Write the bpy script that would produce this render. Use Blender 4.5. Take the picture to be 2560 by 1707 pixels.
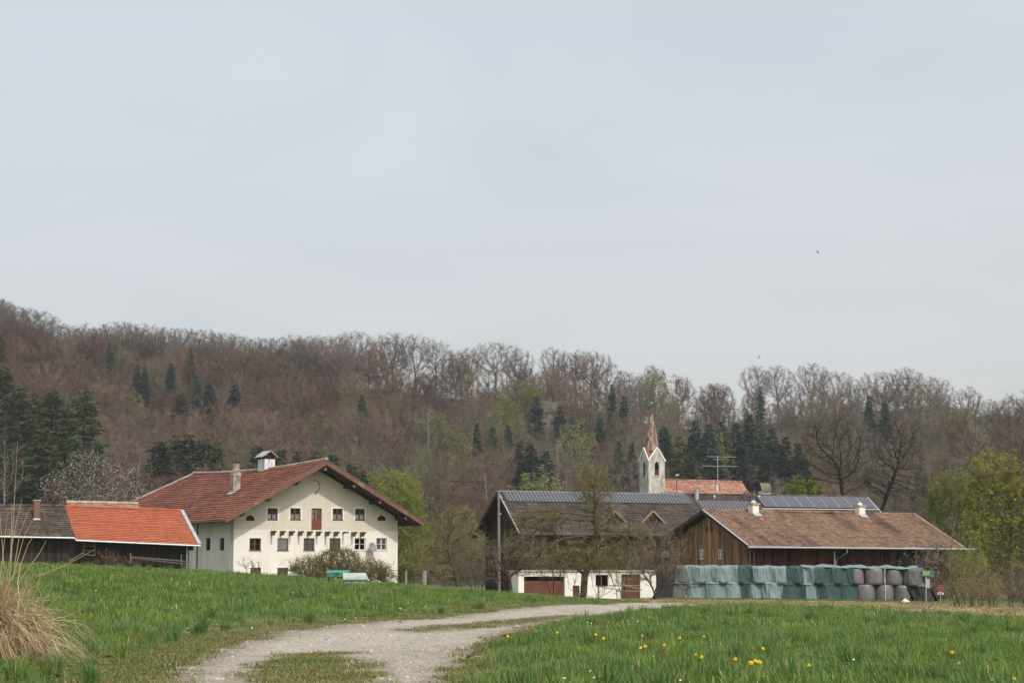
import bpy, math, random
import numpy as np
from mathutils import Vector, Matrix

R = math.radians
for o in list(bpy.data.objects):
    bpy.data.objects.remove(o)
sc = bpy.context.scene
COL = sc.collection

# ------------------------------------------------------------------ camera
EYE = 1.6
FPX = 4978.0                       # focal length in photo pixels (70 mm on 36 mm, 2560 px wide)
PITCH = math.atan((1442 - 853.5) / FPX)
cam_d = bpy.data.cameras.new('camera')
cam_d.sensor_width = 36.0
cam_d.lens = 36.0 * FPX / 2560.0
cam_d.clip_start = 0.1
cam_d.clip_end = 9000.0
cam = bpy.data.objects.new('camera', cam_d)
COL.objects.link(cam)
cam.location = (0, 0, EYE)
cam.rotation_euler = (math.pi / 2 + PITCH, 0, 0)
sc.camera = cam

# ------------------------------------------------------------------ sky and sun
SUN_AZ = R(33)                     # to the right of straight behind the camera
SUN_EL = R(48)
SUN_DIR = Vector((math.sin(SUN_AZ) * math.cos(SUN_EL), -math.cos(SUN_AZ) * math.cos(SUN_EL), math.sin(SUN_EL)))
world = bpy.data.worlds.new('World')
sc.world = world
world.use_nodes = True
nt = world.node_tree
nt.nodes.clear()
n_out = nt.nodes.new('ShaderNodeOutputWorld')
n_bg = nt.nodes.new('ShaderNodeBackground')
n_bg.inputs['Strength'].default_value = 0.15
n_sky = nt.nodes.new('ShaderNodeTexSky')
n_sky.sky_type = 'NISHITA'
n_sky.sun_disc = False
n_sky.sun_elevation = SUN_EL
n_sky.sun_rotation = math.atan2(SUN_DIR.x, SUN_DIR.y)
n_sky.altitude = 500
n_sky.dust_density = 10.0
n_tc = nt.nodes.new('ShaderNodeTexCoord')
n_map = nt.nodes.new('ShaderNodeMapping')
n_map.inputs['Scale'].default_value = (1.3, 1.3, 4.6)
n_map.inputs['Rotation'].default_value = (R(6), R(-9), 0)
n_noise = nt.nodes.new('ShaderNodeTexNoise')
n_noise.inputs['Scale'].default_value = 2.2
n_noise.inputs['Distortion'].default_value = 0.7
n_noise.inputs['Detail'].default_value = 3.5
n_noise.inputs['Roughness'].default_value = 0.5
n_ramp = nt.nodes.new('ShaderNodeValToRGB')
n_ramp.color_ramp.elements[0].position = 0.32
n_ramp.color_ramp.elements[0].color = (6.15, 6.3, 6.3, 1)
n_ramp.color_ramp.elements[1].position = 0.68
n_ramp.color_ramp.elements[1].color = (7.6, 7.5, 7.3, 1)
n_mix = nt.nodes.new('ShaderNodeMix')
n_mix.data_type = 'RGBA'
n_mix.inputs[0].default_value = 0.50   # thin high cloud veils the blue almost everywhere
L = nt.links.new
L(n_tc.outputs['Generated'], n_map.inputs['Vector'])
L(n_map.outputs['Vector'], n_noise.inputs['Vector'])
L(n_noise.outputs['Fac'], n_ramp.inputs['Fac'])
L(n_sky.outputs['Color'], n_mix.inputs[6])
L(n_ramp.outputs['Color'], n_mix.inputs[7])
L(n_mix.outputs[2], n_bg.inputs['Color'])
L(n_bg.outputs['Background'], n_out.inputs['Surface'])

sun_d = bpy.data.lights.new('sun', 'SUN')
sun_d.energy = 2.6
sun_d.angle = R(0.7)
sun_d.color = (1.0, 0.95, 0.87)
sun = bpy.data.objects.new('sun', sun_d)
COL.objects.link(sun)
sun.location = (60, -60, 120)
sun.rotation_euler = SUN_DIR.to_track_quat('Z', 'Y').to_euler()

vs = sc.view_settings
vs.view_transform = 'Standard'
vs.look = 'None'
vs.exposure = 0.06
vs.gamma = 1.0
vs.use_curve_mapping = False
cy = sc.cycles
cy.use_adaptive_sampling = False
cy.max_bounces = 6
cy.diffuse_bounces = 4
cy.glossy_bounces = 2
cy.transmission_bounces = 2
cy.transparent_max_bounces = 6
cy.volume_bounces = 0
cy.use_denoising = True
cy.denoiser = 'OPENIMAGEDENOISE'
cy.denoising_input_passes = 'RGB_ALBEDO_NORMAL'
cy.denoising_prefilter = 'ACCURATE'
cy.caustics_reflective = False
cy.caustics_refractive = False

# ------------------------------------------------------------------ small tools
def ray(px, py):
    c, s = math.cos(PITCH), math.sin(PITCH)
    a, b = (px - 1280) / FPX, -(py - 853.5) / FPX
    return Vector((a, c - b * s, s + b * c))

def W(px, py, D):
    d = ray(px, py)
    t = D / d.y
    return Vector((d.x * t, D, EYE + d.z * t))

def PX(p):
    c, s = math.cos(PITCH), math.sin(PITCH)
    x, y, z = p[0], p[1], p[2] - EYE
    f = y * c + z * s
    u = -y * s + z * c
    return 1280 + FPX * x / f, 853.5 - FPX * u / f

class Frame:
    """ground frame of a building: local x to the right along the front, local y into the depth"""
    def __init__(s, ox, oy, oz, phi):
        s.o = Vector((ox, oy, oz)); s.phi = phi
        s.X = Vector((math.cos(phi), math.sin(phi), 0)); s.Y = Vector((-math.sin(phi), math.cos(phi), 0))
    def to(s, x, y, z):
        return s.o + s.X * x + s.Y * y + Vector((0, 0, z))
    def loc(s, p):
        d = Vector(p) - s.o
        return d.dot(s.X), d.dot(s.Y), d.z
    def hit(s, px, py, yl=0.0):
        d = ray(px, py); c = Vector((0, 0, EYE))
        t = ((s.o + s.Y * yl) - c).dot(s.Y) / d.dot(s.Y)
        q = s.loc(c + d * t)
        return q[0], q[2]
    def hitx(s, px, py, xl=0.0):
        d = ray(px, py); c = Vector((0, 0, EYE))
        t = ((s.o + s.X * xl) - c).dot(s.X) / d.dot(s.X)
        q = s.loc(c + d * t)
        return q[1], q[2]

def tag(o, label=None, cat=None, group=None, kind=None):
    if label: o['label'] = label
    if cat: o['category'] = cat
    if group: o['group'] = group
    if kind: o['kind'] = kind
    return o

def empty(name, loc=(0, 0, 0), rz=0.0, label=None, cat=None, group=None):
    o = bpy.data.objects.new(name, None)
    o.empty_display_size = 0.3
    COL.objects.link(o)
    o.location = loc
    o.rotation_euler = (0, 0, rz)
    tag(o, label, cat, group)
    return o

def link(name, me, parent=None, loc=None, rz=None):
    o = bpy.data.objects.new(name, me)
    COL.objects.link(o)
    if parent: o.parent = parent
    if loc is not None: o.location = loc
    if rz is not None: o.rotation_euler = (0, 0, rz)
    return o

def fast_mesh(name, V, polys, mats, mi=None, smooth=False, fattr=None, vattr=None):
    """polys: list of int arrays (n,k)"""
    me = bpy.data.meshes.new(name)
    V = np.asarray(V, dtype=np.float32).reshape(-1, 3)
    polys = [np.asarray(p, dtype=np.int32) for p in polys if len(p)]
    me.vertices.add(len(V))
    me.vertices.foreach_set('co', V.ravel())
    nl = sum(p.size for p in polys); nf = sum(len(p) for p in polys)
    me.loops.add(nl); me.polygons.add(nf)
    me.loops.foreach_set('vertex_index', np.concatenate([p.ravel() for p in polys]))
    st, k = [], 0
    for p in polys:
        st.append(k + np.arange(len(p)) * p.shape[1]); k += p.size
    me.polygons.foreach_set('loop_start', np.concatenate(st).astype(np.int32))
    if not isinstance(mats, (list, tuple)): mats = [mats]
    for m in mats: me.materials.append(m)
    if mi is not None:
        me.polygons.foreach_set('material_index', np.asarray(mi, dtype=np.int32))
    me.update(calc_edges=True)
    if smooth:
        me.polygons.foreach_set('use_smooth', np.ones(nf, dtype=bool))
    if fattr:
        for n, a in fattr.items():
            at = me.attributes.new(n, 'FLOAT', 'FACE'); at.data.foreach_set('value', np.asarray(a, dtype=np.float32))
    if vattr:
        for n, a in vattr.items():
            at = me.attributes.new(n, 'FLOAT', 'POINT'); at.data.foreach_set('value', np.asarray(a, dtype=np.float32))
    return me

class MB:
    """collects shapes for ONE mesh"""
    def __init__(s):
        s.v = []; s.f = []; s.m = []; s.r = []
    def add(s, vs_, fs_, mi=0, rnd=0.5):
        k = len(s.v)
        s.v += [tuple(p) for p in vs_]
        for f in fs_:
            s.f.append(tuple(i + k for i in f)); s.m.append(mi); s.r.append(rnd)
        return s
    def box(s, x0, x1, y0, y1, z0, z1, mi=0, rnd=0.5):
        v = [(x0, y0, z0), (x1, y0, z0), (x1, y1, z0), (x0, y1, z0), (x0, y0, z1), (x1, y0, z1), (x1, y1, z1), (x0, y1, z1)]
        return s.add(v, [(3, 2, 1, 0), (4, 5, 6, 7), (0, 1, 5, 4), (1, 2, 6, 5), (2, 3, 7, 6), (3, 0, 4, 7)], mi, rnd)
    def hexa(s, b, t, mi=0, rnd=0.5):
        """8 corners: four below, four above"""
        return s.add(list(b) + list(t), [(3, 2, 1, 0), (4, 5, 6, 7), (0, 1, 5, 4), (1, 2, 6, 5), (2, 3, 7, 6), (3, 0, 4, 7)], mi, rnd)
    def prism(s, poly, vec, mi=0, rnd=0.5):
        n = len(poly); vec = Vector(vec)
        a = [Vector(p) for p in poly]; b = [p + vec for p in a]
        fs = [tuple(range(n - 1, -1, -1)), tuple(range(n, 2 * n))]
        fs += [(i, (i + 1) % n, n + (i + 1) % n, n + i) for i in range(n)]
        return s.add(a + b, fs, mi, rnd)
    def beam(s, p, q, w, h, up=(0, 0, 1), mi=0, rnd=0.5):
        p, q = Vector(p), Vector(q); d = (q - p).normalized()
        sd = d.cross(Vector(up))
        if sd.length < 1e-4: sd = d.cross(Vector((1, 0, 0)))
        sd.normalize(); u = sd.cross(d).normalized()
        a, b = sd * (w / 2), u * (h / 2)
        return s.hexa([p - a - b, p + a - b, q + a - b, q - a - b], [p - a + b, p + a + b, q + a + b, q - a + b], mi, rnd)
    def tube(s, path, rad, n=8, cap=True, mi=0, rnd=0.5):
        path = [Vector(p) for p in path]
        if not isinstance(rad, (list, tuple)): rad = [rad] * len(path)
        vs_, fs_ = [], []
        for i, p in enumerate(path):
            d = (path[min(i + 1, len(path) - 1)] - path[max(i - 1, 0)]).normalized()
            a = d.cross(Vector((0, 0, 1)))
            if a.length < 1e-3: a = d.cross(Vector((0, 1, 0)))
            a.normalize(); b = d.cross(a)
            for j in range(n):
                t = 2 * math.pi * j / n
                vs_.append(p + (a * math.cos(t) + b * math.sin(t)) * rad[i])
        for i in range(len(path) - 1):
            for j in range(n):
                fs_.append((i * n + j, i * n + (j + 1) % n, (i + 1) * n + (j + 1) % n, (i + 1) * n + j))
        if cap:
            fs_.append(tuple(range(n - 1, -1, -1))); fs_.append(tuple((len(path) - 1) * n + j for j in range(n)))
        return s.add(vs_, fs_, mi, rnd)
    def lathe(s, prof, n=16, c=(0, 0, 0), mi=0):
        vs_, fs_ = [], []
        for r, z in prof:
            for j in range(n):
                t = 2 * math.pi * j / n
                vs_.append((c[0] + r * math.cos(t), c[1] + r * math.sin(t), c[2] + z))
        for i in range(len(prof) - 1):
            for j in range(n):
                fs_.append((i * n + j, i * n + (j + 1) % n, (i + 1) * n + (j + 1) % n, (i + 1) * n + j))
        fs_.append(tuple(range(n - 1, -1, -1))); fs_.append(tuple((len(prof) - 1) * n + j for j in range(n)))
        return s.add(vs_, fs_, mi)
    def mesh(s, name, mats, smooth=False):
        me = bpy.data.meshes.new(name)
        me.from_pydata(s.v, [], s.f)
        if not isinstance(mats, (list, tuple)): mats = [mats]
        for m in mats: me.materials.append(m)
        if len(mats) > 1: me.polygons.foreach_set('material_index', s.m)
        at = me.attributes.new('rnd', 'FLOAT', 'FACE'); at.data.foreach_set('value', s.r)
        if smooth: me.polygons.foreach_set('use_smooth', [True] * len(s.f))
        me.update()
        return me
    def build(s, name, mats, parent=None, smooth=False, loc=None, rz=None, kind=None):
        o = link(name, s.mesh(name, mats, smooth), parent, loc, rz)
        if kind: o['kind'] = kind
        return o

# ------------------------------------------------------------------ materials
MATS = {}
def mat(name, c1, c2=None, scale=2.0, rough=0.85, bump=0.0, bscale=20.0, stretch=(1, 1, 1), rnd=0.0, obj_rnd=0.0,
        c3=None, c3scale=0.6, c3pos=(0.5, 0.62), metal=0.0, spec=0.3, coords='Object', detail=5.0, transl=None):
    """procedural Principled: two colours mixed by noise, a third in patches, value varied by the face attribute and per object"""
    m = bpy.data.materials.new(name); m.use_nodes = True
    t = m.node_tree; N = t.nodes; K = t.links.new
    b = N['Principled BSDF']
    b.inputs['Roughness'].default_value = rough
    b.inputs['Metallic'].default_value = metal
    b.inputs['Specular IOR Level'].default_value = spec
    tc = N.new('ShaderNodeTexCoord')
    if coords == 'World':
        src = N.new('ShaderNodeNewGeometry').outputs['Position']
    else:
        src = tc.outputs[coords]
    mp = N.new('ShaderNodeMapping'); mp.inputs['Scale'].default_value = stretch
    K(src, mp.inputs['Vector'])
    col = None
    if c2 is not None:
        no = N.new('ShaderNodeTexNoise'); no.inputs['Scale'].default_value = scale; no.inputs['Detail'].default_value = detail
        no.inputs['Roughness'].default_value = 0.62
        K(mp.outputs['Vector'], no.inputs['Vector'])
        rp = N.new('ShaderNodeValToRGB')
        rp.color_ramp.elements[0].position = 0.35; rp.color_ramp.elements[0].color = (*c1, 1)
        rp.color_ramp.elements[1].position = 0.65; rp.color_ramp.elements[1].color = (*c2, 1)
        K(no.outputs['Fac'], rp.inputs['Fac']); col = rp.outputs['Color']
    else:
        rgb = N.new('ShaderNodeRGB'); rgb.outputs[0].default_value = (*c1, 1); col = rgb.outputs[0]
    if c3 is not None:
        no3 = N.new('ShaderNodeTexNoise'); no3.inputs['Scale'].default_value = c3scale; no3.inputs['Detail'].default_value = 6
        no3.inputs['Roughness'].default_value = 0.65
        K(mp.outputs['Vector'], no3.inputs['Vector'])
        r3 = N.new('ShaderNodeValToRGB')
        r3.color_ramp.elements[0].position = c3pos[0]; r3.color_ramp.elements[0].color = (0, 0, 0, 1)
        r3.color_ramp.elements[1].position = c3pos[1]; r3.color_ramp.elements[1].color = (1, 1, 1, 1)
        K(no3.outputs['Fac'], r3.inputs['Fac'])
        mx = N.new('ShaderNodeMix'); mx.data_type = 'RGBA'
        K(r3.outputs['Color'], mx.inputs[0]); K(col, mx.inputs[6]); mx.inputs[7].default_value = (*c3, 1)
        col = mx.outputs[2]
    def vary(fac_out, amt, col):
        mr = N.new('ShaderNodeMapRange'); mr.inputs['To Min'].default_value = 1 - amt; mr.inputs['To Max'].default_value = 1 + amt
        K(fac_out, mr.inputs['Value'])
        hs = N.new('ShaderNodeMix'); hs.data_type = 'RGBA'; hs.blend_type = 'MULTIPLY'; hs.inputs[0].default_value = 1.0
        cb = N.new('ShaderNodeCombineColor')
        for i in range(3): K(mr.outputs['Result'], cb.inputs[i])
        K(col, hs.inputs[6]); K(cb.outputs['Color'], hs.inputs[7])
        return hs.outputs[2]
    if rnd:
        at = N.new('ShaderNodeAttribute'); at.attribute_name = 'rnd'
        col = vary(at.outputs['Fac'], rnd, col)
    if obj_rnd:
        oi = N.new('ShaderNodeObjectInfo')
        col = vary(oi.outputs['Random'], obj_rnd, col)
    K(col, b.inputs['Base Color'])
    if bump:
        nb = N.new('ShaderNodeTexNoise'); nb.inputs['Scale'].default_value = bscale; nb.inputs['Detail'].default_value = 4
        K(mp.outputs['Vector'], nb.inputs['Vector'])
        bp = N.new('ShaderNodeBump'); bp.inputs['Strength'].default_value = bump; bp.inputs['Distance'].default_value = 0.05
        K(nb.outputs['Fac'], bp.inputs['Height']); K(bp.outputs['Normal'], b.inputs['Normal'])
    if transl:
        out = N['Material Output']
        tr = N.new('ShaderNodeBsdfTranslucent'); K(col, tr.inputs['Color'])
        ms = N.new('ShaderNodeMixShader'); ms.inputs[0].default_value = transl
        K(b.outputs[0], ms.inputs[1]); K(tr.outputs[0], ms.inputs[2]); K(ms.outputs[0], out.inputs['Surface'])
    MATS[name] = m
    return m

def glass_mat(name, tint=(0.6, 0.66, 0.7), rough=0.03):
    m = bpy.data.materials.new(name); m.use_nodes = True
    t = m.node_tree; N = t.nodes; K = t.links.new
    N.remove(N['Principled BSDF'])
    tr = N.new('ShaderNodeBsdfTransparent'); tr.inputs['Color'].default_value = (*tint, 1)
    gl = N.new('ShaderNodeBsdfGlossy'); gl.inputs['Roughness'].default_value = rough
    fr = N.new('ShaderNodeFresnel'); fr.inputs['IOR'].default_value = 1.5
    ms = N.new('ShaderNodeMixShader')
    K(fr.outputs[0], ms.inputs[0]); K(tr.outputs[0], ms.inputs[1]); K(gl.outputs[0], ms.inputs[2])
    K(ms.outputs[0], N['Material Output'].inputs['Surface'])
    MATS[name] = m
    return m

# ------------------------------------------------------------------ terrain
HX = [-900, 0, 140, 300, 560, 700, 900, 1075, 1250, 1480, 1560, 1700, 1800, 1990, 2175, 2280, 2400, 2560, 3300]
HY = [860, 885, 940, 945, 962, 972, 965, 990, 1008, 1020, 1050, 1072, 1072, 1052, 1082, 1066, 1092, 1122, 1140]
SKY_D = 620.0
CP = [  # (px, py, distance) of points on the ground
    (-900, 1800, 14), (200, 1800, 14), (800, 1800, 14), (1500, 1800, 14), (2300, 1800, 13.5), (3400, 1800, 14),
    (0, 1707, 19), (450, 1690, 21), (750, 1690, 20.5), (1130, 1690, 20.5), (1500, 1707, 17.5), (2000, 1707, 17), (2560, 1707, 17),
    (600, 1600, 33), (1000, 1600, 33.5), (1230, 1600, 33), (1100, 1545, 52), (1400, 1545, 52), (1480, 1512, 86), (1650, 1516, 88),
    (1600, 1508, 100), (300, 1550, 38), (700, 1530, 46), (0, 1500, 45), (-500, 1430, 60), (-100, 1412, 66), (100, 1422, 68), (450, 1433, 72), (800, 1459, 75),
    (1100, 1477, 80), (1300, 1488, 90), (1480, 1500, 112), (1640, 1497, 130),
    (1700, 1600, 27), (2000, 1600, 27), (2300, 1600, 27), (2560, 1600, 27.5), (1500, 1600, 29), (1400, 1590, 33),
    (1800, 1535, 52), (2200, 1547, 48), (2560, 1574, 41), (3300, 1570, 42),
    (1900, 1525, 74), (2200, 1541, 62), (2560, 1568, 50), (3300, 1580, 48),
    (1780, 1513, 100), (2000, 1511.5, 93), (2300, 1522, 80), (2700, 1550, 66),
    (1900, 1500, 130), (2100, 1503, 130), (2330, 1508, 128), (2700, 1523, 116), (3400, 1540, 110),
    (-600, 1470, 130), (0, 1462, 135), (400, 1468, 140), (800, 1482, 150), (1280, 1503, 148), (1500, 1505, 146), (1750, 1491, 150), (2150, 1493, 150), (2560, 1500, 150),
    (-1500, 1475, 200), (400, 1480, 200), (1280, 1482, 200), (2200, 1482, 200), (3600, 1485, 200),
    (-1500, 1462, 330), (1280, 1466, 330), (3600, 1468, 330),
]
def warp(X, Y):
    Yc = np.maximum(Y, 9.0)
    return np.stack([X / (Yc + 12.0) * 5.0, np.log(Yc + 8.0) * 3.0], -1)
_c = np.array([W(*c) for c in CP])
_cw = warp(_c[:, 0], _c[:, 1])
def _tps(d2):
    return 0.5 * d2 * np.log(d2 + 1e-12)
_n = len(_c)
_A = np.zeros((_n + 3, _n + 3))
_d2 = ((_cw[:, None] - _cw[None]) ** 2).sum(-1)
_A[:_n, :_n] = _tps(_d2) + np.eye(_n) * 0.02
_A[:_n, _n] = 1; _A[:_n, _n + 1:] = _cw
_A[_n, :_n] = 1; _A[_n + 1:, :_n] = _cw.T
_sol = np.linalg.solve(_A, np.concatenate([_c[:, 2], [0, 0, 0]]))
def sstep(a, b, x):
    t = np.clip((x - a) / (b - a), 0, 1)
    return t * t * (3 - 2 * t)
def TZ(X, Y):
    X = np.atleast_1d(np.asarray(X, float)); Y = np.atleast_1d(np.asarray(Y, float))
    out = np.empty(X.shape)
    Xf, Yf = X.ravel(), Y.ravel(); o = np.empty(len(Xf))
    for i in range(0, len(Xf), 40000):
        xs, ys = Xf[i:i + 40000], Yf[i:i + 40000]
        w = warp(xs, np.minimum(ys, 345)); w[:, 0] = np.clip(w[:, 0], -4.5, 4.5)
        d2 = ((w[:, None] - _cw[None]) ** 2).sum(-1)
        z = _tps(d2) @ _sol[:_n] + _sol[_n] + w @ _sol[_n + 1:]
        px = 1280 + FPX * xs / np.maximum(ys, 20)
        top = EYE + (1442 - np.interp(px, HX, HY)) / FPX * SKY_D
        t = np.clip((ys - 345) / (SKY_D - 345), 0, 1)
        hill = (t ** 1.15) * (1 - 0.22 * np.sin(t * math.pi) ** 2)
        bumps = 1.5 * np.sin(xs * 0.045 + 1.3) * np.sin(ys * 0.05) * np.clip(t * 4, 0, 1) * np.clip((1 - t) * 3, 0, 1)
        z = z * (1 - hill) + top * hill + bumps
        o[i:i + 40000] = z
    return o.reshape(X.shape)
def tz(x, y):
    return float(TZ([x], [y])[0])
def ground_hit(px, py, d0=12.0, d1=160.0):
    D = np.geomspace(d0, d1, 900)
    P = np.array([W(px, py, d) for d in D])
    g = TZ(P[:, 0], P[:, 1])
    k = np.where(P[:, 2] <= g)[0]
    i = k[0] if len(k) else len(D) - 1
    return float(P[i, 0]), float(P[i, 1])
def in_poly(X, Y, poly):
    X = np.asarray(X); Y = np.asarray(Y); r = np.zeros(X.shape, bool); n = len(poly)
    for i in range(n):
        x0, y0 = poly[i]; x1, y1 = poly[(i + 1) % n]
        c = ((y0 > Y) != (y1 > Y)) & (X < (x1 - x0) * (Y - y0) / (y1 - y0 + 1e-12) + x0)
        r ^= c
    return r
def dist_poly(X, Y, poly):
    """unsigned distance to the outline"""
    d = np.full(np.shape(X), 1e9); n = len(poly)
    for i in range(n):
        a = np.array(poly[i]); b = np.array(poly[(i + 1) % n]); ab = b - a
        t = np.clip(((X - a[0]) * ab[0] + (Y - a[1]) * ab[1]) / (ab @ ab + 1e-9), 0, 1)
        d = np.minimum(d, np.hypot(X - a[0] - ab[0] * t, Y - a[1] - ab[1] * t))
    return d
def vnoise(X, Y, s, seed=0):
    """cheap smooth value noise in 0..1"""
    X = np.asarray(X) / s; Y = np.asarray(Y) / s
    xi = np.floor(X).astype(int); yi = np.floor(Y).astype(int); fx = X - xi; fy = Y - yi
    fx = fx * fx * (3 - 2 * fx); fy = fy * fy * (3 - 2 * fy)
    def h(a, b):
        v = np.sin(a * 127.1 + b * 311.7 + seed * 74.7) * 43758.5453
        return v - np.floor(v)
    return (h(xi, yi) * (1 - fx) + h(xi + 1, yi) * fx) * (1 - fy) + (h(xi, yi + 1) * (1 - fx) + h(xi + 1, yi + 1) * fx) * fy

# outlines on the ground
TRACK_L = [(250, 1800), (330, 1745), (400, 1707), (470, 1660), (560, 1612), (700, 1580), (850, 1563), (1000, 1550), (1150, 1537), (1300, 1521), (1450, 1510), (1560, 1505.5), (1680, 1505)]
TRACK_R = [(1120, 1800), (1128, 1740), (1135, 1700), (1155, 1660), (1205, 1622), (1262, 1588), (1325, 1567), (1400, 1552), (1500, 1540), (1600, 1530), (1690, 1522), (1770, 1514)]
_tl = [ground_hit(*p) for p in TRACK_L]; _tr = [ground_hit(*p) for p in TRACK_R]
_e = _tl[-1]
TRACK = _tl + [(_e[0] + 9, _e[1] + 1.5), (_e[0] + 22, _e[1] - 3), (_tr[-1][0] + 10, _tr[-1][1] - 2)] + _tr[::-1]
def DX(px, D): return W(px, 1500, D)[0]
STRIP = [(DX(1440, 121), 121), (DX(1540, 127), 127), (DX(1640, 129.5), 129.5), (DX(2300, 131), 131), (DX(2500, 127), 127), (DX(3000, 118), 118),
         (DX(3000, 52), 52), (DX(2700, 58), 58), (DX(2300, 70), 70), (DX(2000, 84), 84), (DX(1800, 94), 94), (DX(1700, 106), 106), (DX(1560, 112), 112)]
MID = [[(630, 1720), (650, 1672), (700, 1652), (800, 1642), (880, 1650), (905, 1680), (915, 1760), (640, 1790)],
       [(1015, 1574), (1090, 1566), (1200, 1558), (1300, 1548), (1400, 1538), (1420, 1541), (1340, 1556), (1240, 1566), (1120, 1577), (1040, 1582)],
       [(720, 1640), (800, 1634), (860, 1630), (880, 1634), (800, 1642), (740, 1646)]]
MIDW = [[ground_hit(*p) for p in q] for q in MID]

M_meadow = mat('meadow_soil', (0.07, 0.11, 0.03), (0.10, 0.14, 0.045), 1.2, 0.95, bump=0.6, bscale=6, c3=(0.12, 0.10, 0.05), c3scale=0.35, coords='World')
M_forestfloor = mat('forest_floor', (0.038, 0.03, 0.022), (0.06, 0.046, 0.034), 0.08, 0.95, c3=(0.06, 0.07, 0.03), c3scale=0.03, c3pos=(0.5, 0.7), coords='World')  # coloured darker than leaf litter, to read as shade between the crowns

def grid_sheet(name, ys, ncol, half, m, zoff=0.0, zfun=None):
    """sheet over the terrain, rows at the distances ys, half(y) wide each side"""
    s = np.linspace(-1, 1, ncol)
    Y = np.repeat(np.asarray(ys)[:, None], ncol, 1); X = s[None, :] * np.array([half(y) for y in ys])[:, None]
    Z = TZ(X, Y) + zoff
    if zfun is not None: Z = Z + zfun(X, Y)
    nr = len(ys)
    i = (np.arange(nr - 1)[:, None] * ncol + np.arange(ncol - 1)[None]).ravel()
    q = np.stack([i, i + 1, i + ncol + 1, i + ncol], 1)
    me = fast_mesh(name, np.stack([X, Y, Z], -1).reshape(-1, 3), [q], m, smooth=True)
    return me
_ys = np.concatenate([np.linspace(-60, 8, 8), np.linspace(9, 30, 90), np.geomspace(30.4, 345, 190)])
me = grid_sheet('ground', _ys, 220, lambda y: 30 + 0.75 * max(y, 0), M_meadow,
                zfun=lambda X, Y: -0.04 * in_poly(X, Y, TRACK) - 0.04 * in_poly(X, Y, STRIP))
tag(link('ground', me), kind='structure')
me = grid_sheet('hillside', np.concatenate([np.linspace(344, 640, 70), np.geomspace(660, 3000, 14)]), 90, lambda y: 60 + 0.75 * y, M_forestfloor, zoff=-0.02)
tag(link('hillside', me), kind='structure')

def masked_sheet(name, poly, step_fn, m, zoff, edge=0.0, attr=False):
    """fine sheet inside an outline; the outline wobbles"""
    P = np.array(poly)
    ys = [P[:, 1].min() - 0.5]
    while ys[-1] < P[:, 1].max() + 0.5: ys.append(ys[-1] + step_fn(ys[-1]))
    ys = np.array(ys); V, Q, k = [], [], 0
    px0 = (P[:, 0] / P[:, 1]).min() - 0.02; px1 = (P[:, 0] / P[:, 1]).max() + 0.02
    nc = 640
    u = np.linspace(px0, px1, nc)
    Y = np.repeat(ys[:, None], nc, 1); X = u[None] * Y
    jx = (vnoise(X, Y, 0.35, 3) - 0.5) * edge * 1.2 + (vnoise(X, Y, 1.6, 5) - 0.5) * edge * 1.6
    jy = (vnoise(X, Y, 0.7, 8) - 0.5) * edge * 2 + (vnoise(X, Y, 2.6, 2) - 0.5) * edge * 2
    Z = TZ(X, Y) + zoff
    ins = in_poly(X + jx, Y + jy, poly)
    keep = ins[:-1, :-1] | ins[1:, 1:] 
    i = (np.arange(len(ys) - 1)[:, None] * nc + np.arange(nc - 1)[None])
    i = i[keep]
    q = np.stack([i, i + 1, i + nc + 1, i + nc], 1)
    used, inv = np.unique(q, return_inverse=True)
    Vv = np.stack([X, Y, Z], -1).reshape(-1, 3)[used]
    va = None
    if attr:
        xx, yy = Vv[:, 0], Vv[:, 1]; d_ = dist_poly(xx, yy, poly); wv = np.exp(-(d_ / .45) ** 2) * .9
        for pl in MIDW:
            dm = np.where(in_poly(xx, yy, pl), 0, dist_poly(xx, yy, pl)); wv = np.maximum(wv, np.exp(-(dm / .35) ** 2))
        va = {'soil': np.clip(wv * (.45 + .9 * vnoise(xx, yy, .5, 6)), 0, 1)}
    return fast_mesh(name, Vv, [inv.reshape(-1, 4)], m, smooth=True, vattr=va)

def gravel_mat():
    m = mat('gravel', (0.31, 0.285, 0.24), (0.385, 0.355, 0.305), 2.2, 0.95, bump=0.0, coords='World', stretch=(1, .22, 1), c3=(0.26, 0.235, 0.185), c3scale=1.1, c3pos=(0.45, 0.7))
    t = m.node_tree; N = t.nodes; K = t.links.new; b = N['Principled BSDF']
    g = N.new('ShaderNodeNewGeometry')
    vo = N.new('ShaderNodeTexVoronoi'); vo.inputs['Scale'].default_value = 22.0
    K(g.outputs['Position'], vo.inputs['Vector'])
    old = b.inputs['Base Color'].links[0].from_socket
    hs = N.new('ShaderNodeMix'); hs.data_type = 'RGBA'; hs.blend_type = 'OVERLAY'; hs.inputs[0].default_value = 0.45
    bw = N.new('ShaderNodeRGBToBW'); K(vo.outputs['Color'], bw.inputs[0])
    so = N.new('ShaderNodeMix'); so.data_type = 'RGBA'; at = N.new('ShaderNodeAttribute'); at.attribute_name = 'soil'
    K(at.outputs['Fac'], so.inputs[0]); K(old, so.inputs[6]); so.inputs[7].default_value = (.15, .125, .08, 1)
    K(so.outputs[2], hs.inputs[6]); K(bw.outputs[0], hs.inputs[7]); K(hs.outputs[2], b.inputs['Base Color'])
    bp = N.new('ShaderNodeBump'); bp.inputs['Strength'].default_value = 0.8; bp.inputs['Distance'].default_value = 0.02; bp.invert = True
    K(vo.outputs['Distance'], bp.inputs['Height']); K(bp.outputs['Normal'], b.inputs['Normal'])
    return m
M_gravel = gravel_mat()
tag(link('gravel_track', masked_sheet('gravel_track', TRACK, lambda y: max(0.06, 0.005 * y), M_gravel, 0.006, 0.14, attr=True)), kind='structure')
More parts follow.
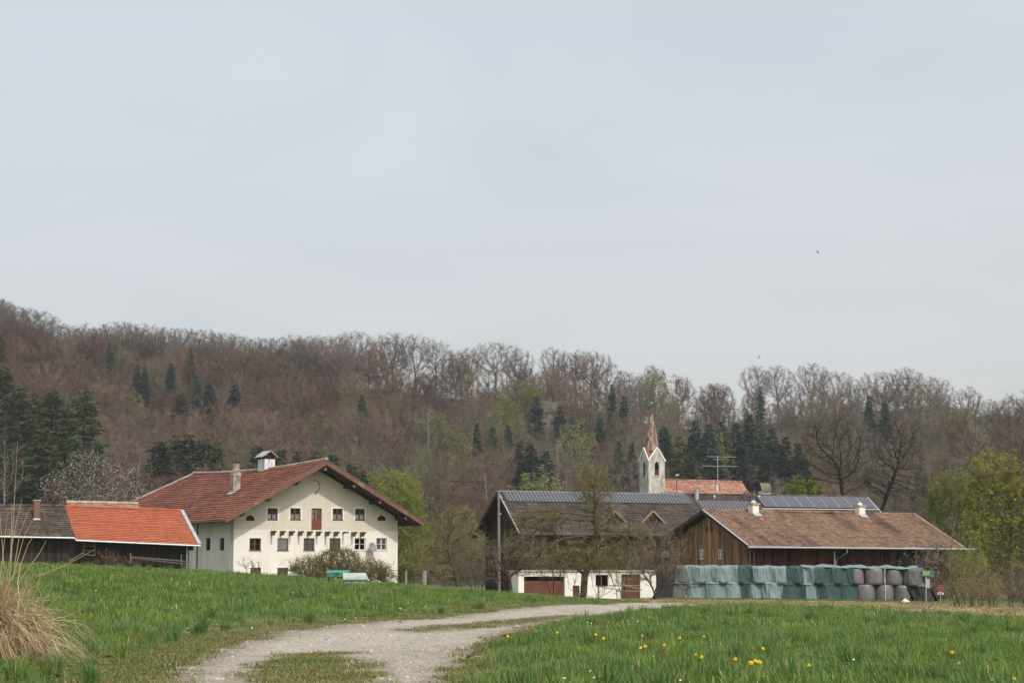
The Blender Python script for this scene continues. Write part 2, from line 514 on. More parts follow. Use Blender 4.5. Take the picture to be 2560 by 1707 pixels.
M_stubble = mat('stubble_soil', (0.27, 0.20, 0.125), (0.37, 0.29, 0.185), 1.8, 0.95, bump=0.8, bscale=5, coords='World', c3=(0.13, 0.14, 0.055), c3scale=0.22, c3pos=(0.52, 0.7))
tag(link('stubble_field', masked_sheet('stubble_field', STRIP, lambda y: 0.5, M_stubble, 0.004, 0.5)), kind='structure')

# ------------------------------------------------------------------ building kit
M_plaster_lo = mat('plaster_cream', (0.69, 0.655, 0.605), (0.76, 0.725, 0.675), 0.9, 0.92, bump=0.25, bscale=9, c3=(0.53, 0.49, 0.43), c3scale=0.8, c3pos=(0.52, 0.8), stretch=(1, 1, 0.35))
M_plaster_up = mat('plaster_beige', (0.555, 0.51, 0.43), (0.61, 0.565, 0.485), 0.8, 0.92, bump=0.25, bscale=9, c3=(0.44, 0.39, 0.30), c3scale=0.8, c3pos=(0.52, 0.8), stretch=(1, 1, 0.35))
M_plaster_wh = mat('plaster_white', (0.74, 0.72, 0.68), (0.80, 0.78, 0.74), 1.5, 0.9, bump=0.2, bscale=9)
M_room = mat('dark_interior', (0.02, 0.017, 0.014), rough=0.9)  # near-black colour stands in for the missing light in rooms and hollows
M_frame_wood = mat('window_wood', (0.10, 0.055, 0.03), (0.16, 0.09, 0.05), 6, 0.7)
M_frame_white = mat('window_white_wood', (0.62, 0.62, 0.60), (0.7, 0.7, 0.68), 4, 0.6)
M_glass = glass_mat('window_glass', (0.86, 0.89, 0.91))
M_curtain = mat('curtain_cloth', (0.76, 0.75, 0.72), (0.85, 0.84, 0.81), 8, 0.9)
M_blind = mat('grey_blind', (0.30, 0.31, 0.30), (0.38, 0.39, 0.38), 3, 0.8)
M_verge = mat('verge_board', (0.13, 0.06, 0.045), (0.19, 0.095, 0.07), 3, 0.75, bump=0.2, bscale=12, c3=(0.30, 0.24, 0.20), c3scale=0.8, c3pos=(0.6, 0.75))
M_beam = mat('dark_beam', (0.035, 0.024, 0.018), (0.06, 0.042, 0.03), 3, 0.85)
M_soffit = mat('soffit_boards', (0.055, 0.035, 0.026), (0.085, 0.055, 0.04), 2, 0.9)
M_bracket = mat('weathered_bracket', (0.12, 0.095, 0.07), (0.19, 0.155, 0.12), 6, 0.9)
M_zinc = mat('zinc', (0.36, 0.38, 0.40), (0.46, 0.48, 0.50), 3, 0.45, metal=0.35)
M_pipe_dark = mat('dark_gutter', (0.06, 0.05, 0.045), (0.09, 0.075, 0.065), 4, 0.5)
M_tile_red = mat('tile_red', (0.16, 0.058, 0.037), (0.225, 0.082, 0.05), 0.5, 0.85, rnd=0.24, bump=0.15, bscale=30, c3=(0.115, 0.05, 0.035), c3scale=0.22, c3pos=(0.48, 0.66))
M_tile_orange = mat('tile_orange', (0.33, 0.098, 0.05), (0.365, 0.114, 0.058), 0.9, 0.8, rnd=0.13, bump=0.1, bscale=30)
M_tile_dark = mat('tile_dark', (0.055, 0.042, 0.036), (0.085, 0.066, 0.055), 0.9, 0.85, rnd=0.35, bump=0.15, bscale=30, c3=(0.11, 0.09, 0.07), c3scale=0.8)
M_tile_brown = mat('tile_brown', (0.052, 0.042, 0.037), (0.075, 0.06, 0.052), 0.5, 0.75, rnd=0.35, bump=0.1, bscale=30, c3=(0.095, 0.077, 0.065), c3scale=0.4)
M_tile_sand = mat('tile_sand', (0.18, 0.115, 0.079), (0.225, 0.143, 0.097), 1.6, 0.85, rnd=0.3, bump=0.15, bscale=30, stretch=(1, .22, .3), c3=(0.085, 0.052, 0.042), c3scale=0.55, c3pos=(0.50, 0.66))
M_tile_old = mat('tile_old_red', (0.25, 0.10, 0.062), (0.34, 0.18, 0.13), 0.4, 0.9, rnd=0.3, bump=0.15, bscale=30, c3=(0.34, 0.27, 0.22), c3scale=0.5, c3pos=(0.5, 0.7))
M_ridge_pale = mat('ridge_mortar', (0.33, 0.27, 0.22), (0.42, 0.36, 0.30), 3, 0.9, rnd=0.2)
M_plank_warm = mat('plank_warm', (0.19, 0.098, 0.05), (0.33, 0.20, 0.11), 2.2, 0.9, stretch=(3, 3, 0.35), obj_rnd=0.45, c3=(0.055, 0.03, 0.02), c3scale=1.0, c3pos=(0.52, 0.72), bump=0.3, bscale=6)
M_plank_dark = mat('plank_dark', (0.024, 0.018, 0.015), (0.045, 0.033, 0.026), 2.2, 0.9, stretch=(3, 3, 0.35), obj_rnd=0.4, bump=0.3, bscale=6)
M_plank_grey = mat('plank_grey', (0.09, 0.085, 0.075), (0.15, 0.14, 0.125), 3, 0.9, stretch=(3, 3, 0.4))
M_steel_brown = mat('brown_sheet_metal', (0.17, 0.085, 0.055), (0.20, 0.105, 0.07), 2, 0.5)
M_door_brown = mat('garage_door_brown', (0.115, 0.04, 0.026), (0.14, 0.052, 0.034), 2, 0.6)
M_white_metal = mat('white_sheet', (0.55, 0.57, 0.60), (0.66, 0.68, 0.70), 3, 0.5, c3=(0.32, 0.32, 0.33), c3scale=2.5, c3pos=(0.58, 0.68))
M_chimney = mat('chimney_render', (0.34, 0.30, 0.24), (0.44, 0.395, 0.32), 3, 0.95, bump=0.3, bscale=10, c3=(0.2, 0.18, 0.145), c3scale=1.5)
M_white_chim = mat('white_chimney_render', (0.66, 0.63, 0.57), (0.74, 0.71, 0.65), 3, 0.9)
M_panel = mat('solar_cell', (0.045, 0.05, 0.06), (0.055, 0.06, 0.072), 2, 0.22, spec=0.45)
M_panel_edge = mat('solar_frame', (0.30, 0.31, 0.32), rough=0.5, metal=0.2)
M_collector = mat('collector_glass', (0.07, 0.075, 0.09), (0.08, 0.085, 0.10), 1, 0.25, spec=0.55)

V3 = Vector
def wall(mb, O, U, Nin, length, z0, top, ops, depth=0.22, room=0.9):
    """a wall face with real recessed openings. top: [(u,z)...]; ops: [(u0,u1,z0,z1)]"""
    O, U, Nin = V3(O), V3(U), V3(Nin)
    P = lambda u, z, d=0.0: O + U * u + Nin * d + V3((0, 0, z))
    tu = [t[0] for t in top]; tzv = [t[1] for t in top]
    zt = lambda u: float(np.interp(u, tu, tzv))
    us = sorted(set([0.0, length] + tu + [o[0] for o in ops] + [o[1] for o in ops]))
    us = [u for u in us if 0 <= u <= length]
    for a, b in zip(us[:-1], us[1:]):
        if b - a < 1e-5: continue
        m = (a + b) / 2
        cuts = sorted([(o[2], o[3]) for o in ops if o[0] - 1e-6 <= a and o[1] + 1e-6 >= b])
        lo = z0
        for c0, c1 in cuts:
            if c0 > lo + 1e-4: mb.add([P(a, lo), P(b, lo), P(b, c0), P(a, c0)], [(0, 1, 2, 3)])
            lo = max(lo, c1)
        if zt(m) > lo + 1e-3: mb.add([P(a, lo), P(b, lo), P(b, zt(b)), P(a, zt(a))], [(0, 1, 2, 3)])
    for u0, u1, za, zb in ops:
        mb.add([P(u0, za), P(u0, zb), P(u0, zb, depth), P(u0, za, depth)], [(0, 1, 2, 3)])
        mb.add([P(u1, za), P(u1, zb), P(u1, zb, depth), P(u1, za, depth)], [(3, 2, 1, 0)])
        mb.add([P(u0, zb), P(u1, zb), P(u1, zb, depth), P(u0, zb, depth)], [(0, 1, 2, 3)])
        mb.add([P(u0, za), P(u1, za), P(u1, za, depth), P(u0, za, depth)], [(3, 2, 1, 0)])
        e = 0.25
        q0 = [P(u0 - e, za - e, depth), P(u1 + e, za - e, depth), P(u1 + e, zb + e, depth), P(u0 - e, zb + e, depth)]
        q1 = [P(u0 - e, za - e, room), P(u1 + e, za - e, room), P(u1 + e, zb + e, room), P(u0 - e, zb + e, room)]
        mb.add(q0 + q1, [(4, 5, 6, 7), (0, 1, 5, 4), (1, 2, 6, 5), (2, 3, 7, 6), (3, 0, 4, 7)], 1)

def window(parent, O, U, Nin, u0, u1, z0, z1, fm=None, curtain=None, cm=None, bars=True, bw=0.055, d=0.1, sill=True, grid=(2, 2), name='window'):
    """window part: frame mesh, with pane, curtain and sill as sub-parts"""
    O, U, Nin = V3(O), V3(U), V3(Nin)
    fm = fm or M_frame_wood
    P = lambda u, z, dd=0.0: O + U * u + Nin * dd + V3((0, 0, z))
    def bar(mb, a0, a1, b0, b1, dd0, dd1):
        mb.hexa([P(a0, b0, dd0), P(a1, b0, dd0), P(a1, b0, dd1), P(a0, b0, dd1)], [P(a0, b1, dd0), P(a1, b1, dd0), P(a1, b1, dd1), P(a0, b1, dd1)])
    f = MB()
    bar(f, u0, u0 + bw, z0, z1, d, d + 0.06); bar(f, u1 - bw, u1, z0, z1, d, d + 0.06)
    bar(f, u0 + bw, u1 - bw, z0, z0 + bw, d, d + 0.06); bar(f, u0 + bw, u1 - bw, z1 - bw, z1, d, d + 0.06)
    if bars:
        for i in range(1, grid[0]):
            m = u0 + (u1 - u0) * i / grid[0]; bar(f, m - bw * 0.7, m + bw * 0.7, z0 + bw, z1 - bw, d - 0.01, d + 0.05)
        for j in range(1, grid[1]):
            m = z0 + (z1 - z0) * j / grid[1]; bar(f, u0 + bw, u1 - bw, m - bw * 0.3, m + bw * 0.3, d + 0.006, d + 0.045)
    w = f.build(name, fm, parent)
    g = MB(); g.add([P(u0 + bw, z0 + bw, d + 0.04), P(u1 - bw, z0 + bw, d + 0.04), P(u1 - bw, z1 - bw, d + 0.04), P(u0 + bw, z1 - bw, d + 0.04)], [(0, 1, 2, 3)])
    g.build('pane', M_glass, w)
    if curtain:
        c = MB(); n = 14; vs_, fs_ = [], []
        a0, a1 = (z0 + (z1 - z0) * curtain[0], z0 + (z1 - z0) * curtain[1])
        for i in range(n + 1):
            u = u0 + bw + (u1 - u0 - 2 * bw) * i / n; dd = d + 0.05 + 0.012 * (i % 2)
            vs_ += [P(u, a0, dd), P(u, a1, dd)]
        fs_ = [(2 * i, 2 * i + 2, 2 * i + 3, 2 * i + 1) for i in range(n)]
        c.add(vs_, fs_); c.build('curtain', cm or M_curtain, w)
    if sill:
        s_ = MB(); bar(s_, u0 - 0.05, u1 + 0.05, z0 - 0.05, z0, -0.05, d); s_.build('sill', fm if sill is True else sill, w)
    return w

def slope(parent, eL, eR, rR, rL, tmat, tw=0.27, th=0.4, thick=0.05, slab=0.12, clip=None, sag=None, roll=0.0, seed=1, soffit=None, name='roof', stagger=True, jit=0.008):
    """one roof slope seen from outside: eave left/right, ridge right/left. clip: polygon in (s,t) unit coordinates.
    the boards are one part, the tiles one sub-part"""
    eL, eR, rR, rL = map(V3, (eL, eR, rR, rL))
    rng = random.Random(seed)
    N0 = (eR - eL).cross(rL - eL).normalized()
    P = lambda s, t: (eL * (1 - s) + eR * s) * (1 - t) + (rL * (1 - s) + rR * s) * t
    poly = clip or [(0, 0), (1, 0), (1, 1), (0, 1)]
    b = MB(); b.prism([P(*q) for q in poly], -N0 * slab)
    ro = b.build(name, soffit or M_soffit, parent)
    Lu = (eR - eL).length; Lv = ((rL - eL).length + (rR - eR).length) / 2
    nr = max(1, round(Lv / th)); mb = MB()
    def span(t):
        xs = []
        n = len(poly)
        for i in range(n):
            (s0, t0), (s1, t1) = poly[i], poly[(i + 1) % n]
            if (t0 > t) != (t1 > t): xs.append(s0 + (s1 - s0) * (t - t0) / (t1 - t0))
        return (min(xs), max(xs)) if len(xs) >= 2 else None
    dv = 1.0 / nr; du = tw / Lu
    for r in range(nr):
        t0 = r * dv; t1 = min(1.0, t0 + dv * 1.12)
        sp = span(t0 + dv * 0.5)
        if not sp: continue
        sp = (sp[0], sp[1])
        c0 = int(math.floor(sp[0] / du)) - 1; c1 = int(math.ceil(sp[1] / du)) + 1
        wob = rng.uniform(-1, 1) * 0.006
        for c in range(c0, c1):
            a = c * du + (du / 2 if (stagger and r % 2) else 0); bb = a + du * 0.97
            a, bb = max(a, sp[0]), min(bb, sp[1])
            if bb - a < du * 0.15: continue
            j = rng.uniform(-jit, jit); rn = rng.random()
            jt = rng.uniform(-1, 1) * dv * 0.04 + wob
            h0 = thick + j; h1 = thick * 0.12 + j
            def Q(s, t, h):
                g = sag(s, t) if sag else 0.0
                return P(s, t) + N0 * (h + g + 0.004)
            ta = max(t0 + jt, -0.01)
            if roll:
                m = a + (bb - a) * 0.4
                vs_ = [Q(a, ta, h0), Q(m, ta, h0 + roll), Q(bb, ta, h0 - roll * 0.3), Q(bb, t1, h1 - roll * 0.3), Q(m, t1, h1 + roll), Q(a, t1, h1), Q(a, ta, -0.0), Q(bb, ta, -0.0)]
                fs_ = [(0, 1, 4, 5), (1, 2, 3, 4), (6, 7, 2, 1, 0)]
            else:
                vs_ = [Q(a, ta, h0), Q(bb, ta, h0), Q(bb, t1, h1), Q(a, t1, h1), Q(a, ta, 0.0), Q(bb, ta, 0.0), Q(bb, t1, 0), Q(a, t1, 0)]
                fs_ = [(0, 1, 2, 3), (4, 5, 1, 0), (5, 6, 2, 1), (7, 4, 0, 3)]
            mb.add(vs_, fs_, 0, rn)
    mb.build('roof_tiles', tmat, ro, kind='stuff')
    return ro

def ridge_caps(parent, a, b, m, r=0.12, step=0.38, sag=None, seed=3):
    """half-round ridge tiles in one part"""
    a, b = V3(a), V3(b); n = max(1, int((b - a).length / step)); mb = MB(); rng = random.Random(seed)
    for i in range(n):
        p = a.lerp(b, i / n); q = a.lerp(b, (i + 1.06) / n)
        dz = V3((0, 0, (sag(i / n) if sag else 0) + rng.uniform(-.01, .01))); dz2 = V3((0, 0, sag((i + 1) / n) if sag else 0))
        mb.tube([p + dz, q + dz2], [r * 1.08, r * 0.9], 7, True, 0, rng.random())
    return mb.build('ridge_tiles', m, parent, kind='stuff')

def gutter(parent, a, b, m, r=0.075, name='gutter'):
    return MB().tube([a, b], r, 8).build(name, m, parent)

def planks(parent, O, U, Nout, length, z0, top, w, m, seed=0, gap=0.006, skip=(), th=0.03, name='plank', lo_jit=0.0):
    """vertical boards, each an object; top: function of u; skip: [(u0,u1,za,zb)] openings"""
    rng = random.Random(seed); O, U, Nout = V3(O), V3(U), V3(Nout)
    u = 0.0
    while u < length - 0.05:
        ww = min(w * rng.uniform(0.8, 1.2), length - u)
        a, b = u + gap, u + ww - gap
        zs = [(z0 + rng.uniform(0, lo_jit), None)]
        holes = sorted([(s_[2], s_[3]) for s_ in skip if s_[0] < (a + b) / 2 < s_[1]])
        segs = []; lo = zs[0][0]
        for h in holes:
            segs.append((lo, h[0])); lo = h[1]
        segs.append((lo, None))
        d0 = 0.004 + rng.uniform(0, 0.02)
        for lo_, hi_ in segs:
            ta = hi_ if hi_ is not None else top(a); tb = hi_ if hi_ is not None else top(b)
            if min(ta, tb) - lo_ < 0.03: continue
            P = lambda uu, z, d: O + U * uu + Nout * d + V3((0, 0, z))
            mb = MB().hexa([P(a, lo_, d0), P(b, lo_, d0), P(b, lo_, d0 + th), P(a, lo_, d0 + th)], [P(a, ta, d0), P(b, tb, d0), P(b, tb, d0 + th), P(a, ta, d0 + th)])
            mb.build(name, m, parent)
        u += ww

# ------------------------------------------------------------------ farmhouse
PHI = R(33)
_p = W(583, 1420, 152.0)
FG = 0.35
F = Frame(_p.x, _p.y, FG, PHI)
house = empty('farmhouse', F.o, PHI, 'large cream plastered farmhouse with broad red tiled roof and gable facing the track', 'house')
WID = F.hit(994, 1400)[0]
OV = 1.75
ax, az = F.hit(816, 1158, -OV)
exl, ezl = F.hit(563, 1302, -OV)
exr, ezr = F.hit(1060, 1307, -OV)
ez = (ezl + ezr) / 2
slL = (az - ez) / (ax - exl); slR = (az - ez) / (exr - ax)
HL = F.hitx(484, 1176, ax)[0]                  # ridge length
HL = min(max(HL, 17.0), 24.0)
HB = HL + 6.5                                   # back eave
zroof = lambda x: az - (slL * (ax - x) if x < ax else slR * (x - ax))
zb = F.hit(780, 1322)[1]
def op(a, b, t, bt):
    x0, z1 = F.hit(a, t); x1, z0 = F.hit(b, bt)
    return (x0, x1, z0, z1)
up_w = [op(669, 693.7, 1269.5, 1298.5), op(726, 751, 1269.5, 1298.5), op(832, 856.5, 1270.5, 1299), op(888, 911.7, 1271, 1299.5)]
up_d = op(779, 804, 1270, 1324.5)
zb = up_d[2] - 0.02
lo_w = [op(624, 652, 1344.5, 1375), op(693.5, 720.5, 1344.5, 1375), op(759, 786, 1344.5, 1375), op(824, 851, 1344.5, 1374.8), op(887, 913.5, 1344.5, 1374.3), op(941, 967, 1344.3, 1374)]
gr_w = [op(626, 652, 1418.5, 1449), op(693.5, 720, 1418.5, 1449), op(943, 966, 1418.5, 1449)]
WALL_D = 24.0
wm = MB(); wall(wm, (0, 0, 0), (1, 0, 0), (0, 1, 0), WID, -1.0, [(0, zb), (WID, zb)], lo_w + gr_w)
def side_y(px): return F.hitx(px, 1360, 0.0)[0]
s_w = []
for a, b in ((526, 514), (560.5, 548.5), (484, 468)):
    y0, z1 = F.hitx(a, 1343.5, 0.0); y1, z0 = F.hitx(b, 1375.5, 0.0)
    s_w.append((WALL_D - y1, WALL_D - y0, z0, z1))
wall(wm, (0, WALL_D, 0), (0, -1, 0), (1, 0, 0), WALL_D, -1.0, [(0, zroof(0) - 0.25), (WALL_D, zroof(0) - 0.25)], s_w)
wm.add([(WID, 0, -1), (WID, WALL_D, -1), (WID, WALL_D, zroof(WID) - .25), (WID, 0, zroof(WID) - .25)], [(0, 1, 2, 3)])
wm.add([(0, WALL_D, -1), (WID, WALL_D, -1), (WID, WALL_D, zroof(WID) - .3), (0, WALL_D, zroof(0) - .3)], [(3, 2, 1, 0)])
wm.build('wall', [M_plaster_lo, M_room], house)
wu = MB()
TOPW = 0.27
wall(wu, (0, 0, 0), (1, 0, 0), (0, 1, 0), WID, zb, [(0, zroof(0) - TOPW), (ax, az - TOPW - 0.05), (WID, zroof(WID) - TOPW)], up_w + [up_d])
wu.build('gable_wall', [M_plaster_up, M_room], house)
for i, o in enumerate(up_w):
    window(house, (0, 0, 0), (1, 0, 0), (0, 1, 0), *o, curtain=(0.06, 0.52))
for i, o in enumerate(lo_w):
    white = i in (4, 5)
    window(house, (0, 0, 0), (1, 0, 0), (0, 1, 0), *o, fm=M_frame_white if white else M_frame_wood,
           curtain={1: (0.05, 0.95), 2: (0.05, 0.95), 3: (0.05, 0.95), 5: (0.05, 0.95)}.get(i), cm=M_curtain if i == 1 else M_blind, bars=(i != 1))
for o in gr_w:
    window(house, (0, 0, 0), (1, 0, 0), (0, 1, 0), *o, curtain=(0.05, 0.95), cm=M_blind)
for o in s_w:
    w = window(house, (0, WALL_D, 0), (0, -1, 0), (1, 0, 0), *o, fm=M_beam, grid=(4, 1), bw=0.05, sill=False)
M_surr = mat('surround_plaster', (.72, .68, .61), (.78, .74, .67), 3, .9)
for o in up_w + lo_w + gr_w:
    v = MB(); a0, a1, b0, b1 = o; e = .13
    v.box(a0 - e, a0 - .002, -.012, .004, b0 - e, b1 + e); v.box(a1 + .002, a1 + e, -.012, .004, b0 - e, b1 + e); v.box(a0 - .001, a1 + .001, -.012, .004, b1 + .002, b1 + e); v.box(a0 - .001, a1 + .001, -.012, .004, b0 - e, b0 - .055)
    v.build('window_surround', M_surr, house)
# balcony door
u0, u1, z0, z1 = up_d
d = MB()
zm = z0 + (z1 - z0) * 0.5
d.box(u0, u1, 0.10, 0.16, z0, zm, 0)
for a, b in ((u0, u0 + .07), (u1 - .28, u1)): d.box(a, b, 0.10, 0.16, zm, z1, 0)
d.box(u0 + .07, u1 - .28, 0.10, 0.16, z1 - .07, z1, 0)
um = (u0 + u1 - .21) / 2
d.box(um - .025, um + .025, 0.098, 0.15, zm, z1 - .07, 0)
d.box(u0 + .07, u1 - .28, 0.102, 0.15, (zm + z1) / 2 - .02, (zm + z1) / 2 + .02, 0)
for a in (0.1, 0.55):
    for bq in (0.08, 0.54):
        d.box(u0 + (u1 - u0) * a, u0 + (u1 - u0) * (a + .36), 0.08, 0.1, z0 + (zm - z0) * bq, z0 + (zm - z0) * (bq + .38), 1)
dr = d.build('balcony_door', [mat('door_wood', (0.11, 0.035, 0.02), (0.16, 0.055, 0.03), 3, 0.6), mat('door_panel_wood', (0.14, 0.045, 0.025), (0.2, 0.07, 0.04), 3, 0.6)], house)
MB().add([(u0 + .07, 0.14, zm), (u1 - .28, 0.14, zm), (u1 - .28, 0.14, z1 - .07), (u0 + .07, 0.14, z1 - .07)], [(0, 1, 2, 3)]).build('pane', M_glass, dr)
cq = MB(); n = 10
cq.add([(u0 + .07 + (u1 - u0 - .35) * i / n, 0.175 + .02 * (i % 2), z) for i in range(n + 1) for z in (zm, z1 - .07)], [(2 * i, 2 * i + 2, 2 * i + 3, 2 * i + 1) for i in range(n)])
cq.build('curtain', M_curtain, dr)
# half-round vents: near-black plate on the wall face, painted as a shaded recess, with a rim
for px in (625.5, 953.5):
    x, z = F.hit(px, 1299.5); r = 0.34; v = MB()
    pts = [(x + r * math.cos(t), -0.004, z + r * .98 * math.sin(t)) for t in np.linspace(0, math.pi, 12)]
    v.add(pts, [tuple(range(12))], 1)
    v.tube([(x + r * math.cos(t), -0.01, z + r * math.sin(t)) for t in np.linspace(0, math.pi, 12)], 0.03, 6, True, 0)
    v.box(x - r - .03, x + r + .03, -0.05, 0.0, z - .04, z, 0)
    v.box(x - .03, x + .03, -0.02, -0.006, z, z + r * .9, 0)
    v.build('half_round_vent', [M_beam, M_room], house)
# plaster half ring
x, z = F.hit(786, 1215.6); r = 0.47; v = MB()
v.tube([(x + r * math.cos(t), -0.02, z + r * math.sin(t)) for t in np.linspace(-1.5, 1.9, 22)], [0.02] + [0.05] * 20 + [0.02], 7)
v.build('half_ring_relief', mat('ring_plaster', (0.25, 0.21, 0.15), (0.32, 0.27, 0.2), 4, .9), house)
# eleven balcony brackets
bx0 = F.hit(678.3, 1327.5)[0]; bx1 = F.hit(901.4, 1328.5)[0]; bz = F.hit(780, 1327.5)[1]
for i in range(11):
    x = bx0 + (bx1 - bx0) * i / 10; ln = 0.82
    prof = [(0, 0), (0, -.36), (-ln * .5, -.36), (-ln * .62, -.28), (-ln * .66, -.16), (-ln, -.14), (-ln, 0)] if i != 8 else [(0, 0), (0, -.14), (-ln, -.12), (-ln, 0)]
    MB().prism([(x - .07, y, bz + z) for y, z in prof], (.15, 0, 0)).build('balcony_bracket', M_bracket, house)
# roof: left slope, right slope, hip at the back
dxl = ax - exl; dxr = exr - ax
fr = -OV; hipL = HL
sagf = lambda s, t: 0.30 * t * (2 * s - 1) ** 2 + 0.03 * math.sin(s * 17 + t * 3) * t + 0.02 * math.sin(s * 41 + 1) + 0.02
clipL = [(0, 0), (1, 0), (1, 1), ((HB - HL) / (HB - fr), 1)]
slope(house, (exl, HB, ez), (exl, fr, ez), (ax, fr, az), (ax, HB, az), M_tile_red, 0.26, 0.40, 0.065, clip=clipL, sag=sagf, seed=5, jit=0.012)
clipR = [(0, 0), (1, 0), ((HL - fr) / (HB - fr), 1), (0, 1)]
slope(house, (exr, fr, ez), (exr, HB, ez), (ax, HB, az), (ax, fr, az), M_tile_red, 0.26, 0.40, 0.065, clip=clipR, seed=6)
mB = MB(); mB.prism([(exl, HB, ez), (exr, HB, ez), (ax, HL, az)], (0, -.02, -.1)); mB.build('hip_roof', M_tile_red, house)
ridge_caps(house, (ax, fr - .02, az + .06), (ax, HL, az + .06), M_ridge_pale, 0.11, 0.36, sag=lambda t: 0.30 * (2 * t - 1) ** 2)
ridge_caps(house, (ax, HL, az + .28), (exl, HB, ez + .05), M_ridge_pale, 0.10, 0.4, seed=9)
for sx, ex in ((-1, exl), (1, exr)):
    v = MB()
    v.beam((ex, fr - .03, ez - .03), (ax, fr - .03, az - .03 + 0.1), 0.07, 0.34, up=(0, 0, 1))
    v.build('verge_board', M_verge, house)
    MB().beam((ex, fr - .04, ez + .16), (ax, fr - .04, az + .29), 0.10, 0.03).build('verge_flashing', M_bracket, house)
# purlins carrying the overhang
zsl = lambda x: zroof(x) - 0.13
for px, py in ((884.5, 1211), (949, 1248), (1014, 1287), (747, 1208), (674, 1252), (608, 1288)):
    x = F.hit(px, py, fr + .25)[0]; z = zsl(x) - .1
    MB().box(x - .13, x + .13, fr + .18, 0.3, z - .26, z).build('purlin', M_beam, house)
    MB().box(x - .12, x + .12, fr + .15, fr + .178, z - .25, z - .01).build('purlin_end', M_bracket, house)
MB().tube([(ax, fr + .12, az - .42), (ax, 0.3, az - .42)], 0.15, 10).build('ridge_purlin', M_bracket, house)
# eave beam ends and gutters along the left side
for px in (552, 518, 478):
    y = F.hitx(px, 1311, -.5)[0]; z = zroof(-0.3) - .3
    MB().box(-1.1, 0.1, y - .35, y + .35, z - .42, z).build('eave_beam', M_beam, house)
gutter(house, (exl - .03, fr, ez - .05), (exl - .03, HB, ez - .05), M_pipe_dark, .08)
gutter(house, (exr + .03, fr, ez - .05), (exr + .03, HB, ez - .05), M_pipe_dark, .08)
for px, m in ((577, M_zinc), (492, M_pipe_dark)):
    y = F.hitx(px, 1400, -.06)[0]
    MB().tube([(-.06, y, -0.9), (-.06, y, zroof(0) - .9)], 0.045, 8).build('downpipe', m, house)
# slender chimney on the left slope
def on_slope(fr_, px, py, p0, n):
    dd = ray(px, py); c = V3((0, 0, EYE)); p0 = fr_.to(*p0); nn = fr_.X * n[0] + fr_.Y * n[1] + V3((0, 0, n[2]))
    t = (p0 - c).dot(nn) / dd.dot(nn)
    return fr_.loc(c + dd * t)
x, y, z = on_slope(F, 588, 1231, (ax, 0, az), (-slL, 0, 1))
zt_ = z + 50 / 31.0
MB().box(x - .3, x + .3, y - .3, y + .3, z - .6, zt_ - .32).build('chimney', M_chimney, house)
ch = MB(); ch.box(x - .34, x + .34, y - .34, y + .34, zt_ - .31, zt_ - .05); ch.box(x - .30, x + .30, y - .30, y + .30, zt_ - .045, zt_ + .03); ch.build('chimney_cap', M_chimney, house)
MB().prism([(x - .55, y - .45, z - .16), (x - .28, y - .45, z + .06), (x - .28, y + .45, z + .06), (x - .55, y + .45, z - .16)], (0, 0, .03)).build('chimney_flashing', M_zinc, house)
# metal cupola on the ridge
y = F.hitx(666, 1168, ax)[0]; zc = az + 0.1
cu = MB(); cu.box(ax - .5, ax + .5, y - .55, y + .55, zc - .6, zc + .72)
cup = cu.build('cupola', M_white_metal, house)
v = MB(); v.box(ax - .44, ax + .44, y - .5, y + .5, zc + .73, zc + .98); v.build('cupola_louvre', M_room, cup)
v = MB()
v.add([(ax - .72, y - .75, zc + .92), (ax, y - .75, zc + 1.42), (ax, y + .75, zc + 1.42), (ax - .72, y + .75, zc + .92), (ax - .72, y - .75, zc + .87), (ax, y - .75, zc + 1.36), (ax, y + .75, zc + 1.36), (ax - .72, y + .75, zc + .87)], [(0, 1, 2, 3), (7, 6, 5, 4), (0, 4, 5, 1), (2, 6, 7, 3), (3, 7, 4, 0)])
v.add([(ax + .72, y - .75, zc + .92), (ax, y - .75, zc + 1.42), (ax, y + .75, zc + 1.42), (ax + .72, y + .75, zc + .92), (ax + .72, y - .75, zc + .87), (ax, y - .75, zc + 1.36), (ax, y + .75, zc + 1.36), (ax + .72, y + .75, zc + .87)], [(3, 2, 1, 0), (4, 5, 6, 7), (1, 5, 4, 0), (3, 7, 6, 2), (0, 4, 7, 3)])
v.build('cupola_hood', M_zinc, cup)
v = MB(); v.box(ax - .5, ax - .46, y - .58, y - .552, zc - .3, zc + .7); v.box(ax - .05, ax - .03, y - .57, y - .552, zc - .3, zc + .7); v.box(ax + .2, ax + .23, y - .57, y - .552, zc + .2, zc + .5); v.build('cupola_door_gap', M_beam, cup)
v = MB(); v.tube([(ax - .56, y - .3, zc - .9), (ax - .56, y - .3, zc + 1.0)], .03, 6); v.tube([(ax - .56, y - .3, zc + 1.0), (ax - .95, y - .3, zc + 1.12)], .02, 6); v.tube([(ax - .56, y - .3, zc + .85), (ax - .9, y - .3, zc + .92)], .015, 6); v.build('antenna_mast', M_zinc, cup)
# round stack behind the ridge with a wire cage
y = F.hitx(590.5, 1171, ax + .9)[0]; x = ax + .9; zt_ = F.hitx(590.5, 1160, ax + .9)[1]
MB().lathe([(.30, zt_ - 1.6), (.30, zt_ - .12), (.33, zt_ - .1), (.33, zt_)], 16, (x, y, 0)).build('round_stack', M_chimney, house, smooth=False)
v = MB()
for k in range(6):
    t = k * math.pi / 3; v.tube([(x + .26 * math.cos(t), y + .26 * math.sin(t), zt_), (x + .38 * math.cos(t), y + .38 * math.sin(t), zt_ + .28)], .015, 4)
v.tube([(x + .38 * math.cos(t), y + .38 * math.sin(t), zt_ + .2) for t in np.linspace(0, 2 * math.pi, 14)], .015, 4)
v.build('stack_wire_cage', M_beam, house)
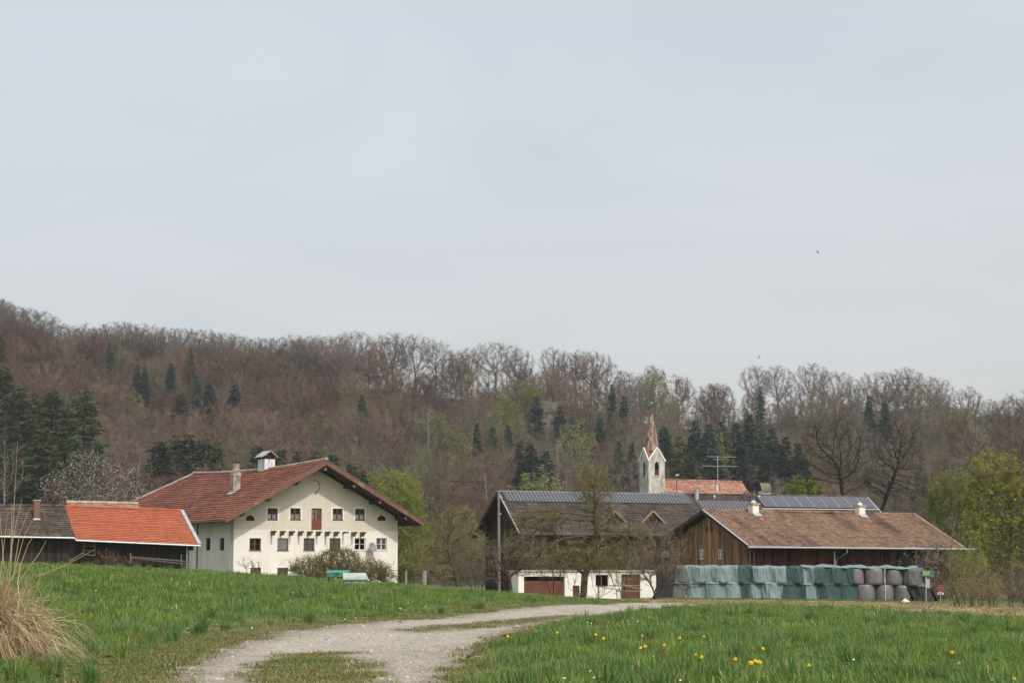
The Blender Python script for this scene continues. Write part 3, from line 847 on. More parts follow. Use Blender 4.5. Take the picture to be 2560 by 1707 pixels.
# satellite dish
x, z = F.hit(930.7, 1368, -.45)
v = MB(); prof = []
dish = []
for i in range(6):
    rr = .37 * i / 5
    for j in range(20):
        t = 2 * math.pi * j / 20
        dish.append((rr * math.cos(t), -.09 + .09 * (1 - (rr / .37) ** 2) , rr * 1.08 * math.sin(t)))
fs_ = [(i * 20 + j, i * 20 + (j + 1) % 20, (i + 1) * 20 + (j + 1) % 20, (i + 1) * 20 + j) for i in range(5) for j in range(20)]
v.add(dish, fs_)
so = v.build('satellite_dish', mat('dish_grey', (0.20, 0.205, 0.21), (0.24, 0.245, 0.25), 4, .5), house, smooth=True, loc=(x, -.45, z))
so.rotation_euler = (R(-22), 0, R(8))
v = MB(); v.tube([(0, 0.02, -.02), (0, .35, -.15), (0, .5, -.15)], .025, 6); v.tube([(.03, -.06, -.34), (.05, -.42, -.16)], .014, 6); v.box(.0, .1, -.48, -.4, -.2, -.12); v.build('dish_arm', M_white_metal, so)
# annex roof on the far right of the farmhouse
v = empty('side_annex', F.to(WID + .02, 9.0, 0), PHI, 'small red tiled lean-to showing beyond the right wall of the farmhouse', 'annex')
_z0 = F.hitx(999, 1362, WID + .3)[1]; _z1 = F.hitx(997, 1256, WID + .3)[1]
slope(v, (1.0, -.2, _z0), (1.0, 6, _z0), (-.02, 6, _z0 + 1.2), (-.02, -.2, _z0 + 1.2), M_tile_old, .25, .3, .05, seed=8)
MB().box(0, .72, 0, 5.8, -1, _z0 + .02).build('wall', M_plaster_lo, v)
MB().box(.0, .12, -.22, -.1, _z0 - .1, _z0 + 1.35).build('verge_tiles', M_ridge_pale, v)

# ------------------------------------------------------------------ long low barn at the left: dark tiles, then new orange tiles
PB = R(20)
_p = W(497, 1363, 138.0)
B = Frame(_p.x, _p.y, 0.2, PB)
barn = empty('low_barn', B.o, PB, 'long low barn roofed half in dark old tiles, half in new orange tiles', 'barn')
bw_ = 3.45
def BP(px, py, y): 
    x, z = B.hit(px, py, y); return V3((x, y, z))
oeR, oeL = BP(497, 1362, 0), BP(190, 1348.5, 0)
orR, orL = BP(453, 1277, bw_), BP(159, 1266.5, bw_)
slope(barn, oeL, oeR, orR, orL, M_tile_orange, .22, .215, .05, slab=.1, seed=11, name='orange_roof', jit=.004)
deR, deL = BP(186, 1342.5, .1), BP(-190, 1336, .1)
drR, drL = BP(163, 1266, bw_), BP(-210, 1264, bw_)
slope(barn, deL, deR, drR, drL, M_tile_dark, .2, .25, .05, slab=.1, seed=12, name='dark_roof', jit=.014)
for a, b_, nm in ((orL, orR, 'back_roof'), (drL, drR, 'back_roof')):
    c_, d_ = V3((a.x, 2 * bw_, a.z - 2.3)), V3((b_.x, 2 * bw_, b_.z - 2.3))
    MB().prism([d_, c_, V3(a), V3(b_)], (0, 0, -.1)).build(nm, M_tile_dark, barn)
ridge_caps(barn, orL + V3((0, 0, .06)), orR + V3((0, 0, .06)), M_tile_orange, .09, .33)
ridge_caps(barn, drL + V3((0, 0, .06)), drR + V3((0, 0, .06)), M_tile_dark, .1, .33)
v = MB(); v.beam(oeR + V3((.04, -.06, .05)), orR + V3((.04, 0, .06)), .26, .1); v.build('verge_flashing', M_zinc, barn)
gutter(barn, oeL + V3((0, -.06, -.05)), oeR + V3((.1, -.06, -.05)), M_zinc, .06)
gutter(barn, deL + V3((0, -.06, -.05)), deR + V3((0, -.06, -.05)), M_zinc, .06)
MB().tube([deR + V3((0, -.06, -.05)), oeL + V3((0, -.06, -.05))], .05, 6).build('gutter_elbow', M_zinc, barn)
wy = 0.9
xr = B.hit(470, 1380, wy)[0]; xl = B.hit(-190, 1380, wy)[0]
topf = lambda u: float(np.interp(xl + u, [drL.x, oeL.x, oeR.x], [deL.z + .3, oeL.z + .3, oeR.z + .3]))
xd0, xd1 = B.hit(408, 1380, wy)[0], B.hit(425, 1380, wy)[0]
planks(barn, (xl, wy, 0), (1, 0, 0), (0, -1, 0), xr - xl, -1.0, topf, .2, M_plank_dark, seed=4, skip=[(xd0 - xl, xd1 - xl, -1.2, topf(xd0 - xl) - .35)], gap=.008)
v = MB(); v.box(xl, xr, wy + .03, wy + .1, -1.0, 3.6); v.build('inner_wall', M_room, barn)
v = MB(); v.box(xl, xl + .1, wy + .1, 6.2, -1, 3.6); v.box(xl, xr, 6.0, 6.1, -1, 3.2); v.build('back_wall', M_plank_dark, barn)
gx = xr + .01
planks(barn, (gx, wy, 0), (0, 1, 0), (1, 0, 0), 5.2, -1.0, lambda u: float(np.interp(u + wy, [0, bw_, 2 * bw_], [oeR.z - .1, orR.z - .15, oeR.z - .1])), .22, M_plank_dark, seed=14)
# brown metal chimney
x, z = B.hit(91, 1297, bw_ - 1.3); xx = B.hit(98.5, 1297, bw_ - 1.3)[0]
zt_ = B.hit(91, 1251, bw_ - 1.3)[1]; yy = bw_ - 1.3
chm = MB().box(x - .19, x + .19, yy - .19, yy + .19, z - .5, zt_ - .02).build('flue', M_steel_brown, barn)
MB().box(x - .24, x + .24, yy - .24, yy + .24, zt_ - .015, zt_ + .05).build('flue_cap', M_zinc, chm)
MB().box(x - .23, x + .23, yy - .26, yy + .2, z - .12, z + .04).build('flue_collar', M_white_metal, chm)
# things leaning on the barn front
def bpt(px, py, y=0.55):
    x, z = B.hit(px, py, y); return B.to(x, y, z)
v = MB()
for a, b_ in (((209, 1357), (208.5, 1386)), ((237, 1357), (236.5, 1389)), ((208, 1385), (237, 1388)), ((209, 1364), (237, 1365)), ((209, 1375), (237, 1376))):
    v.beam(bpt(*a), bpt(*b_), .07, .07)
tag(v.build('wooden_rack', M_plank_grey), 'weathered grey wooden rack hanging under the barn eave', 'rack')
tag(MB().beam(bpt(172, 1402, .2), bpt(210, 1380, .3), .28, .05).build('leaning_board', M_plank_grey), 'wide grey board leaning under the orange roof', 'board')
v = MB()
v.beam(bpt(325, 1391, .3), bpt(463, 1402, .3), .3, .08); v.beam(bpt(327, 1394, .25), bpt(463, 1409, .25), .1, .06); v.beam(bpt(372, 1398, .35), bpt(440, 1406, .35), .25, .05)
trough = v.build('bench_boards', M_plank_grey)
tag(trough, 'row of bleached boards lying low before the barn door', 'boards')
for px, y0, y1 in ((326, 1382, 1402), (453, 1386, 1408)):
    MB().beam(bpt(px, y0, .15), bpt(px + .5, y1 + 6, .15), .08, .08).build('post', M_plank_grey, trough)
v = MB(); v.box(0, .16, 0, .16, 0, 1.0); 
pst = MB().tube([bpt(468.5, 1367, .35), bpt(467.5, 1372, .4), bpt(467, 1440, .4)], .05, 6).build('downspout', M_zinc)
tag(pst, 'short pale downspout at the right corner of the low barn', 'downspout')
# red roofed shed between barn and farmhouse
Sf = Frame(W(330, 1262, 166).x, 166, .3, PB)
shed = empty('rear_shed', Sf.o, PB, 'red tiled shed roof showing between the orange roof and the blossom tree', 'shed')
def SP(px, py, y):
    x, z = Sf.hit(px, py, y); return V3((x, y, z))
a, b_ = SP(166, 1257, 0), SP(345, 1261, 0)
slope(shed, a + V3((.3, -3, -1.6)), b_ + V3((.3, -3, -1.6)), b_, a, M_tile_old, .25, .33, .05, seed=15)
MB().prism([b_ + V3((.0, 3, -1.6)), a + V3((0, 3, -1.6)), a, b_], (0, 0, -.1)).build('back_roof', M_tile_old, shed)
ridge_caps(shed, a + V3((0, 0, .08)), b_ + V3((0, 0, .08)), M_ridge_pale, .15, .4)
MB().box(a.x + .2, b_.x - .2, -2.6, 2.6, -1, a.z - 1.5).build('wall', M_plank_dark, shed)

# ------------------------------------------------------------------ dark timber house in the middle
PC = R(20)
_r = W(1244, 1229, 160.0)
C_ = Frame(_r.x, _r.y, -.4, PC)
tim = empty('timber_house', C_.o, PC, 'dark timber house with steep brown roof, two dormers and a solar strip along the ridge', 'house')
cz = C_.loc(_r)[2]
cb = 5.6
CLn = C_.hit(1709, 1231, 0)[0]
cez = C_.hit(1299, 1334, -cb)[1]; cex = C_.hit(1299, 1334, -cb)[0]
csl = (cz - cez) / cb
# front slope, back slope
slope(tim, (cex, -cb, cez), (CLn + .3, -cb, cez), (CLn, 0, cz), (0, 0, cz), M_tile_brown, .33, .36, .05, roll=.035, seed=21, stagger=False)
slope(tim, (CLn, cb, cez), (cex, cb, cez), (0, 0, cz), (CLn, 0, cz), M_tile_brown, .33, .36, .05, seed=22)
MB().beam((0, -.02, cz + .07), (CLn, -.02, cz + .07), .16, .06).build('ridge_cap', M_zinc, tim)
for sx in (-1, 1):
    MB().beam((cex - .02, sx * cb, cez - .06), (-.02, 0, cz - .06), .05, .26).build('verge_board', M_beam, tim)
MB().beam((cex - .02, -cb, cez + .07), (-.02, 0, cz + .07), .09, .04).build('verge_flashing', M_zinc, tim)
gutter(tim, (cex, -cb - .06, cez - .04), (CLn, -cb - .06, cez - .04), M_pipe_dark, .06)
# gable planks (left end) and front wall
gx = cex + .9; gw = 4.9
planks(tim, (gx, gw, 0), (0, -1, 0), (-1, 0, 0), 2 * gw, -.5, lambda u: cz - csl * abs(gw - u) - .3, .24, M_plank_dark, seed=23)
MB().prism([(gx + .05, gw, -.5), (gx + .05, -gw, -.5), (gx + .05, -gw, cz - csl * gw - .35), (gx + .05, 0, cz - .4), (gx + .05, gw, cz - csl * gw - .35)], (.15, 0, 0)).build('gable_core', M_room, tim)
fw = MB()
fops = []
def cop(a, b_, t, bt):
    x0, z1 = C_.hit(a, t, -gw); x1, z0 = C_.hit(b_, bt, -gw); return (x0 - gx, x1 - gx, z0, z1)
for q in ((1338, 1372, 1352, 1378), (1404, 1440, 1350, 1380), (1500, 1520, 1365, 1392), (1608, 1634, 1362, 1392), (1652, 1678, 1362, 1392)): fops.append(cop(*q))
wall(fw, (gx, -gw, 0), (1, 0, 0), (0, 1, 0), CLn - gx, -.5, [(0, cz - csl * gw - .2), (CLn - gx, cz - csl * gw - .2)], fops)
fw.add([(CLn, -gw, -.5), (CLn, gw, -.5), (CLn, gw, cz - csl * gw), (CLn, 0, cz - .2), (CLn, -gw, cz - csl * gw)], [(0, 1, 2, 3, 4)])
fw.add([(gx, gw, -.5), (CLn, gw, -.5), (CLn, gw, cz - csl * gw), (gx, gw, cz - csl * gw)], [(3, 2, 1, 0)])
fw.build('wall', [M_plank_dark, M_room], tim)
for i, o in enumerate(fops):
    window(tim, (gx, -gw, 0), (1, 0, 0), (0, 1, 0), *o, fm=M_frame_wood, curtain=(.05, .95) if i > 1 else (.05, .5), cm=M_curtain if i in (2, 3, 4) else M_blind)
# dormers
M_dorm = mat('dormer_wood', (0.24, 0.16, 0.105), (0.31, 0.21, 0.14), 5, .75)
for apx in (1535, 1631):
    yd = -3.9
    dx, dz = C_.hit(apx, 1275, yd); hw = 1.2; hz = C_.hit(apx, 1313, yd)[1]
    dm = MB(); dm.add([(dx - hw, yd + .12, hz), (dx + hw, yd + .12, hz), (dx, yd + .12, dz - .12)], [(0, 1, 2)])
    do = dm.build('dormer', M_frame_wood, tim)
    back = yd + (dz - hz) / csl + .5
    for sx in (-1, 1):
        MB().prism([(dx, yd - .15, dz), (dx + sx * (hw + .16), yd - .15, hz - .1), (dx + sx * (hw + .16), yd + .3, hz - .1), (dx, back, dz)], (0, 0, -.08)).build('dormer_roof', M_tile_brown, do)
        MB().beam((dx, yd - .17, dz - .05), (dx + sx * (hw + .18), yd - .17, hz - .14), .05, .14).build('dormer_verge', M_dorm, do)
    window(tim, (dx - .42, yd + .02, 0), (1, 0, 0), (0, 1, 0), 0, .84, hz + .04, hz + .84, fm=M_dorm, bars=False, bw=.08, d=.0, sill=False)
    for sx in (-1, 1):
        MB().add([(dx + sx * .5, yd + .1, hz + .06), (dx + sx * .95, yd + .1, hz + .06), (dx + sx * .5, yd + .1, hz + .52)], [(0, 1, 2)]).build('side_light', M_glass, do)
    MB().box(dx - hw, dx + hw, yd - .05, yd + .1, hz - .08, hz).build('dormer_sill', M_dorm, do)
# solar strip along the ridge: every module a part
def modules(parent, O, U, Vv, count, w, h, frame_w, m_cell, gap=.01, lift=.12, name='solar_panel', share=True):
    O, U, Vv = V3(O), V3(U).normalized(), V3(Vv).normalized(); Nn = U.cross(Vv).normalized()
    mb = MB()
    T = lambda u, v_, n_: tuple(U * u + Vv * v_ + Nn * n_)
    def bx(u0, u1, v0, v1, n0, n1, mi): mb.hexa([T(u0, v0, n0), T(u1, v0, n0), T(u1, v1, n0), T(u0, v1, n0)], [T(u0, v0, n1), T(u1, v0, n1), T(u1, v1, n1), T(u0, v1, n1)], mi)
    bx(0, w - gap, 0, h, 0, .035, 1)
    bx(frame_w, w - gap - frame_w, frame_w, h - frame_w, .0352, .039, 0)
    me = mb.mesh(name, [m_cell, M_panel_edge])
    for i in range(count):
        link(name, me, parent, loc=O + U * (w * i) + Nn * lift)
Vc = V3((0, cb, cz - cez)).normalized()
x0s = C_.hit(1251, 1233, -.2)[0]; x1s = CLn - .05
nmod = 53; pw = (x1s - x0s) / nmod
hm = 1.55
modules(tim, V3((x0s + .15, 0, cz)) - Vc * (hm + .12), (1, 0, 0), Vc, nmod, pw, hm, .02, M_panel)
# balcony railing of slats
by = -gw - 1.25
r0, zt1 = C_.hit(1337, 1395, by); r1, _ = C_.hit(1545, 1395, by); zb1 = C_.hit(1337, 1424, by)[1]
rail = MB(); rail.box(r0, r1, by - .03, by + .03, zt1 - .06, zt1); rail.box(r0, r1, by - .02, by + .02, zb1 - .02, zb1 + .06)
ro_ = rail.build('balcony_railing', M_frame_wood, tim)
sl = MB().box(-.035, .035, -.05, -.032, zb1 - .05, zt1 + .02).mesh('slat', M_frame_wood)
k = r0
while k < r1: link('slat', sl, ro_, loc=(k, by, 0)); k += .155
# ------------------------------------------------------------------ white garage block in front of it
gy = by - .3
Gf = C_
gar = empty('white_garage', C_.to(0, 0, 0), PC, 'white plastered garage block with brown doors under the timber house', 'garage')
gl, gtop = C_.hit(1296, 1427.5, gy); gr, _ = C_.hit(1640, 1427.5, gy)
def gop(a, b_, t, bt):
    x0, z1 = C_.hit(a, t, gy); x1, z0 = C_.hit(b_, bt, gy); return (x0 - gl, x1 - gl, z0, z1)
gops = [gop(1310, 1412, 1440, 1500), gop(1432, 1449, 1463, 1500), gop(1489, 1521, 1436, 1465.5), gop(1555, 1601, 1436.5, 1500)]
gm = MB(); wall(gm, (gl, gy, 0), (1, 0, 0), (0, 1, 0), gr - gl, -.6, [(0, gtop), (gr - gl, gtop)], gops, depth=.3, room=1.2)
gm.add([(gl, gy, -.6), (gl, gy + 2, -.6), (gl, gy + 2, gtop), (gl, gy, gtop)], [(3, 2, 1, 0)])
gm.add([(gr, gy, -.6), (gr, gy + 2, -.6), (gr, gy + 2, gtop), (gr, gy, gtop)], [(0, 1, 2, 3)])
gm.add([(gl, gy, gtop), (gr, gy, gtop), (gr, gy + 2.2, gtop), (gl, gy + 2.2, gtop)], [(0, 1, 2, 3)])
gm.build('wall', [M_plaster_wh, M_room], gar)
MB().box(gl - .1, gr, gy - .12, gy + 2.2, gtop + .003, gtop + .1).build('slab_edge', mat('pale_concrete', (.5, .48, .45), (.6, .58, .55), 2, .9), gar)
a, b_, z0, z1 = gops[0]
nd = 5
for i in range(nd):
    zz0 = z0 + (z1 - z0 - .33) * i / nd; zz1 = z0 + (z1 - z0 - .33) * (i + 1) / nd - .012
    MB().box(gl + a, gl + b_, gy + .22, gy + .26, zz0, zz1).build('door_section', M_door_brown, gar)
a, b_, z0, z1 = gops[1]; MB().box(gl + a, gl + b_, gy + .1, gy + .14, z0, z1).build('low_hatch', M_door_brown, gar)
a, b_, z0, z1 = gops[2]; window(gar, (gl, gy, 0), (1, 0, 0), (0, 1, 0), a, b_, z0, z1, fm=M_frame_wood, d=.15, grid=(2, 1), sill=False)
a, b_, z0, z1 = gops[3]
v = MB()
nb = 8
for i in range(nb): v.box(gl + a + (b_ - a) * i / nb + .008, gl + a + (b_ - a) * (i + 1) / nb - .008, gy + .12, gy + .17, z0, z1)
v.build('plank_door', M_door_brown, gar)
v = MB(); v.box(gl + a - .07, gl + a, gy - .02, gy + .1, z0, z1 + .07); v.box(gl + a, gl + b_, gy - .02, gy + .1, z1, z1 + .07); v.build('door_frame', M_frame_wood, gar)

# ------------------------------------------------------------------ house behind the right barn with collectors
_r = W(1712, 1236, 186.0)
H2 = Frame(_r.x, _r.y, 0, R(20))
rear = empty('rear_house', H2.o, R(20), 'brown tiled house roof with large glass collectors behind the plank barn', 'house')
hz = H2.loc(_r)[2]; hb = 5.4; hsl = .6
HL2 = H2.hit(2167, 1236, 0)[0]
slope(rear, (-2.5, -hb, hz - hb * hsl), (HL2, -hb, hz - hb * hsl), (HL2, 0, hz), (-2.5, 0, hz), M_tile_brown, .3, .34, .05, roll=.03, seed=31, stagger=False)
slope(rear, (HL2, hb, hz - hb * hsl), (-2.5, hb, hz - hb * hsl), (-2.5, 0, hz), (HL2, 0, hz), M_tile_brown, .4, .5, .05, seed=32)
ridge_caps(rear, (-2.5, 0, hz + .05), (HL2, 0, hz + .05), M_tile_brown, .13, .36)
v = MB(); v.box(-2, HL2 - .6, -hb + .8, hb - .8, -.5, hz - hb * hsl + .3); v.prism([(HL2 - .6, -hb + .8, hz - hb * hsl + .25), (HL2 - .6, hb - .8, hz - hb * hsl + .25), (HL2 - .6, 0, hz - .25)], (-.2, 0, 0)); v.build('wall', M_plaster_lo, rear)
MB().beam((HL2 + .02, 0, hz), (HL2 + .02, -hb, hz - hb * hsl), .1, .16).build('verge_board', M_zinc, rear)
Vh = V3((0, hb, hb * hsl)).normalized()
def on_h2(px, py): return V3(on_slope(H2, px, py, (0, 0, hz), (0, -hsl, 1)))
a = on_h2(1757, 1275); b_ = on_h2(1888, 1275); t_ = on_h2(1740, 1256)
n2 = 15; modules(rear, V3((a.x - .1, a.y, a.z)), (1, 0, 0), Vh, n2, (b_.x - a.x) / n2, 1.55, .022, M_panel)
a = on_h2(1911, 1270); b_ = on_h2(2188, 1270)
modules(rear, V3((a.x, a.y, a.z)), (1, 0, 0), Vh, 9, (b_.x - a.x) / 9, 2.05, .03, M_collector, lift=.18, name='glass_collector')
gutter(rear, (2, -hb - .06, hz - hb * hsl), (HL2 + .1, -hb - .06, hz - hb * hsl), M_white_metal, .07)
g_ = on_h2(1905, 1273.5); g2 = on_h2(2196, 1275.5)
MB().beam(g_ + V3((0, 0, .1)), g2 + V3((0, 0, .1)), .09, .07).build('snow_guard', M_white_metal, rear)
q = on_h2(1742, 1247)
v = MB(); v.lathe([(.2, -.3), (.2, .75), (.24, .78), (.24, .86)], 12, q); v.build('steel_flue', M_zinc, rear)
v = MB()
for t in (0.4, 2.7): v.tube([(q.x + .2 * math.cos(t), q.y, q.z + .85), (q.x + .34 * math.cos(t), q.y, q.z + 1.05)], .02, 4)
v.build('flue_prongs', M_beam, rear)
for px in (1786, 1898):
    q = on_h2(px, 1247); v = MB(); v.lathe([(.06, -.2), (.06, .18), (.1, .2), (.1, .3), (.05, .34)], 10, q); v.build('vent_pipe', M_white_metal, rear)
q = on_h2(1795, 1238); top = H2.hit(1795, 1140, q.y)[1]
v = MB(); v.tube([q, (q.x, q.y, top)], .035, 6)
an = v.build('antenna_mast', M_zinc, rear)
for py, a_, b2 in ((1142.5, 1768, 1840), (1166, 1755, 1846)):
    x0 = H2.hit(a_, py, q.y)[0]; x1, z = H2.hit(b2, py, q.y)
    v = MB(); v.tube([(x0, q.y, z), (x1, q.y, z)], .022, 5)
    for k in range(7):
        xx = x0 + (x1 - x0) * (k + .5) / 7; v.tube([(xx, q.y - .35, z), (xx, q.y + .35, z)], .012, 4)
    v.build('antenna_boom', M_zinc, an)
x0 = H2.hit(1784, 1148, q.y)[0]; x1, z = H2.hit(1811, 1148, q.y)
MB().tube([(x0, q.y, z + .14), (x0, q.y, z - .02), (x1, q.y, z - .02), (x1, q.y, z + .14)], .018, 5).build('antenna_loop', M_zinc, an)
MB().box(q.x - .18, q.x - .03, q.y - .06, q.y + .02, q.z + .35, q.z + 1.0).build('antenna_box', M_white_metal, an)
# barrel cowl chimney behind that ridge
yb = 3.0
x0, zb_ = H2.hit(1897, 1233, yb); x1 = H2.hit(1922, 1233, yb)[0]; zc_ = H2.hit(1908, 1207, yb)[1]
xm = (x0 + x1) / 2
v = MB(); v.box(x0 + .12, x1 - .02, yb - .35, yb + .35, zb_ - 1.2, zb_ + .22); chb = v.build('cowled_chimney', M_white_metal, rear)
v = MB(); pr = [(x0 + (x1 - x0) * (.5 - .5 * math.cos(t)), zb_ + .25 + (zc_ - zb_ - .25) * min(1, 1.15 * math.sin(t))) for t in np.linspace(0, math.pi, 14)]
rr_ = (x1 - x0) / 2
arc = [(yb - rr_ * math.cos(t), zb_ + .22 + (zc_ - zb_ - .22) * math.sin(t)) for t in np.linspace(0, math.pi, 14)]
v.add([(x0, a_, b2) for a_, b2 in arc] + [(x1, a_, b2) for a_, b2 in arc], [(i, i + 1, 15 + i, 14 + i) for i in range(13)])
v.add([(x0, a_, b2 - .04) for a_, b2 in arc] + [(x1, a_, b2 - .04) for a_, b2 in arc], [(14 + i, 15 + i, i + 1, i) for i in range(13)])
cwl = v.build('barrel_cowl', mat('mossy_sheet', (.10, .105, .06), (.15, .15, .09), 3, .6), chb)
MB().box(x0 + .15, x1 - .1, yb - .3, yb + .3, zb_ + .23, zb_ + .5).build('cowl_throat', M_room, chb)
x0 = H2.hit(1866, 1234, yb)[0]; x1, z = H2.hit(1940, 1234, yb)
ridge_caps(rear, (x0, yb + .5, z), (x1, yb + .5, z), M_tile_red, .14, .36)
MB().box(x0, x1, yb + .2, yb + 2, z - 1.5, z - .1).build('rear_dormer', M_tile_red, rear)

# ------------------------------------------------------------------ church
PT = R(25.5)
_p = W(1622.5, 1300, 330.0)
T_ = Frame(_p.x, _p.y, 0.5, PT)
church = empty('church', T_.o, PT, 'small church with white gabled tower, rusty needle spire and red tiled nave', 'church')
M_tower = mat('tower_render', (0.44, 0.425, 0.39), (0.60, 0.58, 0.54), 1.6, .95, bump=.3, bscale=5, c3=(0.25, 0.245, 0.225), c3scale=.9, c3pos=(.40, .62), stretch=(1, 1, .45))
M_spire = mat('rusty_spire', (0.155, 0.058, 0.038), (0.21, 0.085, 0.055), 1.2, .7, c3=(0.46, 0.43, 0.40), c3scale=1.3, c3pos=(.46, .62), stretch=(1.4, 1.4, .3))
M_helm = mat('red_sheet_roof', (0.15, 0.06, 0.042), (0.19, 0.08, 0.056), 1, .6)
s_ = T_.hit(1662.5, 1180)[0]
zE = T_.hit(1662, 1151)[1]; zA = T_.hit(1642.7, 1118.5)[1]
lw0, lz1 = T_.hit(1636.5, 1153.5); lw1, lz0 = T_.hit(1647.5, 1192)
oph = s_ / 2
lancet = (oph - (lw1 - lw0) / 2, oph + (lw1 - lw0) / 2, lz0, lz1)
tw_ = MB()
faces4 = [((0, 0, 0), (1, 0, 0), (0, 1, 0)), ((s_, 0, 0), (0, 1, 0), (-1, 0, 0)), ((s_, s_, 0), (-1, 0, 0), (0, -1, 0)), ((0, s_, 0), (0, -1, 0), (1, 0, 0))]
for O, U, Ni in faces4:
    wall(tw_, O, U, Ni, s_, -1, [(0, zE), (s_ / 2, zA), (s_, zE)], [lancet], depth=.25, room=s_ / 2)
    Oq, Uq, Nq = V3(O), V3(U), V3(Ni)
    a, b_, z0, z1 = lancet; m_ = (a + b_) / 2; zs = z1 - (b_ - a) * .95
    PP = lambda u, z, d_: Oq + Uq * u + Nq * d_ + V3((0, 0, z))
    for u_side in (a, b_):   # pointed arch fillers
        pts = [PP(u_side, zs, -.004), PP(u_side, z1 + .01, -.004), PP(m_, z1 + .01, -.004)] + [PP(m_ + (u_side - m_) * math.sin(t), zs + (z1 - zs) * math.cos(t) ** .8, -.004) for t in (.35, .7, 1.05, 1.35)]
        tw_.prism(pts, Nq * .25, 0)
tw_.build('tower', [M_tower, M_room], church)
for O, U, Ni in faces4[:1] + faces4[3:]:
    Oq, Uq, Nq = V3(O), V3(U), V3(Ni); a, b_, z0, z1 = lancet
    v = MB()
    for k in range(5):
        v.beam(Oq + Uq * a + Nq * .12 + V3((0, 0, z0 + .5 + k * .16)), Oq + Uq * b_ + Nq * .12 + V3((0, 0, z0 + .5 + k * .16)), .02, .12)
    v.build('louvre', M_beam, church)
    MB().prism([Oq + Uq * (a - .02) + Nq * -.06 + V3((0, 0, z0 - .04)), Oq + Uq * (b_ + .02) + Nq * -.06 + V3((0, 0, z0 - .04)), Oq + Uq * (b_ + .02) + Nq * .25 + V3((0, 0, z0 + .36)), Oq + Uq * (a - .02) + Nq * .25 + V3((0, 0, z0 + .36))], (0, 0, .05)).build('tiled_sill', M_tile_old, church)
    v = MB()
    for sx in (-1, 1):
        v.beam(Oq + Uq * (s_ / 2) + Nq * -.05 + V3((0, 0, zA + .02)), Oq + Uq * (s_ / 2 + sx * (s_ / 2 + .12)) + Nq * -.05 + V3((0, 0, zE - .12)), .14, .2)
    v.build('gable_coping', M_plaster_wh, church)
cx = s_ / 2
hm_ = MB(); apx = [(cx, -.08, zA + .05), (s_ + .08, cx, zA + .05), (cx, s_ + .08, zA + .05), (-.08, cx, zA + .05)]
cor = [(-.1, -.1, zE), (s_ + .1, -.1, zE), (s_ + .1, s_ + .1, zE), (-.1, s_ + .1, zE)]
ctr = (cx, cx, zA + .12)
for i in range(4):
    c0 = cor[i]; hm_.add([c0, apx[i], ctr], [(0, 1, 2)]); hm_.add([c0, ctr, apx[(i + 3) % 4]], [(0, 1, 2)])
hm_.build('helm_roof', M_helm, church)
zS = T_.hit(1632, 1023, cx)[1]; rS = 1.06
sp = MB(); n = 8
ring = lambda r, z: [(cx + r * math.cos(math.pi / 8 + 2 * math.pi * j / n), cx + r * math.sin(math.pi / 8 + 2 * math.pi * j / n), z) for j in range(n)]
zB = zA - .5
prof = [(rS * 1.12, zB), (rS, zA + .2), (rS * .82, zA + (zS - zA) * .2), (rS * .42, zA + (zS - zA) * .6), (.10, zS)]
vv = []; 
for r_, z_ in prof: vv += ring(r_, z_)
sp.add(vv, [(i * n + j, i * n + (j + 1) % n, (i + 1) * n + (j + 1) % n, (i + 1) * n + j) for i in range(len(prof) - 1) for j in range(n)] + [tuple((len(prof) - 1) * n + j for j in range(n))])
spo = sp.build('spire', M_spire, church)
v = MB()
for j in range(n): v.tube([ring(rS * 1.01, zA + .2)[j], ring(.11, zS)[j]], .03, 4)
v.build('spire_seam', M_spire, spo)
zBall = T_.hit(1631.7, 1007.5, cx)[1]; zX = T_.hit(1632.5, 985, cx)[1]
v = MB(); v.tube([(cx, cx, zS - .1), (cx, cx, zX)], .045, 6); v.tube([(cx - .22, cx, zX - .4), (cx + .22, cx, zX - .4)], .035, 6); v.build('cross', M_beam, spo)
v = MB(); v.lathe([(.02, -.19), (.12, -.15), (.19, 0), (.12, .15), (.02, .19)], 12, (cx, cx, zBall)); v.build('finial_ball', M_zinc, spo, smooth=True)
v = MB(); v.box(.5, 1.25, -.03, -.005, lz0 - 4.2, lz0 - 1.2); 
# blind door on the shaded face
v = MB(); v.add([(-.006, cx - .55, lz0 - 4), (-.006, cx + .55, lz0 - 4), (-.006, cx + .55, lz0 - 1.3), (-.006, cx - .55, lz0 - 1.3)], [(3, 2, 1, 0)]); v.build('blind_door', mat('blind_door_grey', (.36, .35, .33), (.42, .41, .39), 2, .9), church)
v = MB(); v.box(-.05, -.006, cx - .6, cx + .6, lz0 - 1.29, lz0 - 1.2); v.box(-.05, -.006, cx - .6, cx - .55, lz0 - 4, lz0 - 1.3); v.build('door_moulding', M_tower, church)
# nave
ny = 1.5
n0, nz = T_.hit(1655, 1199.5, ny + 4); n1 = T_.hit(1851, 1201, ny + 4)[0]
slope(church, (n0 - 1, ny - .8, nz - 4.4), (n1 + .4, ny - .8, nz - 4.4), (n1 + .3, ny + 4, nz), (n0 - 1, ny + 4, nz), M_tile_old, .4, .42, .06, seed=41, jit=.02)
MB().prism([(n1 + .3, ny + 8.8, nz - 4.4), (n0 - 1, ny + 8.8, nz - 4.4), (n0 - 1, ny + 4, nz), (n1 + .3, ny + 4, nz)], (0, 0, -.12)).build('back_roof', M_tile_old, church)
v = MB(); v.box(n0 - .5, n1, ny, ny + 8, -1, nz - 4.2); v.prism([(n1, ny, nz - 4.2), (n1, ny + 8, nz - 4.2), (n1, ny + 4, nz - .3)], (-.3, 0, 0)); v.build('nave_wall', M_tower, church)
ridge_caps(church, (n0 - 1, ny + 4, nz + .05), (n1 + .3, ny + 4, nz + .05), M_tile_old, .16, .42)
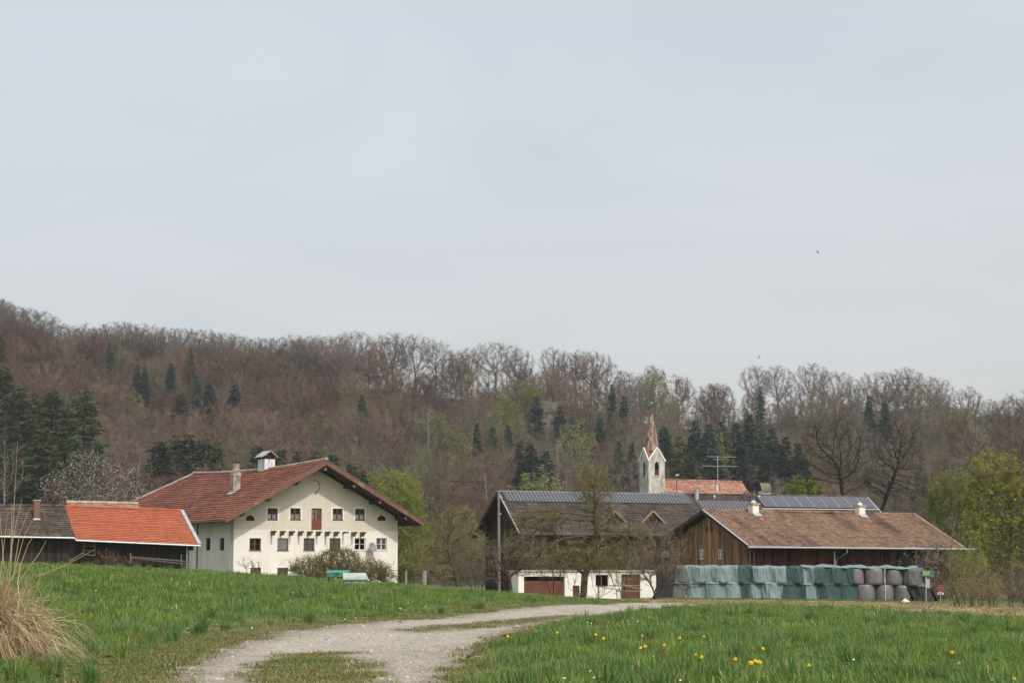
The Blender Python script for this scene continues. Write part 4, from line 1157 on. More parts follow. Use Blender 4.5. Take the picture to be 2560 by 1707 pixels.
# lamp post before the nave
q = W(1692, 1240, 250)
v = MB(); v.tube([(q.x, q.y, tz(q.x, q.y)), (q.x, q.y, W(1692, 1188, 250).z)], [.09, .06], 8)
lp = v.build('street_lamp', M_plank_grey); tag(lp, 'slim pale lamp post standing before the red nave roof', 'lamp post')
qz = W(1692, 1188, 250).z
MB().box(q.x - .12, q.x + .3, q.y - .09, q.y + .09, qz, qz + .13).build('lamp_head', M_white_metal, lp)

# ------------------------------------------------------------------ plank barn at the right
PR = R(30)
_r = W(1757, 1277, 144.0)
K_ = Frame(_r.x, _r.y, 0.0, PR)
rb = empty('plank_barn', K_.o, PR, 'brown plank barn with long sandy tiled roof behind the wrapped bales', 'barn')
kz = K_.loc(_r)[2]; kb = 6.2
kex, kez = K_.hit(1872, 1366, -kb)
ksl = (kz - kez) / kb
KE = K_.hit(2412, 1367.5, -kb)[0]; KR = K_.hit(2285, 1281, 0)[0]
slope(rb, (kex, -kb, kez), (KE, -kb, kez), (KE, 0, kz), (0, 0, kz), M_tile_sand, .21, .235, .04, clip=[(0, 0), (1, 0), ((KR) / KE, 1), (0, 1)], seed=51, jit=.012,
      sag=lambda s, t: .05 * t * math.sin(s * 9) + .02 * math.sin(s * 31 + t * 5) + .05)
slope(rb, (KE, kb, kez), (kex, kb, kez), (0, 0, kz), (KE, 0, kz), M_tile_sand, .3, .35, .04, clip=[(0, 0), (1, 0), (1, 1), (1 - KR / KE, 1)], seed=52)
MB().prism([(KE, -kb, kez), (KE, kb, kez), (KR, 0, kz)], (-.02, 0, -.1)).build('hip_roof', M_tile_sand, rb)
ridge_caps(rb, (0, 0, kz + .09), (KR, 0, kz + .09), M_tile_sand, .1, .36)
ridge_caps(rb, (KR, 0, kz + .12), (KE, -kb, kez + .06), M_ridge_pale, .07, .36)
for sy in (-1, 1):
    MB().beam((kex - .03, sy * kb, kez - .03), (-.03, 0, kz - .03), .05, .24).build('verge_board', M_beam, rb)
MB().beam((kex - .04, -kb, kez + .1), (-.04, 0, kz + .12), .14, .03).build('verge_flashing', M_zinc, rb)
gutter(rb, (kex - .1, -kb - .07, kez - .03), (KE + .9, -kb - .07, kez - .03), M_zinc, .07)
gx = kex + 1.15; gw = 4.9
def kop(a, b_, t, bt):
    y0, z1 = K_.hitx(a, t, gx); y1, z0 = K_.hitx(b_, bt, gx); return (gw - y0, gw - y1, z0, z1)
kwin = [kop(1749, 1761, 1373, 1398), kop(1796, 1809, 1373, 1397)]
khole = [kop(1766.5, 1772, 1316, 1328), kop(1780, 1785, 1316, 1328)]
planks(rb, (gx, gw, 0), (0, -1, 0), (-1, 0, 0), 2 * gw, -.3, lambda u: kz - ksl * abs(gw - u) - .22, .2, M_plank_warm, seed=53, skip=kwin + khole, gap=.012)
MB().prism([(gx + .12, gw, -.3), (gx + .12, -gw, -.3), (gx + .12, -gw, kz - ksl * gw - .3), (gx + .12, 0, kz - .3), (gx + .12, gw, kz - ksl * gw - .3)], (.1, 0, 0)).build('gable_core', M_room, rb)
for o in kwin:
    window(rb, (gx - .05, gw, 0), (0, -1, 0), (1, 0, 0), *o, fm=M_frame_white, d=.03, bw=.075, sill=M_frame_wood, grid=(2, 2))
for sx in (.5,):
    pass
MB().beam((gx - .06, 0, kz - 1.15), (gx - .06, 0, kz - .25), .05, .05).build('lightning_rod', M_zinc, rb)
q = K_.hitx(1727, 1324, gx - .1)
MB().box(gx - .12, gx - .04, q[0] - .35, q[0] + .35, q[1] - .22, q[1] + .22).build('hatch_board', M_plank_warm, rb)
planks(rb, (gx, -gw, 0), (1, 0, 0), (0, -1, 0), KE - gx - 1.2, -.3, lambda u: kz - ksl * gw - .2, .24, mat('plank_red_brown', (0.055, 0.022, 0.016), (0.09, 0.038, 0.027), 2, .9, stretch=(3, 3, .3), obj_rnd=.45, c3=(0.02, 0.012, 0.01), c3scale=.8), seed=54, gap=.012)  # front planks coloured darker to stand in for the eave's shade
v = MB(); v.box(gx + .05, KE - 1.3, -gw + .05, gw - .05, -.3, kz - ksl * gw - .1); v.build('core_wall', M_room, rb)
for i, px in enumerate((1885, 2086, 2230, 2290)):
    x = K_.hit(px, 1390, -gw - .25)[0]
    MB().box(x - .04, x + .04, -gw - .3, -gw - .2, -.3, kez - .25).build('wall_post', M_plank_grey if i != 1 else M_white_metal, rb)
x = K_.hit(2118, 1380, -kb)[0]; x2 = K_.hit(2092, 1395, -gw - .2)[0]
MB().tube([(x, -kb - .05, kez - .05), (x, -kb + .05, kez - .35), (x2, -gw - .12, kez - .85), (x2, -gw - .12, -.3)], .05, 6).build('downpipe', M_zinc, rb)
# two white chimneys
for px, pt, pbm in ((1884, 1257, 1289), (2150, 1262, 1292)):
    q = V3(on_slope(K_, px, pbm - 2, (0, 0, kz), (0, -ksl, 1))); zt_ = K_.hit(px, pt, q.y)[1]
    v = MB(); v.box(q.x - .28, q.x + .28, q.y - .28, q.y + .28, q.z - .4, zt_ - .12); c1 = v.build('chimney', M_white_chim, rb)
    v = MB(); v.box(q.x - .36, q.x + .36, q.y - .36, q.y + .36, zt_ - .118, zt_ - .02); v.build('chimney_slab', M_chimney, c1)
    v = MB(); v.lathe([(.2, zt_ - .018), (.2, zt_ + .06), (.12, zt_ + .16), (.03, zt_ + .2)], 10, (q.x, q.y, 0)); v.build('chimney_pot', M_white_metal, c1)
    MB().prism([(q.x - .34, q.y - .62, q.z - .1), (q.x + .34, q.y - .62, q.z - .1), (q.x + .34, q.y - .27, q.z + .12), (q.x - .34, q.y - .27, q.z + .12)], (0, 0, .03)).build('chimney_flashing', M_zinc, c1)
    if px < 2000: MB().tube([(q.x + .1, q.y, zt_ + .1), (q.x + .1, q.y, zt_ + .95)], .012, 4).build('lightning_rod', M_zinc, c1)

# ------------------------------------------------------------------ trees
def colonize(att, roots, parents, step=0.5, infl=4.0, kill=0.9, maxit=140, up=0.12, seed=0, jit=0.18, inert=0.5):
    """space colonisation: grows a branching skeleton through the attractor points"""
    rng = np.random.default_rng(seed)
    cap = 9000
    N = np.zeros((cap, 3)); par = np.full(cap, -1, int); n = len(roots)
    N[:n] = roots; par[:n] = parents
    att = np.asarray(att, float)
    dmin = np.full(len(att), 1e9); near = np.zeros(len(att), int)
    def upd(lo, hi):
        nonlocal dmin, near
        d = np.linalg.norm(att[:, None] - N[None, lo:hi], axis=2)
        k = d.argmin(1); dd = d[np.arange(len(att)), k]
        m = dd < dmin; dmin[m] = dd[m]; near[m] = k[m] + lo
    upd(0, n)
    stale = 0; n_att0 = len(att)
    for it in range(maxit):
        act = dmin < infl
        if not act.any():
            act = dmin <= dmin.min() + 1e-6
        ids = near[act]; v = att[act] - N[ids]; v /= np.linalg.norm(v, axis=1)[:, None] + 1e-9
        acc = np.zeros((n, 3)); np.add.at(acc, ids, v)
        g = np.unique(ids)
        d = acc[g]; d /= np.linalg.norm(d, axis=1)[:, None] + 1e-9
        pg = par[g]; di = N[g] - N[np.maximum(pg, 0)]; di[pg < 0] = 0
        d = d + di / step * inert
        d += rng.normal(0, jit, d.shape); d[:, 2] += up
        d /= np.linalg.norm(d, axis=1)[:, None] + 1e-9
        m = len(g)
        if n + m > cap: break
        N[n:n + m] = N[g] + d * step; par[n:n + m] = g
        upd(n, n + m); n += m
        keep = dmin > kill
        stale = 0 if (~keep).any() else stale + 1
        if stale > 7 and len(att) < n_att0: break
        att = att[keep]; dmin = dmin[keep]; near = near[keep]
        if len(att) == 0: break
    return N[:n].copy(), par[:n].copy()

def pipe_radii(N, par, tip=0.012, e=2.3, rmax=None):
    n = len(N); a = np.zeros(n)
    nch = np.bincount(par[par >= 0], minlength=n)
    a[nch == 0] = tip ** e
    for i in range(n - 1, -1, -1):
        if a[i] == 0: a[i] = tip ** e
        if par[i] >= 0: a[par[i]] += a[i]
    r = a ** (1 / e)
    if rmax: r = np.minimum(r, rmax * (r / r.max()) ** 0.85) if r.max() > rmax else r * 1.0
    return r, nch

def seg_tubes(P0, P1, r0, r1, k):
    """tapered k-sided tubes without caps, vectorised"""
    P0 = np.asarray(P0); P1 = np.asarray(P1); n = len(P0)
    d = P1 - P0; d /= np.linalg.norm(d, axis=1)[:, None] + 1e-9
    ref = np.where(np.abs(d[:, 2:3]) > 0.9, np.array([[1.0, 0, 0]]), np.array([[0, 0, 1.0]]))
    a = np.cross(d, ref); a /= np.linalg.norm(a, axis=1)[:, None] + 1e-9
    b = np.cross(d, a)
    t = 2 * np.pi * np.arange(k) / k
    ring = a[:, None] * np.cos(t)[None, :, None] + b[:, None] * np.sin(t)[None, :, None]
    V = np.concatenate([P0[:, None] + ring * np.asarray(r0)[:, None, None], P1[:, None] + ring * np.asarray(r1)[:, None, None]], 1).reshape(-1, 3)
    base = np.arange(n)[:, None] * 2 * k; j = np.arange(k); j2 = (j + 1) % k
    q = np.stack([base + j, base + j2, base + k + j2, base + k + j], -1).reshape(-1, 4)
    return V, q

def cones(P0, P1, r):
    """three-sided spikes (twigs)"""
    P0 = np.asarray(P0); P1 = np.asarray(P1); n = len(P0)
    d = P1 - P0; d /= np.linalg.norm(d, axis=1)[:, None] + 1e-9
    ref = np.where(np.abs(d[:, 2:3]) > 0.9, np.array([[1.0, 0, 0]]), np.array([[0, 0, 1.0]]))
    a = np.cross(d, ref); a /= np.linalg.norm(a, axis=1)[:, None] + 1e-9
    b = np.cross(d, a)
    t = 2 * np.pi * np.arange(3) / 3
    ring = (a[:, None] * np.cos(t)[None, :, None] + b[:, None] * np.sin(t)[None, :, None]) * np.asarray(r)[:, None, None]
    V = np.concatenate([P0[:, None] + ring, P1[:, None]], 1).reshape(-1, 3)
    base = np.arange(n)[:, None] * 4
    f = np.array([[0, 1, 3], [1, 2, 3], [2, 0, 3]])
    return V, (base[:, :, None] + f[None]).reshape(-1, 3)

def leaf_tris(C, size, rng, flat=0.4):
    """small diamond leaves at the points C"""
    n = len(C)
    u = rng.normal(size=(n, 3)); u[:, 2] *= flat; u /= np.linalg.norm(u, axis=1)[:, None]
    w = np.cross(u, rng.normal(size=(n, 3))); w /= np.linalg.norm(w, axis=1)[:, None] + 1e-9
    s = size * rng.uniform(0.6, 1.3, (n, 1))
    V = np.stack([C - u * s, C + w * s * 0.45, C + u * s, C - w * s * 0.45], 1).reshape(-1, 3)
    q = np.arange(n * 4).reshape(-1, 4)
    return V, q

def ell_points(rng, c, r, n, shell=0.45):
    """points in an ellipsoid, denser towards the shell"""
    v = rng.normal(size=(n, 3)); v /= np.linalg.norm(v, axis=1)[:, None]
    rad = shell + (1 - shell) * rng.random(n) ** 0.6
    return np.asarray(c) + v * rad[:, None] * np.asarray(r)

def skeleton_meshes(name, N, par, tip, rmax, wood, twig, twigs=4, tlen=(0.5, 1.1), tr=0.016, tup=0.35, tspread=0.7, droop=0.0,
                    leaf=None, leaf_n=0, leaf_s=0.12, seed=0, thin=0.05, e=2.3, twig_lim=0.06, rscale=1.0):
    """returns (wood mesh, crown mesh) of one plant"""
    rng = np.random.default_rng(seed)
    r, nch = pipe_radii(N, par, tip, e, rmax)
    c = np.where(par >= 0)[0]; p = par[c]; r0_ = r.copy()
    r = r * (1 + (rscale - 1) * np.clip(r / (thin * 1.5), 0, 1))
    thin = min(thin, r.max() * .45)
    big = r[p] > thin
    def tubes(idx, k):
        return seg_tubes(N[par[idx]], N[idx], np.minimum(r[par[idx]], r[idx] * 1.35), r[idx], k)
    V1, q1 = tubes(c[big], 6)
    wm_ = fast_mesh(name + '_wood', V1, [q1], wood, smooth=True)
    V2, q2 = tubes(c[~big], 3)
    # twigs
    src = c[r0_[c] < twig_lim]
    src = np.repeat(src, twigs)
    src = src[rng.random(len(src)) < 0.95]
    d = N[src] - N[par[src]]; d /= np.linalg.norm(d, axis=1)[:, None] + 1e-9
    t = rng.random((len(src), 1))
    P0 = N[par[src]] * (1 - t) + N[src] * t
    dd = d * 0.8 + rng.normal(0, tspread, d.shape); dd[:, 2] += tup - droop
    dd /= np.linalg.norm(dd, axis=1)[:, None] + 1e-9
    ln = rng.uniform(*tlen, (len(src), 1))
    P1 = P0 + dd * ln
    V3_, f3 = cones(P0, P1, np.full(len(src), tr))
    # side twiglets
    P0b = P0 + (P1 - P0) * rng.uniform(0.3, 0.8, (len(src), 1))
    db = dd + rng.normal(0, tspread * 0.9, dd.shape); db[:, 2] += (tup - droop) * 0.6; db /= np.linalg.norm(db, axis=1)[:, None] + 1e-9
    P1b = P0b + db * ln * 0.6
    V4, f4 = cones(P0b, P1b, np.full(len(src), tr * 0.75))
    Vs = [V2, V3_, V4]; o1 = len(V2); o2 = o1 + len(V3_); o3 = o2 + len(V4)
    tri = np.concatenate([f3 + o1, f4 + o2]); quads = q2
    mats = [twig]; mi = None
    if leaf_n:
        ends = np.concatenate([P1, P1b, P0b]); k = rng.integers(0, len(ends), leaf_n)
        C = ends[k] + rng.normal(0, 0.06, (leaf_n, 3))
        V5, q5 = leaf_tris(C, leaf_s, rng)
        Vs.append(V5); mats = [twig, leaf]
        quads_all = [quads, q5 + o3]
        mi = np.concatenate([np.zeros(len(quads), int), np.ones(len(q5), int), np.zeros(len(tri), int)])
        cm_ = fast_mesh(name + '_crown', np.concatenate(Vs), quads_all + [tri], mats, mi=mi)
    else:
        cm_ = fast_mesh(name + '_crown', np.concatenate(Vs), [quads, tri], mats)
    return wm_, cm_

def join_meshes(name, meshes):
    """one mesh out of several (for far trees without parts)"""
    Vs, polys3, polys4, m3, m4, mats, off = [], [], [], [], [], [], 0
    for me_ in meshes:
        n = len(me_.vertices); co = np.empty(n * 3, np.float32); me_.vertices.foreach_get('co', co); Vs.append(co.reshape(-1, 3))
        np_ = len(me_.polygons); ls = np.empty(np_, np.int32); lt = np.empty(np_, np.int32); mi = np.empty(np_, np.int32); li = np.empty(len(me_.loops), np.int32)
        me_.polygons.foreach_get('loop_start', ls); me_.polygons.foreach_get('loop_total', lt); me_.polygons.foreach_get('material_index', mi); me_.loops.foreach_get('vertex_index', li)
        mo = len(mats); mats += list(me_.materials)
        for k, P_, M_ in ((3, polys3, m3), (4, polys4, m4)):
            s = ls[lt == k]
            if len(s): P_.append(li[s[:, None] + np.arange(k)] + off); M_.append(mi[lt == k] + mo)
        off += n
    polys, mis = [], []
    if polys4: polys.append(np.concatenate(polys4)); mis.append(np.concatenate(m4))
    if polys3: polys.append(np.concatenate(polys3)); mis.append(np.concatenate(m3))
    return fast_mesh(name, np.concatenate(Vs), polys, mats, mi=np.concatenate(mis))

def tree_mat(name, a, b_, rnd=0.25, transl=None, hue=None):
    return mat(name, a, b_, 0.35, 0.95, obj_rnd=rnd, spec=0.1, transl=transl, coords='World')
M_bark = tree_mat('bark_grey', (0.085, 0.075, 0.062), (0.125, 0.112, 0.095))
M_bark_dark = tree_mat('bark_dark', (0.035, 0.028, 0.022), (0.055, 0.045, 0.035))
M_bark_moss = tree_mat('bark_mossy', (0.065, 0.06, 0.035), (0.11, 0.095, 0.06))
M_twig_russet = tree_mat('twig_russet', (0.115, 0.073, 0.058), (0.155, 0.10, 0.08), 0.38)
M_twig_brown = tree_mat('twig_brown', (0.11, 0.086, 0.06), (0.15, 0.12, 0.083), 0.38)
M_twig_grey = tree_mat('twig_grey', (0.125, 0.112, 0.095), (0.17, 0.15, 0.125), 0.25)
M_twig_pink = tree_mat('twig_pinkish', (0.14, 0.094, 0.076), (0.18, 0.122, 0.10), 0.3)
M_twig_bud = tree_mat('twig_budding', (0.115, 0.105, 0.058), (0.155, 0.14, 0.08), 0.3)
M_twig_olive = tree_mat('twig_olive', (0.15, 0.135, 0.06), (0.21, 0.185, 0.09), 0.2)
M_twig_dark = tree_mat('twig_dark', (0.055, 0.045, 0.034), (0.085, 0.068, 0.05), 0.2)
M_leaf_lime = tree_mat('leaf_lime', (0.16, 0.20, 0.035), (0.23, 0.27, 0.05), 0.2, transl=0.35)
M_leaf_olive = tree_mat('leaf_olive', (0.15, 0.15, 0.03), (0.22, 0.20, 0.045), 0.2, transl=0.35)
M_leaf_pale = tree_mat('leaf_pale', (0.19, 0.21, 0.09), (0.25, 0.27, 0.12), 0.2, transl=0.3)
M_needle = tree_mat('needles_blue_green', (0.034, 0.058, 0.044), (0.058, 0.088, 0.064), 0.35)
M_needle_d = tree_mat('needles_dark', (0.026, 0.047, 0.037), (0.044, 0.07, 0.052), 0.35)
M_needle_g = tree_mat('needles_green', (0.05, 0.068, 0.03), (0.08, 0.102, 0.046), 0.35)
M_blossom = mat('blossom_white', (0.52, 0.46, 0.44), (0.64, 0.58, 0.55), 3, 0.8, transl=0.25)

def make_beech(seed, H=18.0, Rc=4.6, twig=None, bark=None, low=0.32, natt=520, twigs=4, tr=0.02, vase=True, leaf=None, leaf_n=0, leaf_s=.2, tlen=(.6, 1.3), kill=1.0):
    rng = np.random.default_rng(seed)
    att = ell_points(rng, (0, 0, H * (low + 1) / 2), (Rc, Rc, H * (1 - low) / 2), natt, .35)
    # lean the crown base inward: more spread up high
    k = (att[:, 2] / H - low) / (1 - low); att[:, :2] *= (0.45 + 0.62 * np.sqrt(np.clip(k, 0, 1)))[:, None] if vase else 1
    nt_ = max(3, int(H * low * .8 / .6))
    tp = np.zeros((nt_, 3)); tp[:, 2] = np.linspace(0, H * low * .8, nt_); tp[:, :2] += np.cumsum(rng.normal(0, .05, (nt_, 2)), 0)
    N, par = colonize(att, tp, np.arange(nt_) - 1, step=.6, infl=6.0, kill=kill, up=.16 if vase else .06, seed=seed, jit=.07, inert=.7)
    return skeleton_meshes('beech%d' % seed, N, par, .018, .34, bark or M_bark, twig or M_twig_brown, twigs, tlen, tr, .12, .8, leaf=leaf, leaf_n=leaf_n, leaf_s=leaf_s, seed=seed, thin=.07, twig_lim=.075, rscale=1.6)

def make_spruce(seed, H=20.0, Rb=3.2, needle=None, n=13000, droop=.45):
    """conifer: trunk, whorled boughs, hanging sprays"""
    rng = np.random.default_rng(seed); needle = needle or M_needle
    tm = MB().tube([(0, 0, 0), (0, 0, H * .5), (0, 0, H * .98)], [.22, .14, .02], 7).mesh('spruce_trunk', M_bark_dark, True)
    nw = int(H * 2.7); P0, P1 = [], []
    for i in range(nw):
        z = H * (.07 + .92 * (i + rng.random() * .6) / nw); f = 1 - z / H
        rr = Rb * (f ** .8) * rng.uniform(.62, 1.15) + .1
        for j in range(rng.integers(5, 9)):
            t = rng.random() * 2 * np.pi; ln = rr * rng.uniform(.65, 1.1)
            P0.append((0, 0, z)); P1.append((ln * np.cos(t), ln * np.sin(t), z - ln * droop * rng.uniform(.3, 1.2) + ln * .1))
    P0 = np.array(P0); P1 = np.array(P1); L_ = np.linalg.norm(P1 - P0, axis=1)
    Vb, qb = seg_tubes(P0, P1, .03 + .01 * L_, np.full(len(L_), .01), 3)
    k = rng.choice(len(L_), n, p=L_ ** 1.3 / (L_ ** 1.3).sum())
    t = .15 + .9 * rng.random((n, 1)) ** .7
    C = P0[k] * (1 - t) + P1[k] * t
    d = P1[k] - P0[k]; d /= np.linalg.norm(d, axis=1)[:, None] + 1e-9
    dr = d * .8 + rng.normal(0, .45, (n, 3)); dr[:, 2] -= .35; dr /= np.linalg.norm(dr, axis=1)[:, None]
    ln = rng.uniform(.28, .6, (n, 1)); w = np.cross(dr, rng.normal(size=(n, 3))); w /= np.linalg.norm(w, axis=1)[:, None] + 1e-9
    wd = rng.uniform(.045, .10, (n, 1))
    V = np.stack([C - w * wd * .5, C + w * wd * .5, C + dr * ln * .6 + w * wd * .7, C + dr * ln, C + dr * ln * .6 - w * wd * .7], 1).reshape(-1, 3)
    pent = np.arange(n * 5).reshape(-1, 5)
    cm_ = fast_mesh('spruce_crown', np.concatenate([Vb, V]), [qb, pent + len(Vb)], needle)
    return tm, cm_

def place(kind_name, meshes, loc, s=(1, 1, 1), rz=0.0, label=None, cat='tree', group=None, parts=('trunk', 'crown')):
    if isinstance(meshes, bpy.types.Mesh):
        o = link(kind_name, meshes, None, loc, rz); o.scale = s
    else:
        o = empty(kind_name, loc, rz); o.scale = s
        for nm, me_ in zip(parts, meshes): link(nm, me_, o)
    tag(o, label, cat, group)
    return o

# --- library of far trees
rngF = np.random.default_rng(77)
sky_lib = [make_beech(100 + i, 18, rr, tw, M_bark, lo, 1000, 8, .016, tlen=(.45, 1.2), kill=.9) for i, (rr, tw, lo) in enumerate(
    [(6.4, M_twig_grey, .38), (7.0, M_twig_brown, .34), (5.6, M_twig_grey, .44), (7.2, M_twig_grey, .40), (5.0, M_twig_brown, .46), (3.4, M_twig_grey, .5)])]
slope_lib = [join_meshes('slope_beech', make_beech(200 + i, 15, rr, tw, M_bark, .12, 620, 7, .026, vase=False, tlen=(.6, 1.5), kill=1.05)) for i, (rr, tw) in enumerate(
    [(4.8, M_twig_russet), (5.4, M_twig_russet), (4.6, M_twig_brown), (5.2, M_twig_brown), (4.2, M_twig_grey), (5.0, M_twig_pink), (4.6, M_twig_bud)])]
pale_lib = [join_meshes('budding_tree', make_beech(300 + i, 13, rr, M_twig_olive, M_bark, .15, 380, 4, .022, vase=False, leaf=lf, leaf_n=5200, leaf_s=.17)) for i, (rr, lf) in enumerate([(3.6, M_leaf_pale), (3.2, M_leaf_lime)])]
spr_lib = [make_spruce(400 + i, 20, rb_, nd_, 22000, dr_) for i, (rb_, nd_, dr_) in enumerate([(3.0, M_needle, .4), (3.7, M_needle, .25), (3.6, M_needle_g, .6), (2.8, M_needle_g, .5), (3.3, M_needle_d, .35), (4.2, M_needle_g, .3)])]

SX = [-200, 0, 40, 95, 140, 180, 250, 300, 340, 480, 560, 640, 700, 760, 835, 900, 950, 1025, 1075, 1150, 1200, 1240, 1290, 1330, 1380, 1430, 1480, 1520, 1560, 1590, 1630, 1660, 1710, 1765, 1800, 1840, 1870, 1910, 1940, 1990, 2050, 2100, 2150, 2175, 2200, 2220, 2280, 2340, 2400, 2460, 2500, 2540, 2760]
SY = [725, 745, 760, 775, 805, 812, 822, 804, 811, 816, 828, 843, 838, 840, 833, 824, 835, 830, 850, 866, 870, 853, 866, 885, 868, 876, 880, 895, 928, 930, 908, 936, 944, 944, 958, 916, 912, 914, 913, 908, 907, 925, 955, 965, 927, 914, 920, 945, 958, 982, 1004, 992, 1000]

def far_tree(name, lib, px, ytop, D, label, group, wscale=1.0, base_h=18.0, pick=None, cat='tree', maxs=None):
    X = W(px, ytop, D).x; zb_ = tz(X, D); top = W(px, ytop, D).z
    h = max(top - zb_, 3.0); s = h / base_h
    me_ = lib[pick if pick is not None else int(rngF.integers(len(lib)))]
    sw = s * wscale if maxs is None else min(s * wscale, maxs)
    return place(name, me_, (X, D, zb_ - .2), (sw, sw, s), rngF.random() * 6.28, label, cat, group)

# skyline: individual crowns against the sky
px = -70.0
def sky_label(px, i):
    if px < 520: return 'bare crown on the skyline of the hill at the far left'
    if px < 860: return 'bare crown on the skyline above the farmhouse roof'
    if px < 1240: return 'bare beech on the ridge between farmhouse and timber house'
    if px < 1570: return 'bare open crowned beech on the ridge above the timber house'
    if px < 1800: return 'bare small crown on the ridge around the church spire'
    if px < 2160: return 'bare beech on the ridge above the rear house collectors'
    return 'bare beech on the ridge at the far right'
i = 0
while px < 2640:
    y = float(np.interp(px, SX, SY)) + rngF.uniform(-4, 5)
    lab = sky_label(px, i)
    thin = 1570 < px < 1820
    far_tree('ridge_beech', sky_lib, px, y, rngF.uniform(606, 628), lab, lab.replace('bare ', 'bare trees: ')[:60], rngF.uniform(.85, 1.3), 18.0, pick=(int(rngF.choice([2, 4, 5])) if thin else int(rngF.choice([0, 1, 3, 2, 0, 3]))))
    if rngF.random() < (.6 if px < 850 else .12):
        far_tree('ridge_beech', sky_lib, px + rngF.uniform(8, 22), y + rngF.uniform(14, 40), rngF.uniform(585, 606), lab, lab.replace('bare ', 'bare trees: ')[:60], rngF.uniform(.9, 1.1), 18.0)
    px += rngF.uniform(26, 44) if px < 850 else rngF.uniform(38, 92)
    i += 1

# wooded slope: the nearest 290 as things, the rest as one stuff object
pts = []
cell = {}
tries = 0
while tries < 26000 and len(pts) < 2200:
    tries += 1
    Yv = 352 + (618 - 352) * rngF.random() ** .9; u = rngF.uniform(-.30, .30); Xv = u * Yv
    key = (int(Xv // 6), int(Yv // 6)); ok = True
    for a in (-1, 0, 1):
        for b_ in (-1, 0, 1):
            for q in cell.get((key[0] + a, key[1] + b_), ()):
                if (q[0] - Xv) ** 2 + (q[1] - Yv) ** 2 < 6.0 ** 2: ok = False
    if ok and Yv > np.interp(1280 + FPX * u, [700, 1000], [650, 548]): ok = rngF.random() < .06
    if ok:
        cell.setdefault(key, []).append((Xv, Yv)); pts.append((Xv, Yv))
pts = np.array(pts); pz = TZ(pts[:, 0], pts[:, 1])
ppx = 1280 + FPX * pts[:, 0] / pts[:, 1]
order = np.argsort(pts[:, 1])
# colour belongs to the species patch: russet at the left, greyer at the right
nz_ = vnoise(pts[:, 0], pts[:, 1], 38, 11)
def species(k):
    g = (ppx[k] - 600) / 1700 + (nz_[k] - .5) * 1.3
    r_ = rngF.random()
    if g < .22: return int(rngF.choice([0, 1, 5, 0, 1, 2, 6, 3]))
    if g < .6: return int(rngF.choice([2, 3, 5, 2, 4, 0, 6]))
    return int(rngF.choice([3, 4, 4, 2, 6]))
sp_ix = np.array([species(k) for k in range(len(pts))])
sc_ = rngF.uniform(.7, 1.2, len(pts)) * (.85 + .3 * vnoise(pts[:, 0], pts[:, 1], 25, 17))
vis = [k for k in order if -80 < ppx[k] < 2640]
near_ids = vis[:290]
def slope_label(k):
    c_ = ('russet', 'russet', 'brown', 'brown', 'grey', 'pinkish', 'olive budding')[sp_ix[k]]; p_ = ppx[k]
    z_ = ('behind the low barn' if p_ < 300 else 'above the farmhouse hip' if p_ < 560 else 'above the farmhouse ridge' if p_ < 880 else 'right of the farmhouse gable' if p_ < 1180 else 'above the solar strip' if p_ < 1600
          else 'behind the church nave' if p_ < 1900 else 'behind the dark oaks' if p_ < 2250 else 'above the lime willow')
    return 'bare %s tree at the foot of the wooded slope, %s' % (c_, z_)
for k in near_ids:
    o = place('slope_beech', slope_lib[sp_ix[k]], (pts[k, 0], pts[k, 1], pz[k] - .2), (sc_[k] * rngF.uniform(.9, 1.15),) * 2 + (sc_[k],), rngF.random() * 6.28,
              slope_label(k), 'tree', slope_label(k).replace(' tree', ' trees'))
rest = np.array([k for k in order if k not in set(near_ids)])

